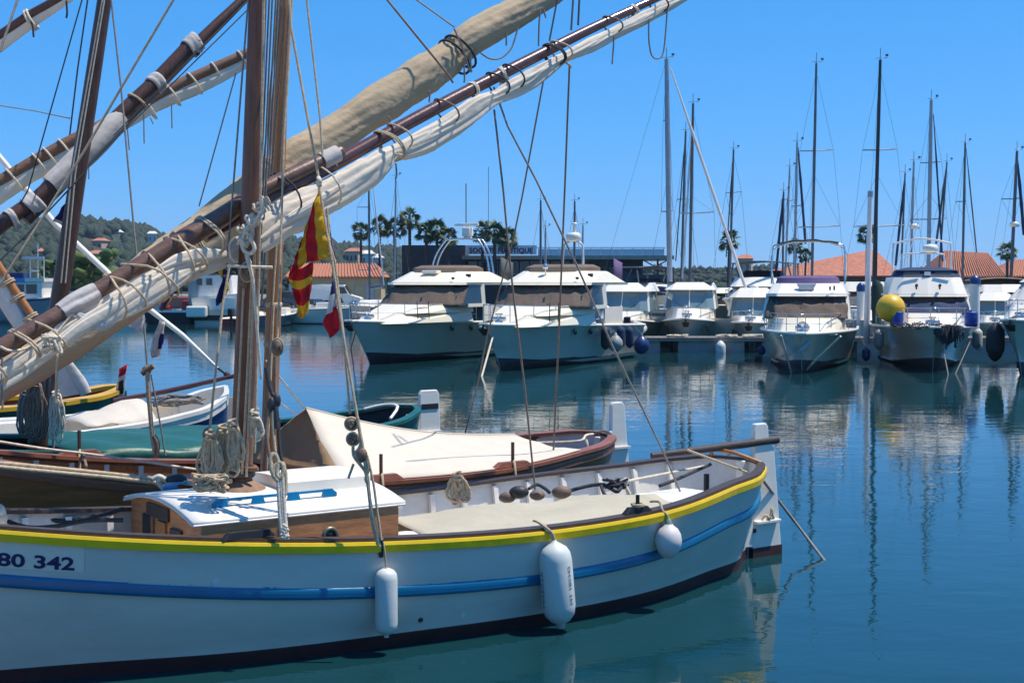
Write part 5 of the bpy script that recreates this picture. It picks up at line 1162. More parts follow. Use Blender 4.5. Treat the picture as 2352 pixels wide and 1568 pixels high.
def tent():
    peak = P(700, 938, 15.0); rend = P(1205, 1018, 15.9); 
    nf = Bt.w(3.9, Bt.bs(3.9)-.02, Bt.zs(3.9)+.02); nb = Bt.w(1.35, Bt.bs(1.35)-.06, Bt.zs(1.35)+.03); 
    ff = Bt.w(4.2, -Bt.bs(4.2)+.02, Bt.zs(4.2)+.02); fb = Bt.w(1.6, -Bt.bs(1.6)+.05, Bt.zs(1.6)+.03)
    pk = Bt.w(3.35, 0, 0); 
    u0 = min(((proj(Bt.w(u, 0, 1.4))[0]-702)**2, u) for u in np.linspace(1, 5.5, 300))[1]
    zpk = None; w = Bt.w(u0, 0, 0); zpk = CAMH - (938-HOR)/FPX*w.y
    u1 = 1.25; rows = []; N = 20
    def zr(u): t = (u0-u)/(u0-u1); return lerp(zpk, 1.1, t) - .16*sin(pi*t)*(.6)
    unear = min(((proj(Bt.w(u, Bt.bs(u), Bt.zs(u)))[0]-800)**2, u) for u in np.linspace(1.5, 5.5, 300))[1]
    for sg in (1,-1):
        rows = []
        for i in range(N+1):
            t = i/N; row = []
            for j in range(9):
                q = j/8; ua = lerp(u0, u1, t); ue = lerp(unear if sg > 0 else u0+.45, .95, t); u = lerp(ua, ue, q); v = sg*lerp(0, Bt.bs(ue)-.03, q)
                z = lerp(zr(ua), Bt.zs(ue)+.045, q) - .06*sin(pi*q)*(1-.4*t) + .012*sin(q*14+t*9)*sin(pi*q)
                row.append(Bt.w(u, v, z))
            rows.append(row)
        mbx = MB(); mbx.grid(rows)
        if sg > 0: near = rows
        else: far = rows
    rt = thing('tent', 'cream canvas tent stretched over the stern of the varnished pointu', 'tent', Bt.w(u0, 0, 1.0))
    for rws in (near, far): mb = MB(); mb.grid(rws); mb.build('canvas_side', M['tent'], rt, solid=.006)
    E0 = [p for p in near[0]]; E1 = [p for p in far[0]]
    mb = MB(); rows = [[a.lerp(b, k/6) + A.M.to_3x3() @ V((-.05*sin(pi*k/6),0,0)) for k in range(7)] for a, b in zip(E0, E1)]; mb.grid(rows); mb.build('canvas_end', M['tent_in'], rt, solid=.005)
    mb = MB(); mb.tube([r[0]+V((0,0,.006)) for r in near], .009, 5); mb.build('ridge_seam', M['tent'], rt)
    return E0[0]
tent_peak = tent()
b2 = Bt.w(4.22, 0, .8); t2 = P(668, -500, 13.3)
mb = MB(); mb.tube(mast_pts(b2, t2), [lerp(.082,.058,i/12) for i in range(13)], 16); mast2 = mb.build('mast', M['wood_orange'], Bt.rt)
for py in (700, 790): mb = MB(); mb.lathe(mz(b2, t2, py), [(.07,-.03),(.085,-.02),(.085,.02),(.07,.03)], 14); mb.build('mast_rope_band', M['rope'], mast2)
mb = MB(); mb.box(Bt.w(2.0,-.45,.8), (.9,.5,.04), rz=TH); mb.box(Bt.w(.9,-.1,.86), (.9,.9,.03), rz=TH); one(mb, 'thwart', M['teak'], 'brown stern boards inside the varnished pointu', 'boards')
# ---- third boat: green
C3 = Pointu('wooden_boat', 'green pointu under a green tarpaulin behind the varnished one', (-1.25,17.75), US9,
            [.02,.34,.62,.86,1.08,1.12,1.03,.9,.62,.25,.03], [1.18,1.17,1.11,1.04,.97,.95,1.0,1.1,1.25,1.42,1.5], [.015,.08,.33,.57,.9,1.0,.93,.76,.4,.12,.02], 8.5)
C3.hull(M['green'], M['antifoul_dark'], .3, anti='antifoul_dark', dm='antifoul_dark', ribs=False)
C3.gunwale(M['green'], .13, .04, .03)
C3.sternpost(M['white'], .1, 1.1)
C3.rudder([(-.07,-.38),(-.07,1.35),(-.1,1.4),(-.33,1.4),(-.36,1.35),(-.42,-.38)], M['white'], dark=M['antifoul'])
mb = MB(); mb.box((-.215,.033,1.19), (.25,.012,.07)); mb.build('rudder_slot', M['black'], C3.rt, local=True)
mb = MB(); mb.box((-.2,.04,.86), (.36,.05,.03)); mb.build('rudder_strap', M['white_worn'], C3.rt, local=True)
mb = MB(); mb.tube(smooth([C3.w(.55,.35,1.1), C3.w(.3,.1,1.22), C3.w(.32,-.2,1.22), C3.w(.5,-.4,1.16)], 3), .02, 6); mb.build('stern_hoop', M['white'], C3.rt)
mb = MB(); rows = []
for i in range(31):
    u = lerp(2.1, 4.6, i/30); row = []
    for j in range(13):
        q = j/12*2-1; v = q*(C3.bs(u)+.05); z = C3.zs(u)+.045 + .05*(1-abs(q)**1.5)*(1+.5*sin(u*2.2)) - .1*max(0,(u-4.3)/.3)**2 + .02*sin(u*7+q*5); row.append(C3.w(u, v, z))
    rows.append(row)
mb.grid(rows); tarp3 = one(mb, 'tarpaulin', M['green_tarp'], 'dark green tarpaulin covering the middle of the green pointu', 'tarpaulin', solid=.008)
mb = MB(); mb.grid([[r[-1]+V((.004,-.006,-q*(.2+.03*sin(i*.9)))) + V((0,-.015*sin(i*1.4)*q,0)) for q in (-.02,.3,.65,1)] for i, r in enumerate(rows)]); mb.v = [tuple(V(v)-tarp3.location) for v in mb.v]; o = mb.build('flap', M['green_tarp'], None, solid=.006); o.parent = tarp3
b3 = C3.w(4.75, 0, .95); t3 = P(305, -430, 15.0)
mb = MB(); mb.tube(mast_pts(b3, t3), [lerp(.105,.064,i/12) for i in range(13)], 16); mast3 = mb.build('mast', M['wood_dark'], C3.rt)
# ---- fourth boat: white and blue rowing pointu
D4 = Pointu('wooden_boat', 'small white open boat with blue hull and cream cover behind the green pointu', (-3.93,19.1), US9,
            [.03,.36,.62,.82,1.0,1.05,1.0,.9,.62,.25,.03], [1.32,1.26,1.14,1.02,.93,.9,.93,1.0,1.1,1.2,1.3], [.015,.1,.33,.55,.85,.95,.9,.76,.4,.12,.02], 8.5)
D4.hull(M['navy_paint'], M['white'], .3, anti='antifoul_dark', dm='white')
D4.gunwale(M['white'], .14, .05, .03); D4.strip('top_strake', M['white'], .05, .02, .1)
mb = MB()
for k in range(2):
    for (a, b) in ((2.6, 4.6),): mb.box(D4.w((a+b)/2, .35-.5*k, 1.0), (b-a, .3, .12), rz=TH)
mb.build('locker', M['white'], D4.rt)
mb = MB(); mb.grid([[D4.w(lerp(1.25,2.15,i/6), lerp(.75,-.75,j/8), 1.0+.26*(1-i/6)*sin(pi*j/8)+.02*sin(i*2+j)) for j in range(9)] for i in range(7)]); one(mb, 'boat_cover', M['tent'], 'small cream cover in the stern of the white and blue boat', 'cover', solid=.006)
mb = MB(); mb.box(D4.w(-.15,0,.75), (.34,.05,.9), rz=TH); mb.build('rudder', M['gel_hull'], D4.rt)
mb = MB(); q = D4.w(.7,.1,1.15); rg = random.Random(2)
for k in range(14): mb.tube(smooth([q+V((rg.uniform(-.4,.3), rg.uniform(-.2,.2), rg.uniform(-.02,.12))) for _ in range(4)], 3), .016, 5)
one(mb, 'rope_heap', M['rope_grey'], 'tangled heap of dark rope on the stern of the white and blue boat', 'rope')
# ---- fifth boat: mustard yellow
E5 = Pointu('wooden_boat', 'mustard yellow boat with a small hanging sail, farthest of the moored row', (-6.05,21.6), US9,
            [.03,.36,.62,.82,1.0,1.05,1.0,.9,.62,.25,.03], [1.14,1.12,1.06,1.0,.96,.95,.98,1.05,1.15,1.25,1.35], [.015,.1,.33,.55,.85,.95,.9,.76,.4,.12,.02], 8.5)
E5.hull(M['green'], M['wood_orange'], .2, anti='antifoul_dark'); E5.gunwale(M['yellow_boat'], .3, .06, .05); E5.sternpost(M['green'], .1, 1.1)
# ---- sixth: blue boat glimpsed at the far left
F6 = Pointu('wooden_boat', 'pale boat just glimpsed behind the hanging ropes at the left edge', (-7.6,24.2), US9,
            [.03,.36,.62,.82,1.0,1.05,1.0,.9,.62,.25,.03], [1.1,1.08,1.02,.96,.92,.92,.95,1.0,1.1,1.2,1.3], [.015,.1,.33,.55,.85,.95,.9,.76,.4,.12,.02], 8.5)
F6.hull(M['white'], M['white'], .2, anti='antifoul_dark'); F6.gunwale(M['blue'], .14, .05, .03)
# ================================================================== YARDS AND FURLED SAILS
dA = lambda x: 1/(.1008 - .0000186*x)       # depth of the white pointu's yard along the picture
dB = lambda x: 1/(.0820 - .0000145*x)       # yard of the varnished pointu
dC = lambda x: 1/(.0668 - .0000120*x)
dD = lambda x: 1/(.0570 - .0000060*x)
def path(pts, df, k=4, dd=0):
    return smooth([P(x, y, df(x)+dd) for x, y, *_ in pts], k)
def radii(pts, df, k=4):
    r = [h*pxm(df(x)) for x, y, h in pts]; o = []
    for i in range(len(r)-1): o += [lerp(r[i], r[i+1], j/k) for j in range(k)]
    return o + [r[-1]]
def spar(rt, name, mat, pts, df, n=14, dd=0, label=None):
    mb = MB(); mb.tube(path(pts, df, 4, dd), radii(pts, df), n); return mb.build(name, mat, rt, label=label)
def bundle(rt, name, mat, pts, df, seed=0, folds=7, amp=.16, n=48, k=12, depth=.75, dd=0, spiral=.6, lump=.06, wrinkle=0, pinch=()):
    # cloth rolled round an axis: creases that wander along the roll, cross wrinkles and small dents
    C = path(pts, df, k, dd); Rr = radii(pts, df, k); mb = MB(); rows = []; L_ = 0; rg = random.Random(int(seed*7+1))
    F = [(2*pi*(q+rg.uniform(-.3,.3))/(folds*2), rg.uniform(.12,.34), rg.uniform(.5,1.4), rg.uniform(0,50)) for q in range(folds*2)]
    for i, c in enumerate(C):
        if i: L_ += (C[i]-C[i-1]).length
        t = (C[min(i+1,len(C)-1)] - C[max(i-1,0)]).normalized(); up = V((0,0,1)); up = (up - t*up.dot(t)).normalized(); sd = t.cross(up); row = []
        px_ = proj(c)[0]; pz = [(px_-q, math.exp(-((px_-q)/26)**2), math.exp(-abs(px_-q)/75)) for q in pinch if abs(px_-q) < 260]
        fa = [(a0 + .9*NZ.noise(V((L_*.7, s0, 0))) + L_*spiral*.25, w*(1+.5*NZ.noise(V((L_*1.3, s0, 5)))), max(0, .55+.9*NZ.noise(V((L_*1.1, s0, 9))))*g) for a0, w, g, s0 in F]
        for j in range(n):
            a = 2*pi*j/n; e = 0
            for a0, w, g in fa:
                da = (a-a0+pi) % (2*pi) - pi
                e += g*(-math.exp(-abs(da)/w) + .75*math.exp(-((da-w*2.2)/(w*1.3))**2))
            x = V((cos(a)*1.5, sin(a)*1.5, L_*1.6+seed))
            r = 1 + amp*e + lump*NZ.noise(x)*1.6 + lump*.7*NZ.noise(x*3.1)
            for dx, g1, g2 in pz: r *= 1-.10*g1; r += .055*g2*sin(a*7+dx*.03+1.5*sin(a*2))*(1 if g1 < .9 else .4) + .03*g2*sin(a*13-dx*.05)
            if wrinkle:
                q = NZ.noise(V((L_*2.2+seed, 0, 3))); q = max(0, q+.3)
                u = L_*5.5*(.6+.4*sin(seed)) + a*2.1
                r += wrinkle*q*(1-2*abs(NZ.noise(V((u, L_*.9-a*.7, seed)))))
                r += wrinkle*.4*(1-2*abs(NZ.noise(V((L_*9-a*3.2, a*1.2, seed+4)))))*max(0, NZ.noise(V((L_*1.7, a, seed+8))))
            row.append(c + up*(cos(a)*r*Rr[i]) + sd*(sin(a)*r*Rr[i]*depth))
        rows.append(row)
    mb.grid(rows, closed=True); mb.add(rows[0], [tuple(range(n-1,-1,-1))]); mb.add(rows[-1], [tuple(range(n))])
    return mb.build(name, mat, rt)
def band_on(rt, x, pts, df, L_=.07, mat='wrap', grow=1.12, seed=0):
    y, sl, h = ypos(pts, x); d = df(x); c = P(x, y, d); t = (P(x+10, y+sl*10, df(x+10)) - c).normalized(); m = pxm(d); rows = []
    up = V((0,0,1)); up = (up - t*up.dot(t)).normalized(); sd = t.cross(up)
    for i in range(7):
        u = (i/6-.5)*L_; k = grow*(1+.05*sin(i*2.1+seed)); row = []
        for j in range(20):
            a = 2*pi*j/20; r = h*m*k*(1+.05*sin(a*5+i+seed)); row.append(c + t*(u+.012*sin(a*2+seed)) + up*(cos(a)*r*(1 if cos(a) > 0 else 1.55)) + sd*(sin(a)*r))
        rows.append(row)
    mb = MB(); mb.grid(rows, closed=True); mb.build('canvas_band', M[mat], rt, solid=.006)
    mb = MB(); b = c - sd*(h*m*grow+.01) - up*.02; rg = random.Random(seed)
    for k in range(5): mb.tube(smooth([b+V((rg.uniform(-.05,.05), rg.uniform(-.02,.02), rg.uniform(-.08,.05))) for _ in range(3)], 3), .007, 5)
    mb.build('band_knot', M['rope_light'], rt)
def ypos(pts, x):
    for a, b in zip(pts, pts[1:]):
        if a[0] <= x <= b[0]:
            t = (x-a[0])/(b[0]-a[0]); return lerp(a[1], b[1], t), (b[1]-a[1])/(b[0]-a[0]), lerp(a[2], b[2], t)
    return pts[-1][1], -.5, pts[-1][2]
def ring_on(rt, name, mat, x, pts, df, rr=.012, grow=1.06, extra=0, turns=1, slant=0, kind=None, front=0):
    # rope turns round a spar (and the sail hanging extra pixels under it)
    y, sl, h = ypos(pts, x); d = df(x); c = P(x, y, d); t = (P(x+10, y+sl*10, df(x+10)) - c).normalized()
    up = V((0,0,1)); up = (up - t*up.dot(t)).normalized(); sd = t.cross(up); m = pxm(d); mb = MB()
    for k in range(turns):
        cc = c + t*(k-(turns-1)/2)*rr*2.3; pp = []
        for i in range(22):
            a = 2*pi*i/22; u = cos(a)*(h*grow*m + rr*.6); u = u if u > 0 else u - (extra*m)*(-cos(a))
            pp.append(cc + up*u + sd*front*max(0,sin(a))*(1-cos(a))/2 + sd*sin(a)*(h*grow*m + rr*.6 + (extra*m*.42*max(0,-cos(a))**.4 if cos(a) < 0 else 0)) + t*slant*m*(-cos(a))*.5*(h+extra*.5))
        mb.tube(pp, rr, 6, closed=True)
    return mb.build(name, mat, rt, kind=kind)
def tail(rt, pts, df, r, mat, name='lashing_tail', dd=-.12):
    mb = MB(); mb.tube(smooth([P(x, y, df(x)+dd) for x, y in pts], 3), r, 5); return mb.build(name, mat, rt)

spA = [(-220,930,22),(-100,860,22),(29,784,21),(114,735,21),(200,684,21),(286,631,20),(360,588,22),(430,545,24),(500,505,23),(560,463,20),(612,431,18),(700,388,17),(778,351,14)]
spB = [(470,545,14),(540,505,16),(612,457,17),(700,412,16.5),(778,371,16.5),(898,304,16),(1041,227,15),(1200,146,13.5),(1340,75,11.5),(1483,8,9),(1600,-48,7)]
slA = [(-220,1000,18),(-100,925,22),(29,852,24),(114,792,23),(200,737,26),(286,686,31),(345,652,31),(400,624,27),(470,602,24),(530,583,20),(575,560,30),(640,510,41),(700,482,40),(778,440,36),(840,400,33),(880,370,26),(905,351,18),(935,342,22),(985,318,25),(1041,286,25),(1090,252,24),(1122,232,19),(1140,224,16),(1180,203,19),(1226,177,19),(1275,146,15),(1300,131,12),(1370,98,14),(1430,67,14),(1483,41,14),(1530,15,12),(1600,-22,9)]
yA = thing('lateen_yard', 'long brown lateen yard with white furled sail crossing the nearest mast', 'yard', P(575, 455, dA(575)))
spar(yA, 'lower_spar', M['spar'], spA, dA, 18, dd=-.05); spar(yA, 'upper_spar', M['spar_red'], spB, dA, 16)
mb = MB(); c = P(778,351,dA(778)-.05); mb.lathe(c, [(14*pxm(12.2),0),(13*pxm(12.2),.03),(8*pxm(12.2),.05),(.0,.055)], 16, axis=(.8,.35,.42)); mb.build('spar_end', M['spar'], yA)
bundle(yA, 'furled_sail', M['cream'], slA, dA, seed=3, folds=4, amp=.3, n=72, depth=.5, dd=-.09, spiral=.25, lump=.09, wrinkle=.22, pinch=(120,300,392,465,640,735,905,1012,1140,1300,1395,1500))
# loose cloth layers lying over the bundle
for pts, sd_ in (([(60,842,7),(120,800,12),(190,748,15),(262,705,18),(330,660,16),(395,622,10),(450,600,5)],1),([(220,752,6),(280,716,14),(345,678,19),(400,646,17),(440,622,8)],5),([(360,622,6),(410,598,13),(470,586,14),(520,583,6)],8),([(600,548,5),(650,512,8),(700,480,10),(745,452,8),(790,424,4)],11)):
    bundle(yA, 'sail_fold', M['cream'], pts, dA, seed=sd_, folds=3, amp=.4, n=40, k=8, depth=.42, dd=-.21, spiral=.2, lump=.12, wrinkle=.3)
mb = MB(); y, sl, h = ypos(spA, 758)
mb.tube([P(739,371,dA(739)-.05), P(757,361.5,dA(757)-.05), P(775,352.5,dA(775)-.05)], [19*pxm(12.1)]*3, 18); mb.build('canvas_band', M['wrap'], yA)
bundle(yA, 'canvas_wrap', M['wrap'], [(142,718,22),(170,700,25),(200,684,26),(222,672,24)], dA, seed=6, folds=4, amp=.3, dd=-.06, depth=.95, lump=.12)
bundle(yA, 'cloth_end', M['wrap'], [(178,722,5),(200,738,16),(232,742,18),(262,735,9)], lambda x: dA(x)-.2, seed=9, folds=3, amp=.4, n=40, k=8, depth=.4, lump=.15, wrinkle=.3)
for x, ex, tn, sl_ in ((-40,40,1,.3),(40,30,2,.2),(88,45,1,.5),(240,56,1,-.9),(262,60,1,.5),(318,75,1,1.1),(330,68,1,-.6),(392,58,1,-1.0),(402,55,1,.5),(462,36,2,-.4)):
    ring_on(yA, 'lashing', M['rope'], x, spA, dA, .0095, 1.08, ex, tn, sl_, front=.33)
for x, ex, tn, sl_, mt in ((632,0,1,.2,'rope_dark'),(640,62,1,0,'rope_dark'),(730,64,1,0,'rope_light'),(878,44,2,.4,'rope'),(905,28,1,.3,'rope'),(1012,28,1,.3,'rope_brown'),(1130,26,1,.3,'rope_dark'),(1165,28,1,0,'rope_dark'),(1260,24,2,.2,'rope_dark'),(1276,22,1,.3,'rope'),(1395,18,1,.3,'rope_brown'),(1500,22,1,.2,'rope_dark')):
    ring_on(yA, 'lashing', M[mt], x, spB if x > 640 else spA, dA, .0085, 1.1, ex, tn, sl_, front=.18)
for x in (1086, 1152, 1455): band_on(yA, x, spB, dA, .035, 'rope_light', 1.08, x)
for x in (755,): ring_on(yA, 'lashing', M['rope'], x, spA, dA, .011, 1.1, 10, 1, .5)
for pts, mt in (([(907,366),(918,350),(932,345),(934,352),(920,356),(908,354)],'rope_light'),([(909,375),(911,402),(908,412)],'rope_grey'),([(989,435/1.4),(990,300)],'rope'),([(1407,75),(1410,90),(1406,148)],'rope_grey'),([(1491,45),(1490,90),(1497,128),(1513,135),(1524,118),(1530,60),(1533,15)],'rope_grey'),([(1300,145),(1309,150),(1313,156)],'rope'),([(690,480),(700,492),(708,505),(704,540),(697,570)],'rope_grey'),([(112,778),(125,800),(131,818)],'rope_light'),([(0,796),(25,806),(60,800),(105,772),(130,770)],'rope_light'),([(128,768),(148,742),(165,722),(172,728)],'rope_light'),([(131,810),(130,860),(128,925)],'rope'),([(5,820),(3,880),(6,940)],'rope_grey')):
    tail(yA, pts, dA, .011 if mt != 'rope_grey' else .008, M[mt])
mb = MB(); rg = random.Random(3)                # frayed knot of rope at the low end
for k in range(16): mb.tube(smooth([P(118+rg.uniform(-22,26), 785+rg.uniform(-18,26), 9.55+rg.uniform(-.06,.06)) for _ in range(4)], 3), .011, 5)
mb.build('knot', M['rope_light'], yA)
# the tan covered yard of the varnished boat
tn_ = [(-200,990,50),(-100,930,52),(0,866,54),(114,797,55),(200,742,54),(286,684,54),(400,596,56),(480,532,54),(560,468,52),(620,420,50),(670,374,48),(740,332,46),(830,266,44),(900,222,44),(980,170,42),(1028,136,41),(1043,124,38),(1083,88,38),(1197,22,35),(1270,-24,33),(1400,-100,30)]
yB = thing('lateen_yard', 'tan canvas-covered lateen yard running up behind the brown one', 'yard', P(640, 400, dB(640)))
bundle(yB, 'sail_cover', M['tan'], tn_, dB, seed=21, folds=1, amp=.04, n=56, k=16, depth=.8, spiral=.5, lump=.008, wrinkle=.15, pinch=(480,655,800,1046,1190))
for x, ex in ((640,10),(1040,12),(1054,12)): ring_on(yB, 'lashing', M['rope' if x < 1000 else 'rope_dark'], x, tn_, dB, .014, 1.0, ex, 1, .15)
for pts in ([(1043,66),(1062,110),(1078,160),(1083,165)],[(1066,150),(1067,180),(1066,190)],[(1081,130),(1082,160),(1084,163)],[(983,210),(987,214),(986,235)],[(892,268),(896,275),(895,290)],[(1163,75),(1163,105)],[(1104,122),(1125,135),(1150,134),(1175,110),(1190,62)],[(1241,22),(1238,60),(1237,106)],[(1247,20),(1252,35),(1254,42)]):
    tail(yB, pts, dB, .01, M['rope_grey'], dd=-.25)
# yards of the boats on the left
spC = [(-120,620,18),(0,518,18),(91,452,18),(142,398,18),(271,268,17),(360,185,17),(447,93,16)]
yC_ = thing('lateen_yard', 'dark doubled lateen yard with a long grey canvas wrap behind the left leaning mast', 'yard', P(150, 390, dC(150)))
spar(yC_, 'lower_spar', M['wood_dark'], spC, dC); spar(yC_, 'upper_spar', M['wood_dark'], [(60,508,13),(142,424,14),(271,292,14),(400,158,14),(470,84,13),(556,2,11),(640,-78,9)], dC)
bundle(yC_, 'canvas_wrap', M['wrap'], [(118,428,25),(150,398,27),(205,345,30),(255,292,27),(280,268,20)], dC, seed=4, folds=2, amp=.07, depth=.9)
for x, w in ((72,.16),(25,.07),(357,.13),(440,.17)): band_on(yC_, x, spC, dC, w, seed=x)
ring_on(yC_, 'lashing', M['rope'], 312, spC, dC, .014, 1.05, 10, 1, .3)
mb = MB(); mb.ball(P(453,122,dC(450)-.1), .035, 8, 6); mb.build('shackle', M['iron'], yC_)
mb = MB()
for a, b in (((572,0),(190,392)),((566,4),(262,310)),((578,14),(200,384))): mb.tube([P(*a, dC(570)-.1), P(*b, dC(200)-.2)], .007, 4)
mb.build('running_line', M['rope_dark'], yC_)
spD = [(-120,475,13),(0,416,14),(76,372,14),(152,330,14),(250,280,13),(339,234,13),(440,180,12),(570,121,10),(600,108,9)]
yD_ = thing('lateen_yard', 'weathered thin yard with white furled sail behind the dark doubled one', 'yard', P(150, 330, dD(150)))
spar(yD_, 'spar', M['teak'], spD, dD); bundle(yD_, 'furled_sail', M['cream'], [(-120,530,20),(0,445,22),(60,405,20),(130,372,16),(220,322,15),(330,258,13),(400,222,17),(450,203,16),(510,175,13),(575,140,9)], dD, seed=31, folds=5, amp=.22, depth=.6, spiral=.3)
for x in (25,85,110,145,335,390,440,492,552): ring_on(yD_, 'lashing', M['rope_light'], x, spD, dD, .014, 1.1, 26 if x < 460 else 8, 1, .2)
for pts in ([(330,262),(331,330)],[(394,240),(395,295)],[(345,270),(352,285)],[(292,290),(297,345)],[(203,365),(204,412)]): tail(yD_, pts, dD, .009, M['rope_grey'], dd=-.2)
spE = [(-80,130,11),(0,82,11),(62,40,11),(110,12,10),(160,-16,9)]; dE = lambda x: 13.0
yE = thing('lateen_yard', 'dark yard with white furled sail in the top left corner', 'yard', P(0, 82, 13))
spar(yE, 'spar', M['wood_dark'], spE, dE); bundle(yE, 'furled_sail', M['cream'], [(-80,165,13),(0,105,13),(75,50,11),(120,22,9),(165,-6,7)], dE, seed=41, folds=4, amp=.22, depth=.6)
ring_on(yE, 'lashing', M['rope_light'], 66, spE, dE, .012, 1.1, 20, 2)
for pts in ([(71,50),(75,62),(77,86)],[(152,2),(154,30),(152,42)]): tail(yE, pts, dE, .01, M['rope_dark'])
mb = MB(); mb.tube([P(40,0,12.6), P(0,118,12.4)], .012, 5); mb.build('lashing_line', M['rope_grey'], yE)
# white pole and the small yard of the yellow boat
mb = MB(); pts = [(-60,285),(0,362),(125,512),(240,620),(330,700),(420,770),(500,845)]
mb.tube([P(x, y, 20.5) for x, y in pts], [.042,.042,.045,.045,.042,.036,.02], 10); wp = one(mb, 'boom_pole', M['white'], 'long white pole slanting down behind the leaning mast to a black end ball', 'pole')
mb = MB(); mb.tube([P(498,843,20.5), P(520,860,20.5)], .018, 6); mb.ball(P(521,861,20.5), .05, 10, 7); mb.v = [tuple(V(v)-wp.location) for v in mb.v]; o = mb.build('end_fitting', M['black'], None); o.parent = wp
spF = [(-60,520,9),(0,615,9),(86,742,9),(154,828,9),(186,880,8)]; dF = lambda x: 20.0
yF = thing('lateen_yard', 'small orange-brown yard with white sail lashed to it at the left edge', 'yard', P(0,615,20))
spar(yF, 'spar', M['wood_orange'], spF, dF); bundle(yF, 'furled_sail', M['flag_white'], [(-80,520,18),(-15,635,20),(20,700,19),(60,765,16),(90,800,10)], dF, seed=51, folds=3, amp=.14, depth=.6)
for x in (22,45,75): ring_on(yF, 'lashing', M['rope'], x, spF, dF, .014, 1.1, 12, 2)
bundle(yF, 'wrapped_end', M['wrap'], [(150,828,9),(168,852,11),(186,880,13),(198,905,12)], lambda x: 19.8, seed=54, folds=3, amp=.2, n=16)
mb = MB(); q = [P(x, y, 20.2) for x, y in ((155,828),(132,850),(128,915),(180,905),(188,880))]; mb.add(q, [(0,1,2,3,4)]); mb.build('hanging_sail', M['flag_white'], yF, solid=.006)
mb = MB(); pts = [(262,920),(350,905),(430,888),(526,866),(560,858)]; mb.tube([P(x, y, 18.6) for x, y in pts], [.036,.036,.034,.03,.026], 9); one(mb, 'boathook_spar', M['spar_red'], 'thin brown spar slanting over the white and blue boat toward the nearest mast', 'spar')

# ================================================================== RIGGING
def line(rt, name, mat, pts, r, k=1, n=5):
    mb = MB(); q = [P(x, y, d) for x, y, d in pts]; mb.tube(smooth(q, k) if k > 1 else q, r, n); return mb.build(name, M[mat], rt)
dm = lambda y: mz(mbse, mtop, y).y
# halyard falls running down the near mast
for x0, y0, x1, y1, r in ((560,640,538,1080,.009),(578,640,556,1088,.011),(585,560,566,1094,.011),(606,0,585,1040,.011)):
    line(A.rt, 'halyard', 'rope', [(x0, y0, dm(y0)-.12), (lerp(x0,x1,.5)+1, (y0+y1)/2, dm((y0+y1)/2)-.13), (x1, y1, dm(y1)-.13)], r, 4, 6)
for x0, x1, dd in ((626,596,.25),(619,590,.22),(571,520,.12),(640,606,.4),(634,600,.3)):
    line(A.rt, 'stay_line', 'rope_grey', [(x0,-10,10.7+dd),(x1, 620 if x1 != 540 else 700, 10.75+dd)], .008)
for x0, y0, x1, y1 in ((655,0,600,700),(665,0,606,1000),(646,0,590,640),(640,-10,586,600)): line(Bt.rt, 'halyard', 'rope_brown', [(x0,y0,13.1),(x1,y1,13.15)], .011)
for x0, y0, x1, y1 in ((628,700,612,1085),(635,560,600,1080)): line(Bt.rt, 'halyard', 'rope', [(x0,y0,13.15),(x1,y1,13.15)], .012)
# big wooden block and toggle on the near mast
def block(rt, c, r, ax=(0,-1,0), name='block', mat='block', rope=True, th=.6):
    mb = MB(); c = V(c); mb.ball(c, (r*.8, r*th, r*1.15), 14, 9); b = mb.build(name, M[mat], rt)
    mb = MB(); mb.lathe(c + V((0,-r*th*.9,0)), [(.0,.0),(r*.45,0),(r*.5,.02)], 12, axis=(0,1,0)); mb.build('sheave', M['iron'], b)
    if rope: mb = MB(); mb.tube([c+V((r*.84*cos(a), -.005, r*1.2*sin(a))) for a in np.linspace(0,2*pi,20)], r*.11, 6); mb.build('strop', M['rope'], b)
    return b
block(A.rt, P(567,625,dm(625)-.2), .062)
block(A.rt, P(560,648,dm(648)-.18), .04, rope=False)
line(A.rt, 'toggle', 'rope_light', [(522,611,dm(610)-.26),(626,614,dm(610)-.26)], .012, n=7)
line(A.rt, 'toggle_rope', 'rope_light', [(575,605,dm(610)-.27),(566,585,dm(600)-.27),(577,625,dm(610)-.28),(583,660,dm(650)-.27),(587,700,dm(700)-.27),(590,740,dm(740)-.26)], .015, 4, 7)
line(A.rt, 'halyard', 'rope_light', [(588,730,dm(730)-.25),(594,800,dm(800)-.23),(600,870,dm(870)-.2)], .011, 3, 6)
mb = MB(); rg = random.Random(11)               # knotted collar where yard meets mast
for k in range(22):
    t = k/22; c = P(lerp(556,604,t)+rg.uniform(-7,7), lerp(560,470,t)+rg.uniform(-10,10), dm(520)-.2)
    mb.tube(smooth([c+V((rg.uniform(-.05,.05), rg.uniform(-.04,.04), rg.uniform(-.06,.06))) for _ in range(4)], 3), .012, 6)
mb.tube(smooth([P(x,y,dm(520)-.22) for x,y in ((600,455),(603,480),(585,510),(566,530),(556,552),(560,575),(575,582),(585,570),(574,545))], 4), .016, 7)
mb.tube(smooth([P(x,y,dm(520)-.16) for x,y in ((540,545),(528,560),(530,590),(545,605))], 4), .011, 6)
mb.build('parrel_lashing', M['rope_light'], A.rt)
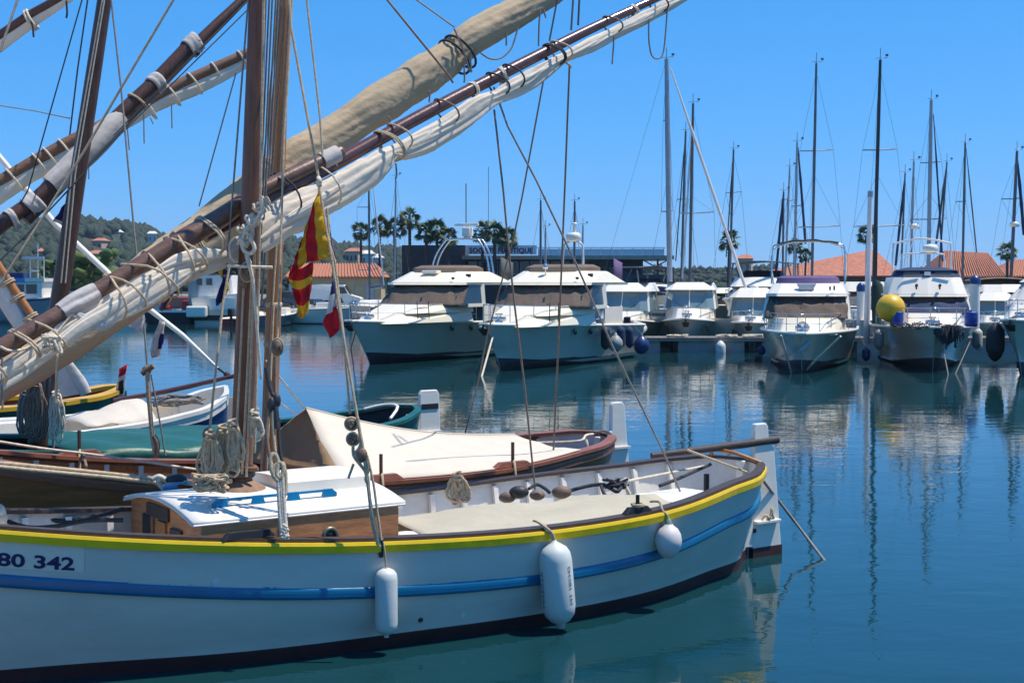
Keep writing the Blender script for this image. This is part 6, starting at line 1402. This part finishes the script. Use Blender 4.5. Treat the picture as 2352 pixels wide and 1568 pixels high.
# shrouds and tackles
top1 = lambda x, y: (x, y, 10.75)
line(A.rt, 'shroud', 'rope', [(663,-30,10.75),(668,60,10.73),(700,235,10.65),(733,415,10.55)], .011, n=6)
line(A.rt, 'shroud', 'rope', [(700,-40,10.7),(735,270,10.6),(741,360,10.56)], .009, n=6)
line(A.rt, 'shroud', 'rope', [(731,415,10.5),(748,520,10.45),(762,594,10.42),(787,764,10.36),(821,959,10.28)], .0115, n=6)
line(A.rt, 'shroud', 'rope', [(751,479,10.5),(757,560,10.47),(769,600,10.46),(790,776,10.38),(804,950,10.3)], .010, n=6)
line(A.rt, 'knot', 'rope_light', [(731,408,10.5),(735,417,10.46),(732,424,10.5),(737,428,10.5)], .017, 3, 6)
for x, y in ((807,973),(811,1008)):
    mb = MB(); c = P(x, y, 10.26); mb.lathe(c, [(.02,-.024),(.036,-.022),(.041,0),(.036,.022),(.02,.024)], 16, axis=(.3,-1,0)); de = mb.build('deadeye', M['block'], A.rt)
    mb = MB()
    for a in (.5,2.6,4.7): mb.lathe(c+V((.018*cos(a),-.028,.018*sin(a))), [(.0,0),(.008,0)], 8, axis=(.3,-1,0))
    mb.build('lanyard_hole', M['rope_light'], de)
    mb = MB(); mb.tube([c+V((.046*cos(a),0,.046*sin(a))) for a in np.linspace(0,2*pi,18)], .01, 5); mb.build('strop', M['rope'], de)
for pts, r in (([(821,959),(826,990),(832,1020),(838,1060),(845,1110),(855,1195),(868,1250)],.014),([(811,1025),(812,1045),(822,1060),(834,1075),(841,1090),(850,1150),(858,1195),(871,1255)],.013),([(830,1016),(824,1030),(816,1042),(830,1060),(840,1050),(846,1075),(840,1100),(846,1110)],.013),([(843,1045),(857,1105),(866,1170),(876,1240)],.01),([(812,1065),(800,1098)],.011)):
    line(A.rt, 'shroud_lanyard', 'rope', [(x, y, 10.24-(y-960)*.0002) for x, y in pts], r, 3, 6)
mb = MB(); c = P(832,1045,10.22); mb.ball(c, (.04,.03,.055), 12, 8); mb.build('block', M['block'], A.rt)
u, z, w = A.at(871, 1257); mb = MB(); mb.tube([A.w(u, A.hy(u, z)+.03, z+.08), A.w(u, A.hy(u,z)+.02, z-.02)], .014, 6); mb.box(A.w(u, A.hy(u,z)+.012, z-.0), (.03,.02,.12), rz=TH); mb.build('chainplate', M['iron'], A.rt)
# second tackle left of it
tk = lambda x, y: (x, y, 9.95 + (1240-y)*.0008)
line(A.rt, 'shroud', 'rope', [(672,-20,10.9),(660,200,10.75),(653,300,10.7),(640,700,10.4),(637,780,10.35)], .009)
c = P(637,797,10.33); block(A.rt, c, .055)
line(A.rt, 'shroud', 'rope_brown', [(633,820,10.3),(632,880,10.27),(634,925,10.22)], .015)
for pts, r, mt in (([(612,845),(618,880),(626,905),(632,925),(636,960),(637,985)],.02,'iron'),([(620,915),(616,960),(612,990),(618,1040),(622,1056)],.014,'rope_brown'),([(628,930),(627,970),(630,1010),(634,1050)],.013,'rope'),([(640,960),(640,1000),(644,1040),(648,1060)],.014,'rope_dark')): line(A.rt, 'tackle_rope', mt, [tk(x,y) for x,y in pts], r, 3, 6)
for x, y, r in ((624,930,.045),(635,920,.042)): mb = MB(); mb.ball(P(*tk(x,y)), (r*.8,r*.7,r*1.35), 12, 8); mb.build('block', M['iron'], A.rt)
for dx, r in ((0,.016),(6,.014),(11,.016)): line(A.rt, 'tackle_rope', 'rope_light', [tk(x+dx,y) for x,y in ((638,1085),(641,1140),(644,1190),(649,1238))], r, 3, 7)
mb = MB()
mb.tube(smooth([P(*tk(x,y)) for x,y in ((626,1085),(622,1055),(630,1042),(640,1060),(636,1090),(646,1098),(652,1075),(645,1062),(632,1070),(628,1090),(640,1105))], 4), .019, 7)
mb.tube(smooth([P(*tk(x,y)) for x,y in ((645,1070),(656,1080),(657,1120),(652,1145),(646,1120))], 4), .012, 6); mb.build('knot', M['rope'], A.rt)
mb = MB(); rg = random.Random(21)
for k in range(26): c = P(*tk(654+rg.uniform(-5,5), 1205+k*1.2)); mb.ball(c+V((rg.uniform(-.012,.012),-.01,0)), .014, 6, 4)
mb.build('serving', M['rope_light'], A.rt)
# coils hung by the mast
def coil(label, cx, cy, d, w, h, n, mat, seed, tilt=0, r=.011):
    rg = random.Random(seed); mb = MB()
    for k in range(n):
        a0 = rg.uniform(-.12,.12); ww = w*rg.uniform(.45,1); hh = h*rg.uniform(.75,1.05); ox = rg.uniform(-.8,.8)*w; tx = rg.uniform(-.35,.35)*w; tz = rg.uniform(-.09,.04)*h; pts = []; rj = [rg.uniform(-.1,.1)*w for _ in range(9)]
        for i in range(18):
            a = 2*pi*i/18 + .3; x = ww*sin(a)*(.8-.25*cos(a)) + rj[i % 9]; z = -hh*(1-cos(a))/2
            pts.append(P(cx, cy, d) + V(((x+tx+ox*(1-cos(a))/2)*pxm(d) + z*pxm(d)*tilt, rg.uniform(-.01,.01)+.02*(k/n), (z+tz)*pxm(d))))
        mb.tube(pts, r, 6, closed=True)
    mb.tube([P(cx,cy,d)+V((.03*cos(a)-.0,-.03*sin(a)-.01,-.035+.006*a)) for a in np.linspace(0,4*pi,24)], r, 6)
    return one(mb, 'rope_coil', M[mat], label, 'rope coil', 'rope coils hung on the boats')
coil('pale rope coil hanging left of the near mast', 512, 985, 10.5, 30, 118, 9, 'rope', 1, .05)
coil('bunched thick rope tails hanging close against the left of the near mast', 535, 975, 10.45, 15, 105, 6, 'rope', 2, -.05, .015)
coil('outermost rope coil left of the near mast, ending above the blue deck', 483, 1000, 10.4, 24, 100, 9, 'rope', 3, .02)
coil('small rope loop hanging right of the near mast', 585, 950, 10.75, 13, 60, 4, 'rope_light', 4, -.12)
coil('rope hank hanging from the brown rail above the beige tarpaulin', 1050, 1093, 12.55, 22, 62, 12, 'rope', 5, 0, .012)
coil('long dark coil hanging on the left leaning mast foot', 80, 880, 14.4, 22, 130, 14, 'rope_brown', 6)
coil('pale coil hanging right on the left leaning mast foot', 128, 905, 14.4, 16, 105, 9, 'rope_light', 7)
coil('grey coil hanging left on the left leaning mast foot', 55, 900, 14.5, 14, 110, 9, 'rope_grey', 8)
for x0, y0, x1, y1 in ((95,820,70,1000),(110,800,92,990),(118,830,104,1010),(84,840,58,980),(130,830,122,1030)): line(C3.rt, 'halyard', 'rope_grey', [(x0,y0,14.5),(x1,y1,14.5)], .014)
mb = MB(); rg = random.Random(31)
for k in range(30): mb.tube(smooth([P(rg.uniform(440,520), 1110+rg.uniform(-22,20), 10.2+rg.uniform(-.1,.1)) for _ in range(4)], 3), .011, 5)
one(mb, 'rope_tangle', M['rope'], 'loose tangle of rope on the cabin roof edge left of the near mast', 'rope')
# rigging of the left boats
line(C3.rt, 'shroud', 'rope_grey', [(254,-10,14.6),(278,203,14.5),(308,531,14.3),(314,590,14.25),(326,685,14.2),(338,837,14.1)], .011)
mb = MB(); mb.ball(P(337,850,14.1), (.05,.04,.05), 10, 7); mb.tube([P(326,858,14.05),P(352,840,14.05)], .03, 7); mb.build('deadeye', M['block'], C3.rt)
for pts, r, mt in (([(338,850),(342,910),(346,960),(350,1000),(357,1046)],.024,'rope'),([(347,860),(360,930),(371,990),(380,1046)],.009,'rope_grey'),([(344,840),(338,900),(347,975)],.012,'rope_grey'),([(352,1000),(361,1020),(357,1050)],.03,'rope_brown')): line(C3.rt, 'tackle_rope', mt, [(x,y,14.05) for x,y in pts], r, 3, 6)
line(C3.rt, 'halyard', 'rope', [(402,-6,12.7),(278,203,12.7),(190,353,12.7),(78,531,12.6),(17,625,12.5),(-20,690,12.5)], .012)
line(C3.rt, 'stay_line', 'rope_dark', [(190,-6,14.4),(64,437,14.2),(45,470,14.2)], .0075)
line(C3.rt, 'stay_line', 'rope_dark', [(202,-6,14.8),(178,160,14.8),(160,310,14.8)], .009)
for x0, x1 in ((241,150),(236,140)): line(C3.rt, 'stay_line', 'rope_light', [(x0,-6,14.7),(lerp(x0,x1,.75),400,14.75),(x1,650,14.8)], .008)
line(C3.rt, 'spreader_wire', 'rope_grey', [(-5,242,18),(80,255,18),(160,272,15)], .008)
line(C3.rt, 'halyard', 'rope_dark', [(196,395,14.6),(60,540,14.2),(0,598,14)], .009)
line(D4.rt, 'stay_line', 'rope_grey', [(542,168,17),(500,320,17),(457,474,17)], .009)
# long lines crossing the open water and sky in the middle
line(Bt.rt, 'sheet', 'rope_brown', [(884,-6,12.6),(1033,177,12.65),(1040,190,12.7)], .011)
line(Bt.rt, 'sheet', 'rope_grey', [(948,-6,14.6),(1015,42,14.5),(1043,62,14.4)], .010)
line(Bt.rt, 'topping_lift', 'rope_dark', [(1281,-6,15.2),(1262,94,15.0)], .010)
line(Bt.rt, 'topping_lift', 'rope_dark', [(1317,-6,14.6),(1312,69,14.4)], .011); line(Bt.rt, 'topping_lift', 'rope_dark', [(1331,-6,14.6),(1328,58,14.5)], .011)
line(Bt.rt, 'brace', 'rope_brown', [(1248,186,14.2),(1200,448,14.6),(1180,544,14.8),(1120,767,15.4),(1100,870,15.8),(1085,930,16.2),(1064,1012,16.6)], .009)
line(A.rt, 'brace', 'rope_brown', [(1135,252,12.6),(1157,448,12.55),(1168,572,12.5),(1182,701,12.5),(1202,863,12.5),(1214,975,12.5),(1229,1124,12.45)], .0095)
line(Bt.rt, 'brace', 'rope_brown', [(1308,152,14),(1298,415,14.3),(1283,780,14.6),(1270,1062,14.9)], .0105)
line(A.rt, 'brace', 'rope_grey', [(1134,200,12.55),(1166,290,12.56),(1233,417,12.6),(1325,610,12.65),(1408,797,12.7),(1526,1043,12.75),(1573,1153,12.8)], .0095)
# flag halyard to the left of the near mast
line(A.rt, 'flag_halyard', 'rope', [(536,560,11.5),(512,694,11.4),(489,913,11.2),(481,990,11.1)], .011)
mb = MB(); mb.ball(P(479,998,11.05), (.05,.045,.06), 10, 7); mb.build('block', M['block'], A.rt)
line(A.rt, 'flag_halyard', 'rope_brown', [(479,1010,11),(470,1060,10.9),(462,1100,10.8)], .013)
# ropes on the bows
line(Bt.rt, 'painter', 'rope_light', [(-20,1011,13),(100,1030,13.2),(200,1042,13.3),(330,1060,13.4),(458,1079,13.6)], .013, 3)
line(Bt.rt, 'painter', 'rope', [(-20,1062,11.2),(100,1073,11.3),(230,1086,11.5),(355,1100,11.5)], .02, 3, 7); line(Bt.rt, 'painter', 'rope', [(-20,1070,11.15),(120,1084,11.3),(250,1096,11.45),(358,1108,11.5)], .018, 3, 7)
mb = MB(); mb.tube(smooth([P(x,y,11.35) for x,y in ((352,1100),(365,1094),(378,1100),(388,1112),(376,1120),(364,1108),(372,1098),(392,1108),(396,1122),(388,1130),(382,1118))], 4), .022, 7); mb.tube(smooth([P(x,y,11.3) for x,y in ((380,1112),(374,1130),(366,1145),(360,1150))], 3), .018, 6); mb.build('knot', M['rope_light'], Bt.rt)
mb = MB(); mb.ball(P(405,1101,11.3), (.09,.05,.05), 12, 8); mb.build('block', M['iron'], Bt.rt)
line(Bt.rt, 'painter', 'rope', [(425,1108,11.2),(470,1112,10.9),(530,1104,10.7)], .02, 3, 6)
line(Bt.rt, 'chock_rope', 'rope_brown', [(190,1035,13.6),(192,1048,13.2),(196,1062,12.4),(198,1072,11.9)], .014, 3)
for pts in ([(-10,1176,10.5),(80,1188,10.6),(150,1197,10.7),(190,1190,10.8),(240,1180,10.9),(283,1168,11)],[(-10,1186,10.4),(60,1210,10.3),(130,1208,10.4),(200,1195,10.6),(283,1194,10.7)]): line(A.rt, 'deck_hose', 'rope_dark', pts, .018, 4, 6)
mb = MB(); mb.ball(P(-4,1180,10.2), (.06,.05,.08), 10, 7); mb.ball(P(2,1190,10.2), (.05,.05,.05), 10, 7); mb.build('knot', M['rope_light'], A.rt)
# stern ropes, blocks and hoses of the white boat
line(A.rt, 'tiller_rope', 'rope', [(1578,1033,13.2),(1640,1056,13.4),(1715,1084,13.7)], .012); line(A.rt, 'sheet', 'rope_light', [(1434,1106,12.7),(1500,1093,13.1),(1620,1070,13.9)], .014)
line(A.rt, 'deck_hose', 'rope_dark', [(1292,1132,12.6),(1340,1118,12.7),(1380,1112,12.7),(1400,1120,12.7),(1420,1128,12.6),(1436,1100,12.8)], .018, 4, 6)
line(A.rt, 'deck_hose', 'rope_dark', [(1380,1112,12.7),(1388,1134,12.5),(1404,1142,12.4),(1445,1138,12.5)], .016, 4, 6); line(A.rt, 'deck_hose', 'rope_dark', [(1215,1122,12.3),(1232,1112,12.4),(1250,1120,12.4),(1264,1132,12.4)], .016, 4, 6)
line(A.rt, 'deck_hose', 'rope_dark', [(1515,1115,13),(1560,1098,13.2),(1600,1080,13.6),(1632,1066,13.9)], .018, 3, 6)
for x, y, r in ((1165,1142,.06),(1192,1130,.07),(1234,1137,.055),(1290,1130,.07)): mb = MB(); mb.ball(P(x,y,12.45), (r*1.3,r*.8,r*.85), 12, 8); mb.build('block', M['block' if x != 1192 else 'iron'], A.rt)
mb = MB(); rg = random.Random(41)
for k in range(12): mb.tube(smooth([P(1410+rg.uniform(-28,34), 1106+rg.uniform(-8,16), 12.7+rg.uniform(-.05,.05)) for _ in range(4)], 3), .012, 5)
mb.build('knot', M['rope_dark'], A.rt)
mb = MB(); mb.tube(smooth([P(x,y,12.7) for x,y in ((1425,1105),(1440,1100),(1436,1112),(1428,1104),(1438,1120),(1446,1135))], 4), .018, 6); mb.build('rope_knot', M['rope_light'], A.rt)
line(Bt.rt, 'stern_line', 'rope_light', [(1205,1017,15.8),(1280,1016,15.7),(1334,1012,15.6),(1345,1000,15.8),(1362,997,16)], .016, 3, 6); mb = MB(); mb.ball(P(1347,1026,15.4), (.025,.025,.09), 8, 6); mb.build('rope_end', M['rope_light'], Bt.rt)
line(Bt.rt, 'stern_line', 'rope_dark', [(1365,998,16.1),(1388,992,16.1),(1402,1000,15.8),(1380,996,15.9)], .022, 4, 6)
line(Bt.rt, 'forestay', 'rope_light', [(612,828,13.4),(655,882,14.2),(701,938,14.95)], .010); line(Bt.rt, 'forestay', 'rope_light', [(636,920,13.8),(662,938,14.4),(682,952,14.8)], .008)
ml = MB(); ml.tube([P(1738,1084,13.8), P(1820,1190,14.6), PZ(1897,1291,-.02)], .016, 6); one(ml, 'mooring_line', M['rope_grey'], 'taut grey mooring line from the white stern down into the water', 'mooring line', 'mooring lines')
mb = MB(); mb.tube(smooth([P(x,y,14.0) for x,y in ((1722,1115),(1738,1128),(1741,1145),(1734,1160),(1722,1160))], 4), .009, 5); mb.build('rope_loop', M['rope_dark'], A.rt)
for lab, a, b, r in (('pale mooring line from the nearer bow of the twin yachts into the water', (1132,772,42.6), (1106,866), .035), ('thin mooring line left of it, dropping from the same bow', (1128,775,42.6), (1090,856), .025), ('mooring line from the bow of the bimini-frame cruiser slanting left into the water', (1931,772,41.2), (1843,857), .035), ('short pale mooring line on the left bow of the bimini-frame cruiser', (1794,770,41.4), (1818,858), .03),
        ('thin mooring line under the netting on the navy-topped cruiser, left one', (2160,768,43), (2178,862), .022), ('thin mooring line under the netting on the navy-topped cruiser, right one', (2228,785,43), (2194,860), .022), ('dark mooring line dropping from the bow of the left flybridge yacht', (823,742,46), (806,800), .025)):
    mb = MB(); mb.tube([P(*a), PZ(b[0], b[1], -.03)], r, 5); one(mb, 'mooring_line', M['rope_light' if r > .026 else 'rope_grey'], lab, 'mooring line', 'mooring lines')

# ================================================================== FLAGS
def cloth(rows, mf=None, wave=.03, seed=0, mb=None):
    mb = mb or MB(); out = []
    for i, r in enumerate(rows): out.append([p + V((0, wave*sin(i*1.3+j*1.7+seed), 0)) for j, p in enumerate(r)])
    mb.grid(out, mf=mf); return mb
def curve_pts(px, d, n): return [q for q in resample([P(x, y, d) for x, y in px], n)]
def resample(pts, n):
    s = smooth(pts, 6); L_ = [0]
    for a, b in zip(s, s[1:]): L_.append(L_[-1]+(b-a).length)
    o = []
    for i in range(n):
        t = L_[-1]*i/(n-1); k = max(j for j in range(len(L_)) if L_[j] <= t+1e-9); k = min(k, len(s)-2)
        o.append(s[k].lerp(s[k+1], (t-L_[k])/max(1e-9, L_[k+1]-L_[k])))
    return o
fl = thing('striped_flag', 'yellow and red striped flag hanging from the shroud under the brown yard', 'flag', P(760,590,10.45))
lines = [[(731,437),(745,510),(760,591)],[(722,462),(724,520),(732,598)],[(712,492),(702,550),(705,602)],[(700,530),(686,580),(684,618)],[(690,560),(674,605),(667,645)]]
rows = []; n = 14; fine = []
for a, b in zip(lines, lines[1:]):
    ra, rb = curve_pts(a, 10.43, n), curve_pts(b, 10.43, n)
    for k in range(3): fine.append([p.lerp(q, k/3) for p, q in zip(ra, rb)])
fine.append(curve_pts(lines[-1], 10.43, n))
cloth(fine, lambda i, j: (i//3) % 2, .03).build('upper_cloth', [M['flag_yel'], M['flag_red']], fl, solid=.003)
L_ = curve_pts([(668,612),(664,642),(672,668),(679,692),(686,728)], 10.46, 13); R_ = curve_pts([(719,600),(717,640),(713,672),(710,700),(706,716)], 10.46, 13)
cloth([[a.lerp(b, k/6) + V((0,.03*sin(k*1.1),-.03*sin(pi*k/6))) for k in range(7)] for a, b in zip(L_, R_)], lambda i, j: 1 if i < 3 or 5 <= i < 9 else 0, .02, 2).build('lower_cloth', [M['flag_yel'], M['flag_red']], fl, solid=.003)
fl = thing('tricolour_flag', 'small blue, white and red flag hanging right of the striped one', 'flag', P(764,645,10.4))
L_ = curve_pts([(763,644),(757,680),(750,715),(742,742),(752,762),(759,777)], 10.38, 13); R_ = curve_pts([(766,646),(771,682),(774,708),(778,722),(781,745),(781,757)], 10.38, 13)
cloth([[a.lerp(b, k/5) + V((0,.02*sin(k*1.3+i*.4),0)) for k in range(6)] for i, (a, b) in enumerate(zip(L_, R_))], lambda i, j: 0 if i < 3 else (1 if i < 7 - (j > 2) else 2), .012).build('cloth', [M['flag_blue'], M['flag_white'], M['flag_red']], fl, solid=.003)
def small_flag(label, polyL, polyR, d, mats, mf, name='pennant', group=None):
    f_ = thing(name, label, 'flag', P(*polyL[0], d), 0, group); a_ = curve_pts(polyL, d, 10); b_ = curve_pts(polyR, d, 10)
    cloth([[a.lerp(b, k/5) for k in range(6)] for a, b in zip(a_, b_)], mf, .025).build('cloth', [M[m] for m in mats], f_, solid=.003); return f_
small_flag('purple rolled pennant beside the hoist of the striped flag', [(752,500),(758,560),(763,600),(764,640)], [(756,500),(764,560),(772,590),(771,630)], 10.55, ['purple','flag_yel'], lambda i, j: 1 if i < 1 else 0)
small_flag('yellow and dark blue flag just left of the near mast, upper one', [(499,594),(497,612),(502,628),(512,640)], [(533,596),(532,620),(528,640),(522,650)], 11.6, ['flag_yel','flag_blue'], lambda i, j: 0 if j < 2 else 1)
small_flag('dark blue pennant with a yellow sliver, lower left of the near mast', [(512,632),(506,660),(496,682),(498,703)], [(518,630),(524,650),(524,668),(512,692)], 11.55, ['flag_blue','flag_yel'], lambda i, j: 1 if j > 3 and 1 < i < 6 else 0)
small_flag('faded violet pennant below the furled sail, right of the white lettered flag', [(384,652),(374,672),(367,692),(372,714)], [(396,650),(398,670),(392,690),(384,706)], 13.9, ['purple','flag_yel'], lambda i, j: 1 if j == 4 and i > 4 else 0)
wf = small_flag('white flag with two dark letters hanging below the brown yard', [(312,688),(298,715),(292,745),(300,752)], [(324,690),(330,715),(330,745),(326,768)], 14.0, ['flag_white'], None)
o_ = P(325,725,13.95); ink = mk('flag_ink', (.05,.05,.12), .8)
for k, ch in enumerate('RO'): vs, fs = text_mesh(ch, .085, .004); mb = MB(); mb.add([o_ + V((-v.x*.9-.062*k, -.03, v.y)) for v in vs], fs); mb.build('letter', ink, wf)
small_flag('white and navy pennant hanging over the water under the lettered flag', [(366,735),(354,770),(345,800),(350,822)], [(378,740),(376,775),(372,800),(366,818)], 13.9, ['flag_white','flag_blue'], lambda i, j: 1 if j > 2 and 2 < i < 7 else 0)
small_flag('white pennant with a dark emblem and red tip standing on the yellow stern', [(274,846),(269,880),(264,915),(266,940)], [(292,836),(288,875),(286,905),(276,935)], 21.0, ['flag_white','flag_red','flag_black'], lambda i, j: 1 if i < 2 else (2 if 3 <= i < 6 and 1 <= j < 4 else 0))
small_flag('dark blue flag drooping behind the left leaning mast', [(160,455),(140,480),(122,508)], [(172,458),(160,490),(150,520)], 15.6, ['flag_blue','flag_white'], lambda i, j: 1 if i > 7 else 0)

# ================================================================== FENDERS ON THE WHITE BOAT
def fender(label, px, py0, py1, rpx, ball=False, tilt=0, tx=0):
    u, z, w = A.at(px, (py0+py1)/2 if not ball else py0+10); nrm = A.M.to_3x3() @ V((0,1,0)); d = w.y
    r = rpx*pxm(d); zt, zb = CAMH-(py0-HOR)/FPX*(d-.1), CAMH-(py1-HOR)/FPX*(d-.1); zc = (zt+zb)/2; h = zt-zb
    c = A.w(u, max(A.hy(u, min(zc+h*.3, A.zs(u))), A.hy(u, max(zc, .1)))+r+.02, zc); c.x += (px-proj(c)[0])*pxm(c.y)
    rt = thing('fender', label, 'fender', c, 0, 'fenders along the white boat'); mb = MB(); ax = V((sin(tilt),0,cos(tilt)))
    if ball: prof = [(.03,-h*.5),(r*.45,-h*.47),(r*.8,-h*.3),(r*.98,-h*.08),(r,h*.02),(r*.93,h*.2),(r*.7,h*.36),(r*.42,h*.44),(r*.3,h*.5)]
    else: prof = [(.02,-h*.5),(r*.25,-h*.49),(r*.32,-h*.44),(r*.6,-h*.41),(r*.9,-h*.34),(r,-h*.24),(r,h*.27),(r*.92,h*.36),(r*.72,h*.42),(r*.4,h*.46),(r*.22,h*.48),(.02,h*.5)] if tx else [(.02,-h*.5),(r*.2,-h*.49),(r*.25,-h*.46),(r*.65,-h*.44),(r*.93,-h*.38),(r,-h*.3),(r,h*.34),(r*.93,h*.42),(r*.7,h*.47),(r*.35,h*.5),(.02,h*.5)]
    mb.lathe((0,0,0), prof, 26, axis=ax); b = mb.build('bladder', M['fender_pink' if ball else 'fender'], rt, local=True)
    return rt, c, r, h, ax, b
def fender_rope(rt, pts, r=.01, mat='rope'):
    mb = MB(); mb.tube(smooth(pts, 4), r, 6); mb.build('lanyard', M[mat], rt)
f1, c1, r1, h1, ax1, _b = fender('plain white cylinder fender hanging amidships under the shroud', 887, 1308, 1468, 26)
g1 = A.w(A.at(876,0,True)[0], A.bs(A.at(876,0,True)[0])+.03, A.zs(A.at(876,0,True)[0])+.03)
fender_rope(f1, [c1+V((0,0,h1/2-.01)), c1+V((-.01,.0,h1/2+.12)), g1], .008)
f2, c2, r2, h2, ax2, b2_ = fender('larger white fender with handwritten name and number', 1280, 1240, 1445, 38, tilt=-.08, tx=1)
uu = A.at(1254,0,True)[0]; g2 = A.w(uu, A.bs(uu)-.02, A.zs(uu)+.05)
fender_rope(f2, [c2+ax2*(h2/2-.02), c2+ax2*(h2/2+.06)+V((-.02,0,0)), g2+V((.02,-.05,-.04)), g2], .014); fender_rope(f2, [c2+ax2*(h2/2-.02), c2+ax2*(h2/2+.04), g2+V((.03,-.05,-.03)), g2+V((-.05,0,.02)), g2+V((-.09,.02,.03))], .012)
f3, c3, r3, h3, ax3, _b = fender('round pinkish white ball fender near the stern', 1535, 1205, 1284, 31, ball=True)
uu = A.at(1524,0,True)[0]; g3 = A.w(uu, A.bs(uu)-.06, A.zs(uu)+.08)
fender_rope(f3, [c3+V((0,0,h3/2)), c3+V((-.01,0,h3/2+.07)), g3+V((.02,-.06,-.06)), g3, g3+V((-.08,.02,.0))], .012)
mb = MB(); mb.lathe(c3, [(r3*.34,h3*.44),(r3*.3,h3*.5),(r3*.2,h3*.62),(r3*.1,h3*.66)], 14); mb.build('neck', mk('fender_neck_green', (.16,.25,.22), .6), f3)
def fender_text(body, th, hlen, zoff, size, parent, c, r, ax):
    vs, fs = text_mesh(body, 1, .0); x1 = max(v.x for v in vs); y1 = max(v.y for v in vs); mb = MB(); sd = V((0,1,0)); e1 = ax.orthogonal().normalized()
    e1 = V((1,0,0)) - ax*ax.x; e1.normalize(); e2 = ax.cross(e1); out = []
    for v in vs:
        s_ = v.x/x1*hlen + zoff; a = th - v.y/y1*size/r; out.append(c + ax*s_ + (e1*cos(a) + e2*sin(a))*(r+.003))
    mb.add(out, fs); return mb.build('handwriting', mk('marker_ink', (.06,.07,.09), .7), parent)
fender_text('MIREILLE', -2.55, .29, -.17, .03, b2_, c2, r2, ax2)
fender_text('MT 180342', -.62, .31, -.15, .03, b2_, c2, r2, ax2)

# ---- odds and ends on the pontoon
for lab, px, s in (('pale rope heap on the pontoon edge between two cabin boats', 1556, 3), ('pale rope heap on the pontoon edge above the white cylinder fender', 1668, 4), ('row of pale line flaked on the pontoon left of the bimini-frame cruiser', 1730, 5)):
    rg = random.Random(s); c = P(px, 776, 54.6); c.z = .6; mb = MB()
    for k in range(12): mb.tube(smooth([c+V((rg.uniform(-.45,.45), rg.uniform(-.1,.1), rg.uniform(0,.1))) for _ in range(4)], 3), .02, 5)
    one(mb, 'rope_heap', M['rope_light'], lab, 'rope', 'ropes left on the pontoon')

# ---- light sea haze over the harbour and the hill
mb = MB(); mb.box((0, 1275, 59), (3300, 2750, 120)); hzm = bpy.data.materials.new('haze'); hzm.use_nodes = True
t = hzm.node_tree; t.nodes.clear(); oo = t.nodes.new('ShaderNodeOutputMaterial'); pv = t.nodes.new('ShaderNodeVolumePrincipled')
pv.inputs['Color'].default_value = (.62,.8,1,1); pv.inputs['Density'].default_value = .00016; pv.inputs['Anisotropy'].default_value = .2
t.links.new(pv.outputs[0], oo.inputs['Volume']); mb.build('haze', hzm, kind='stuff')
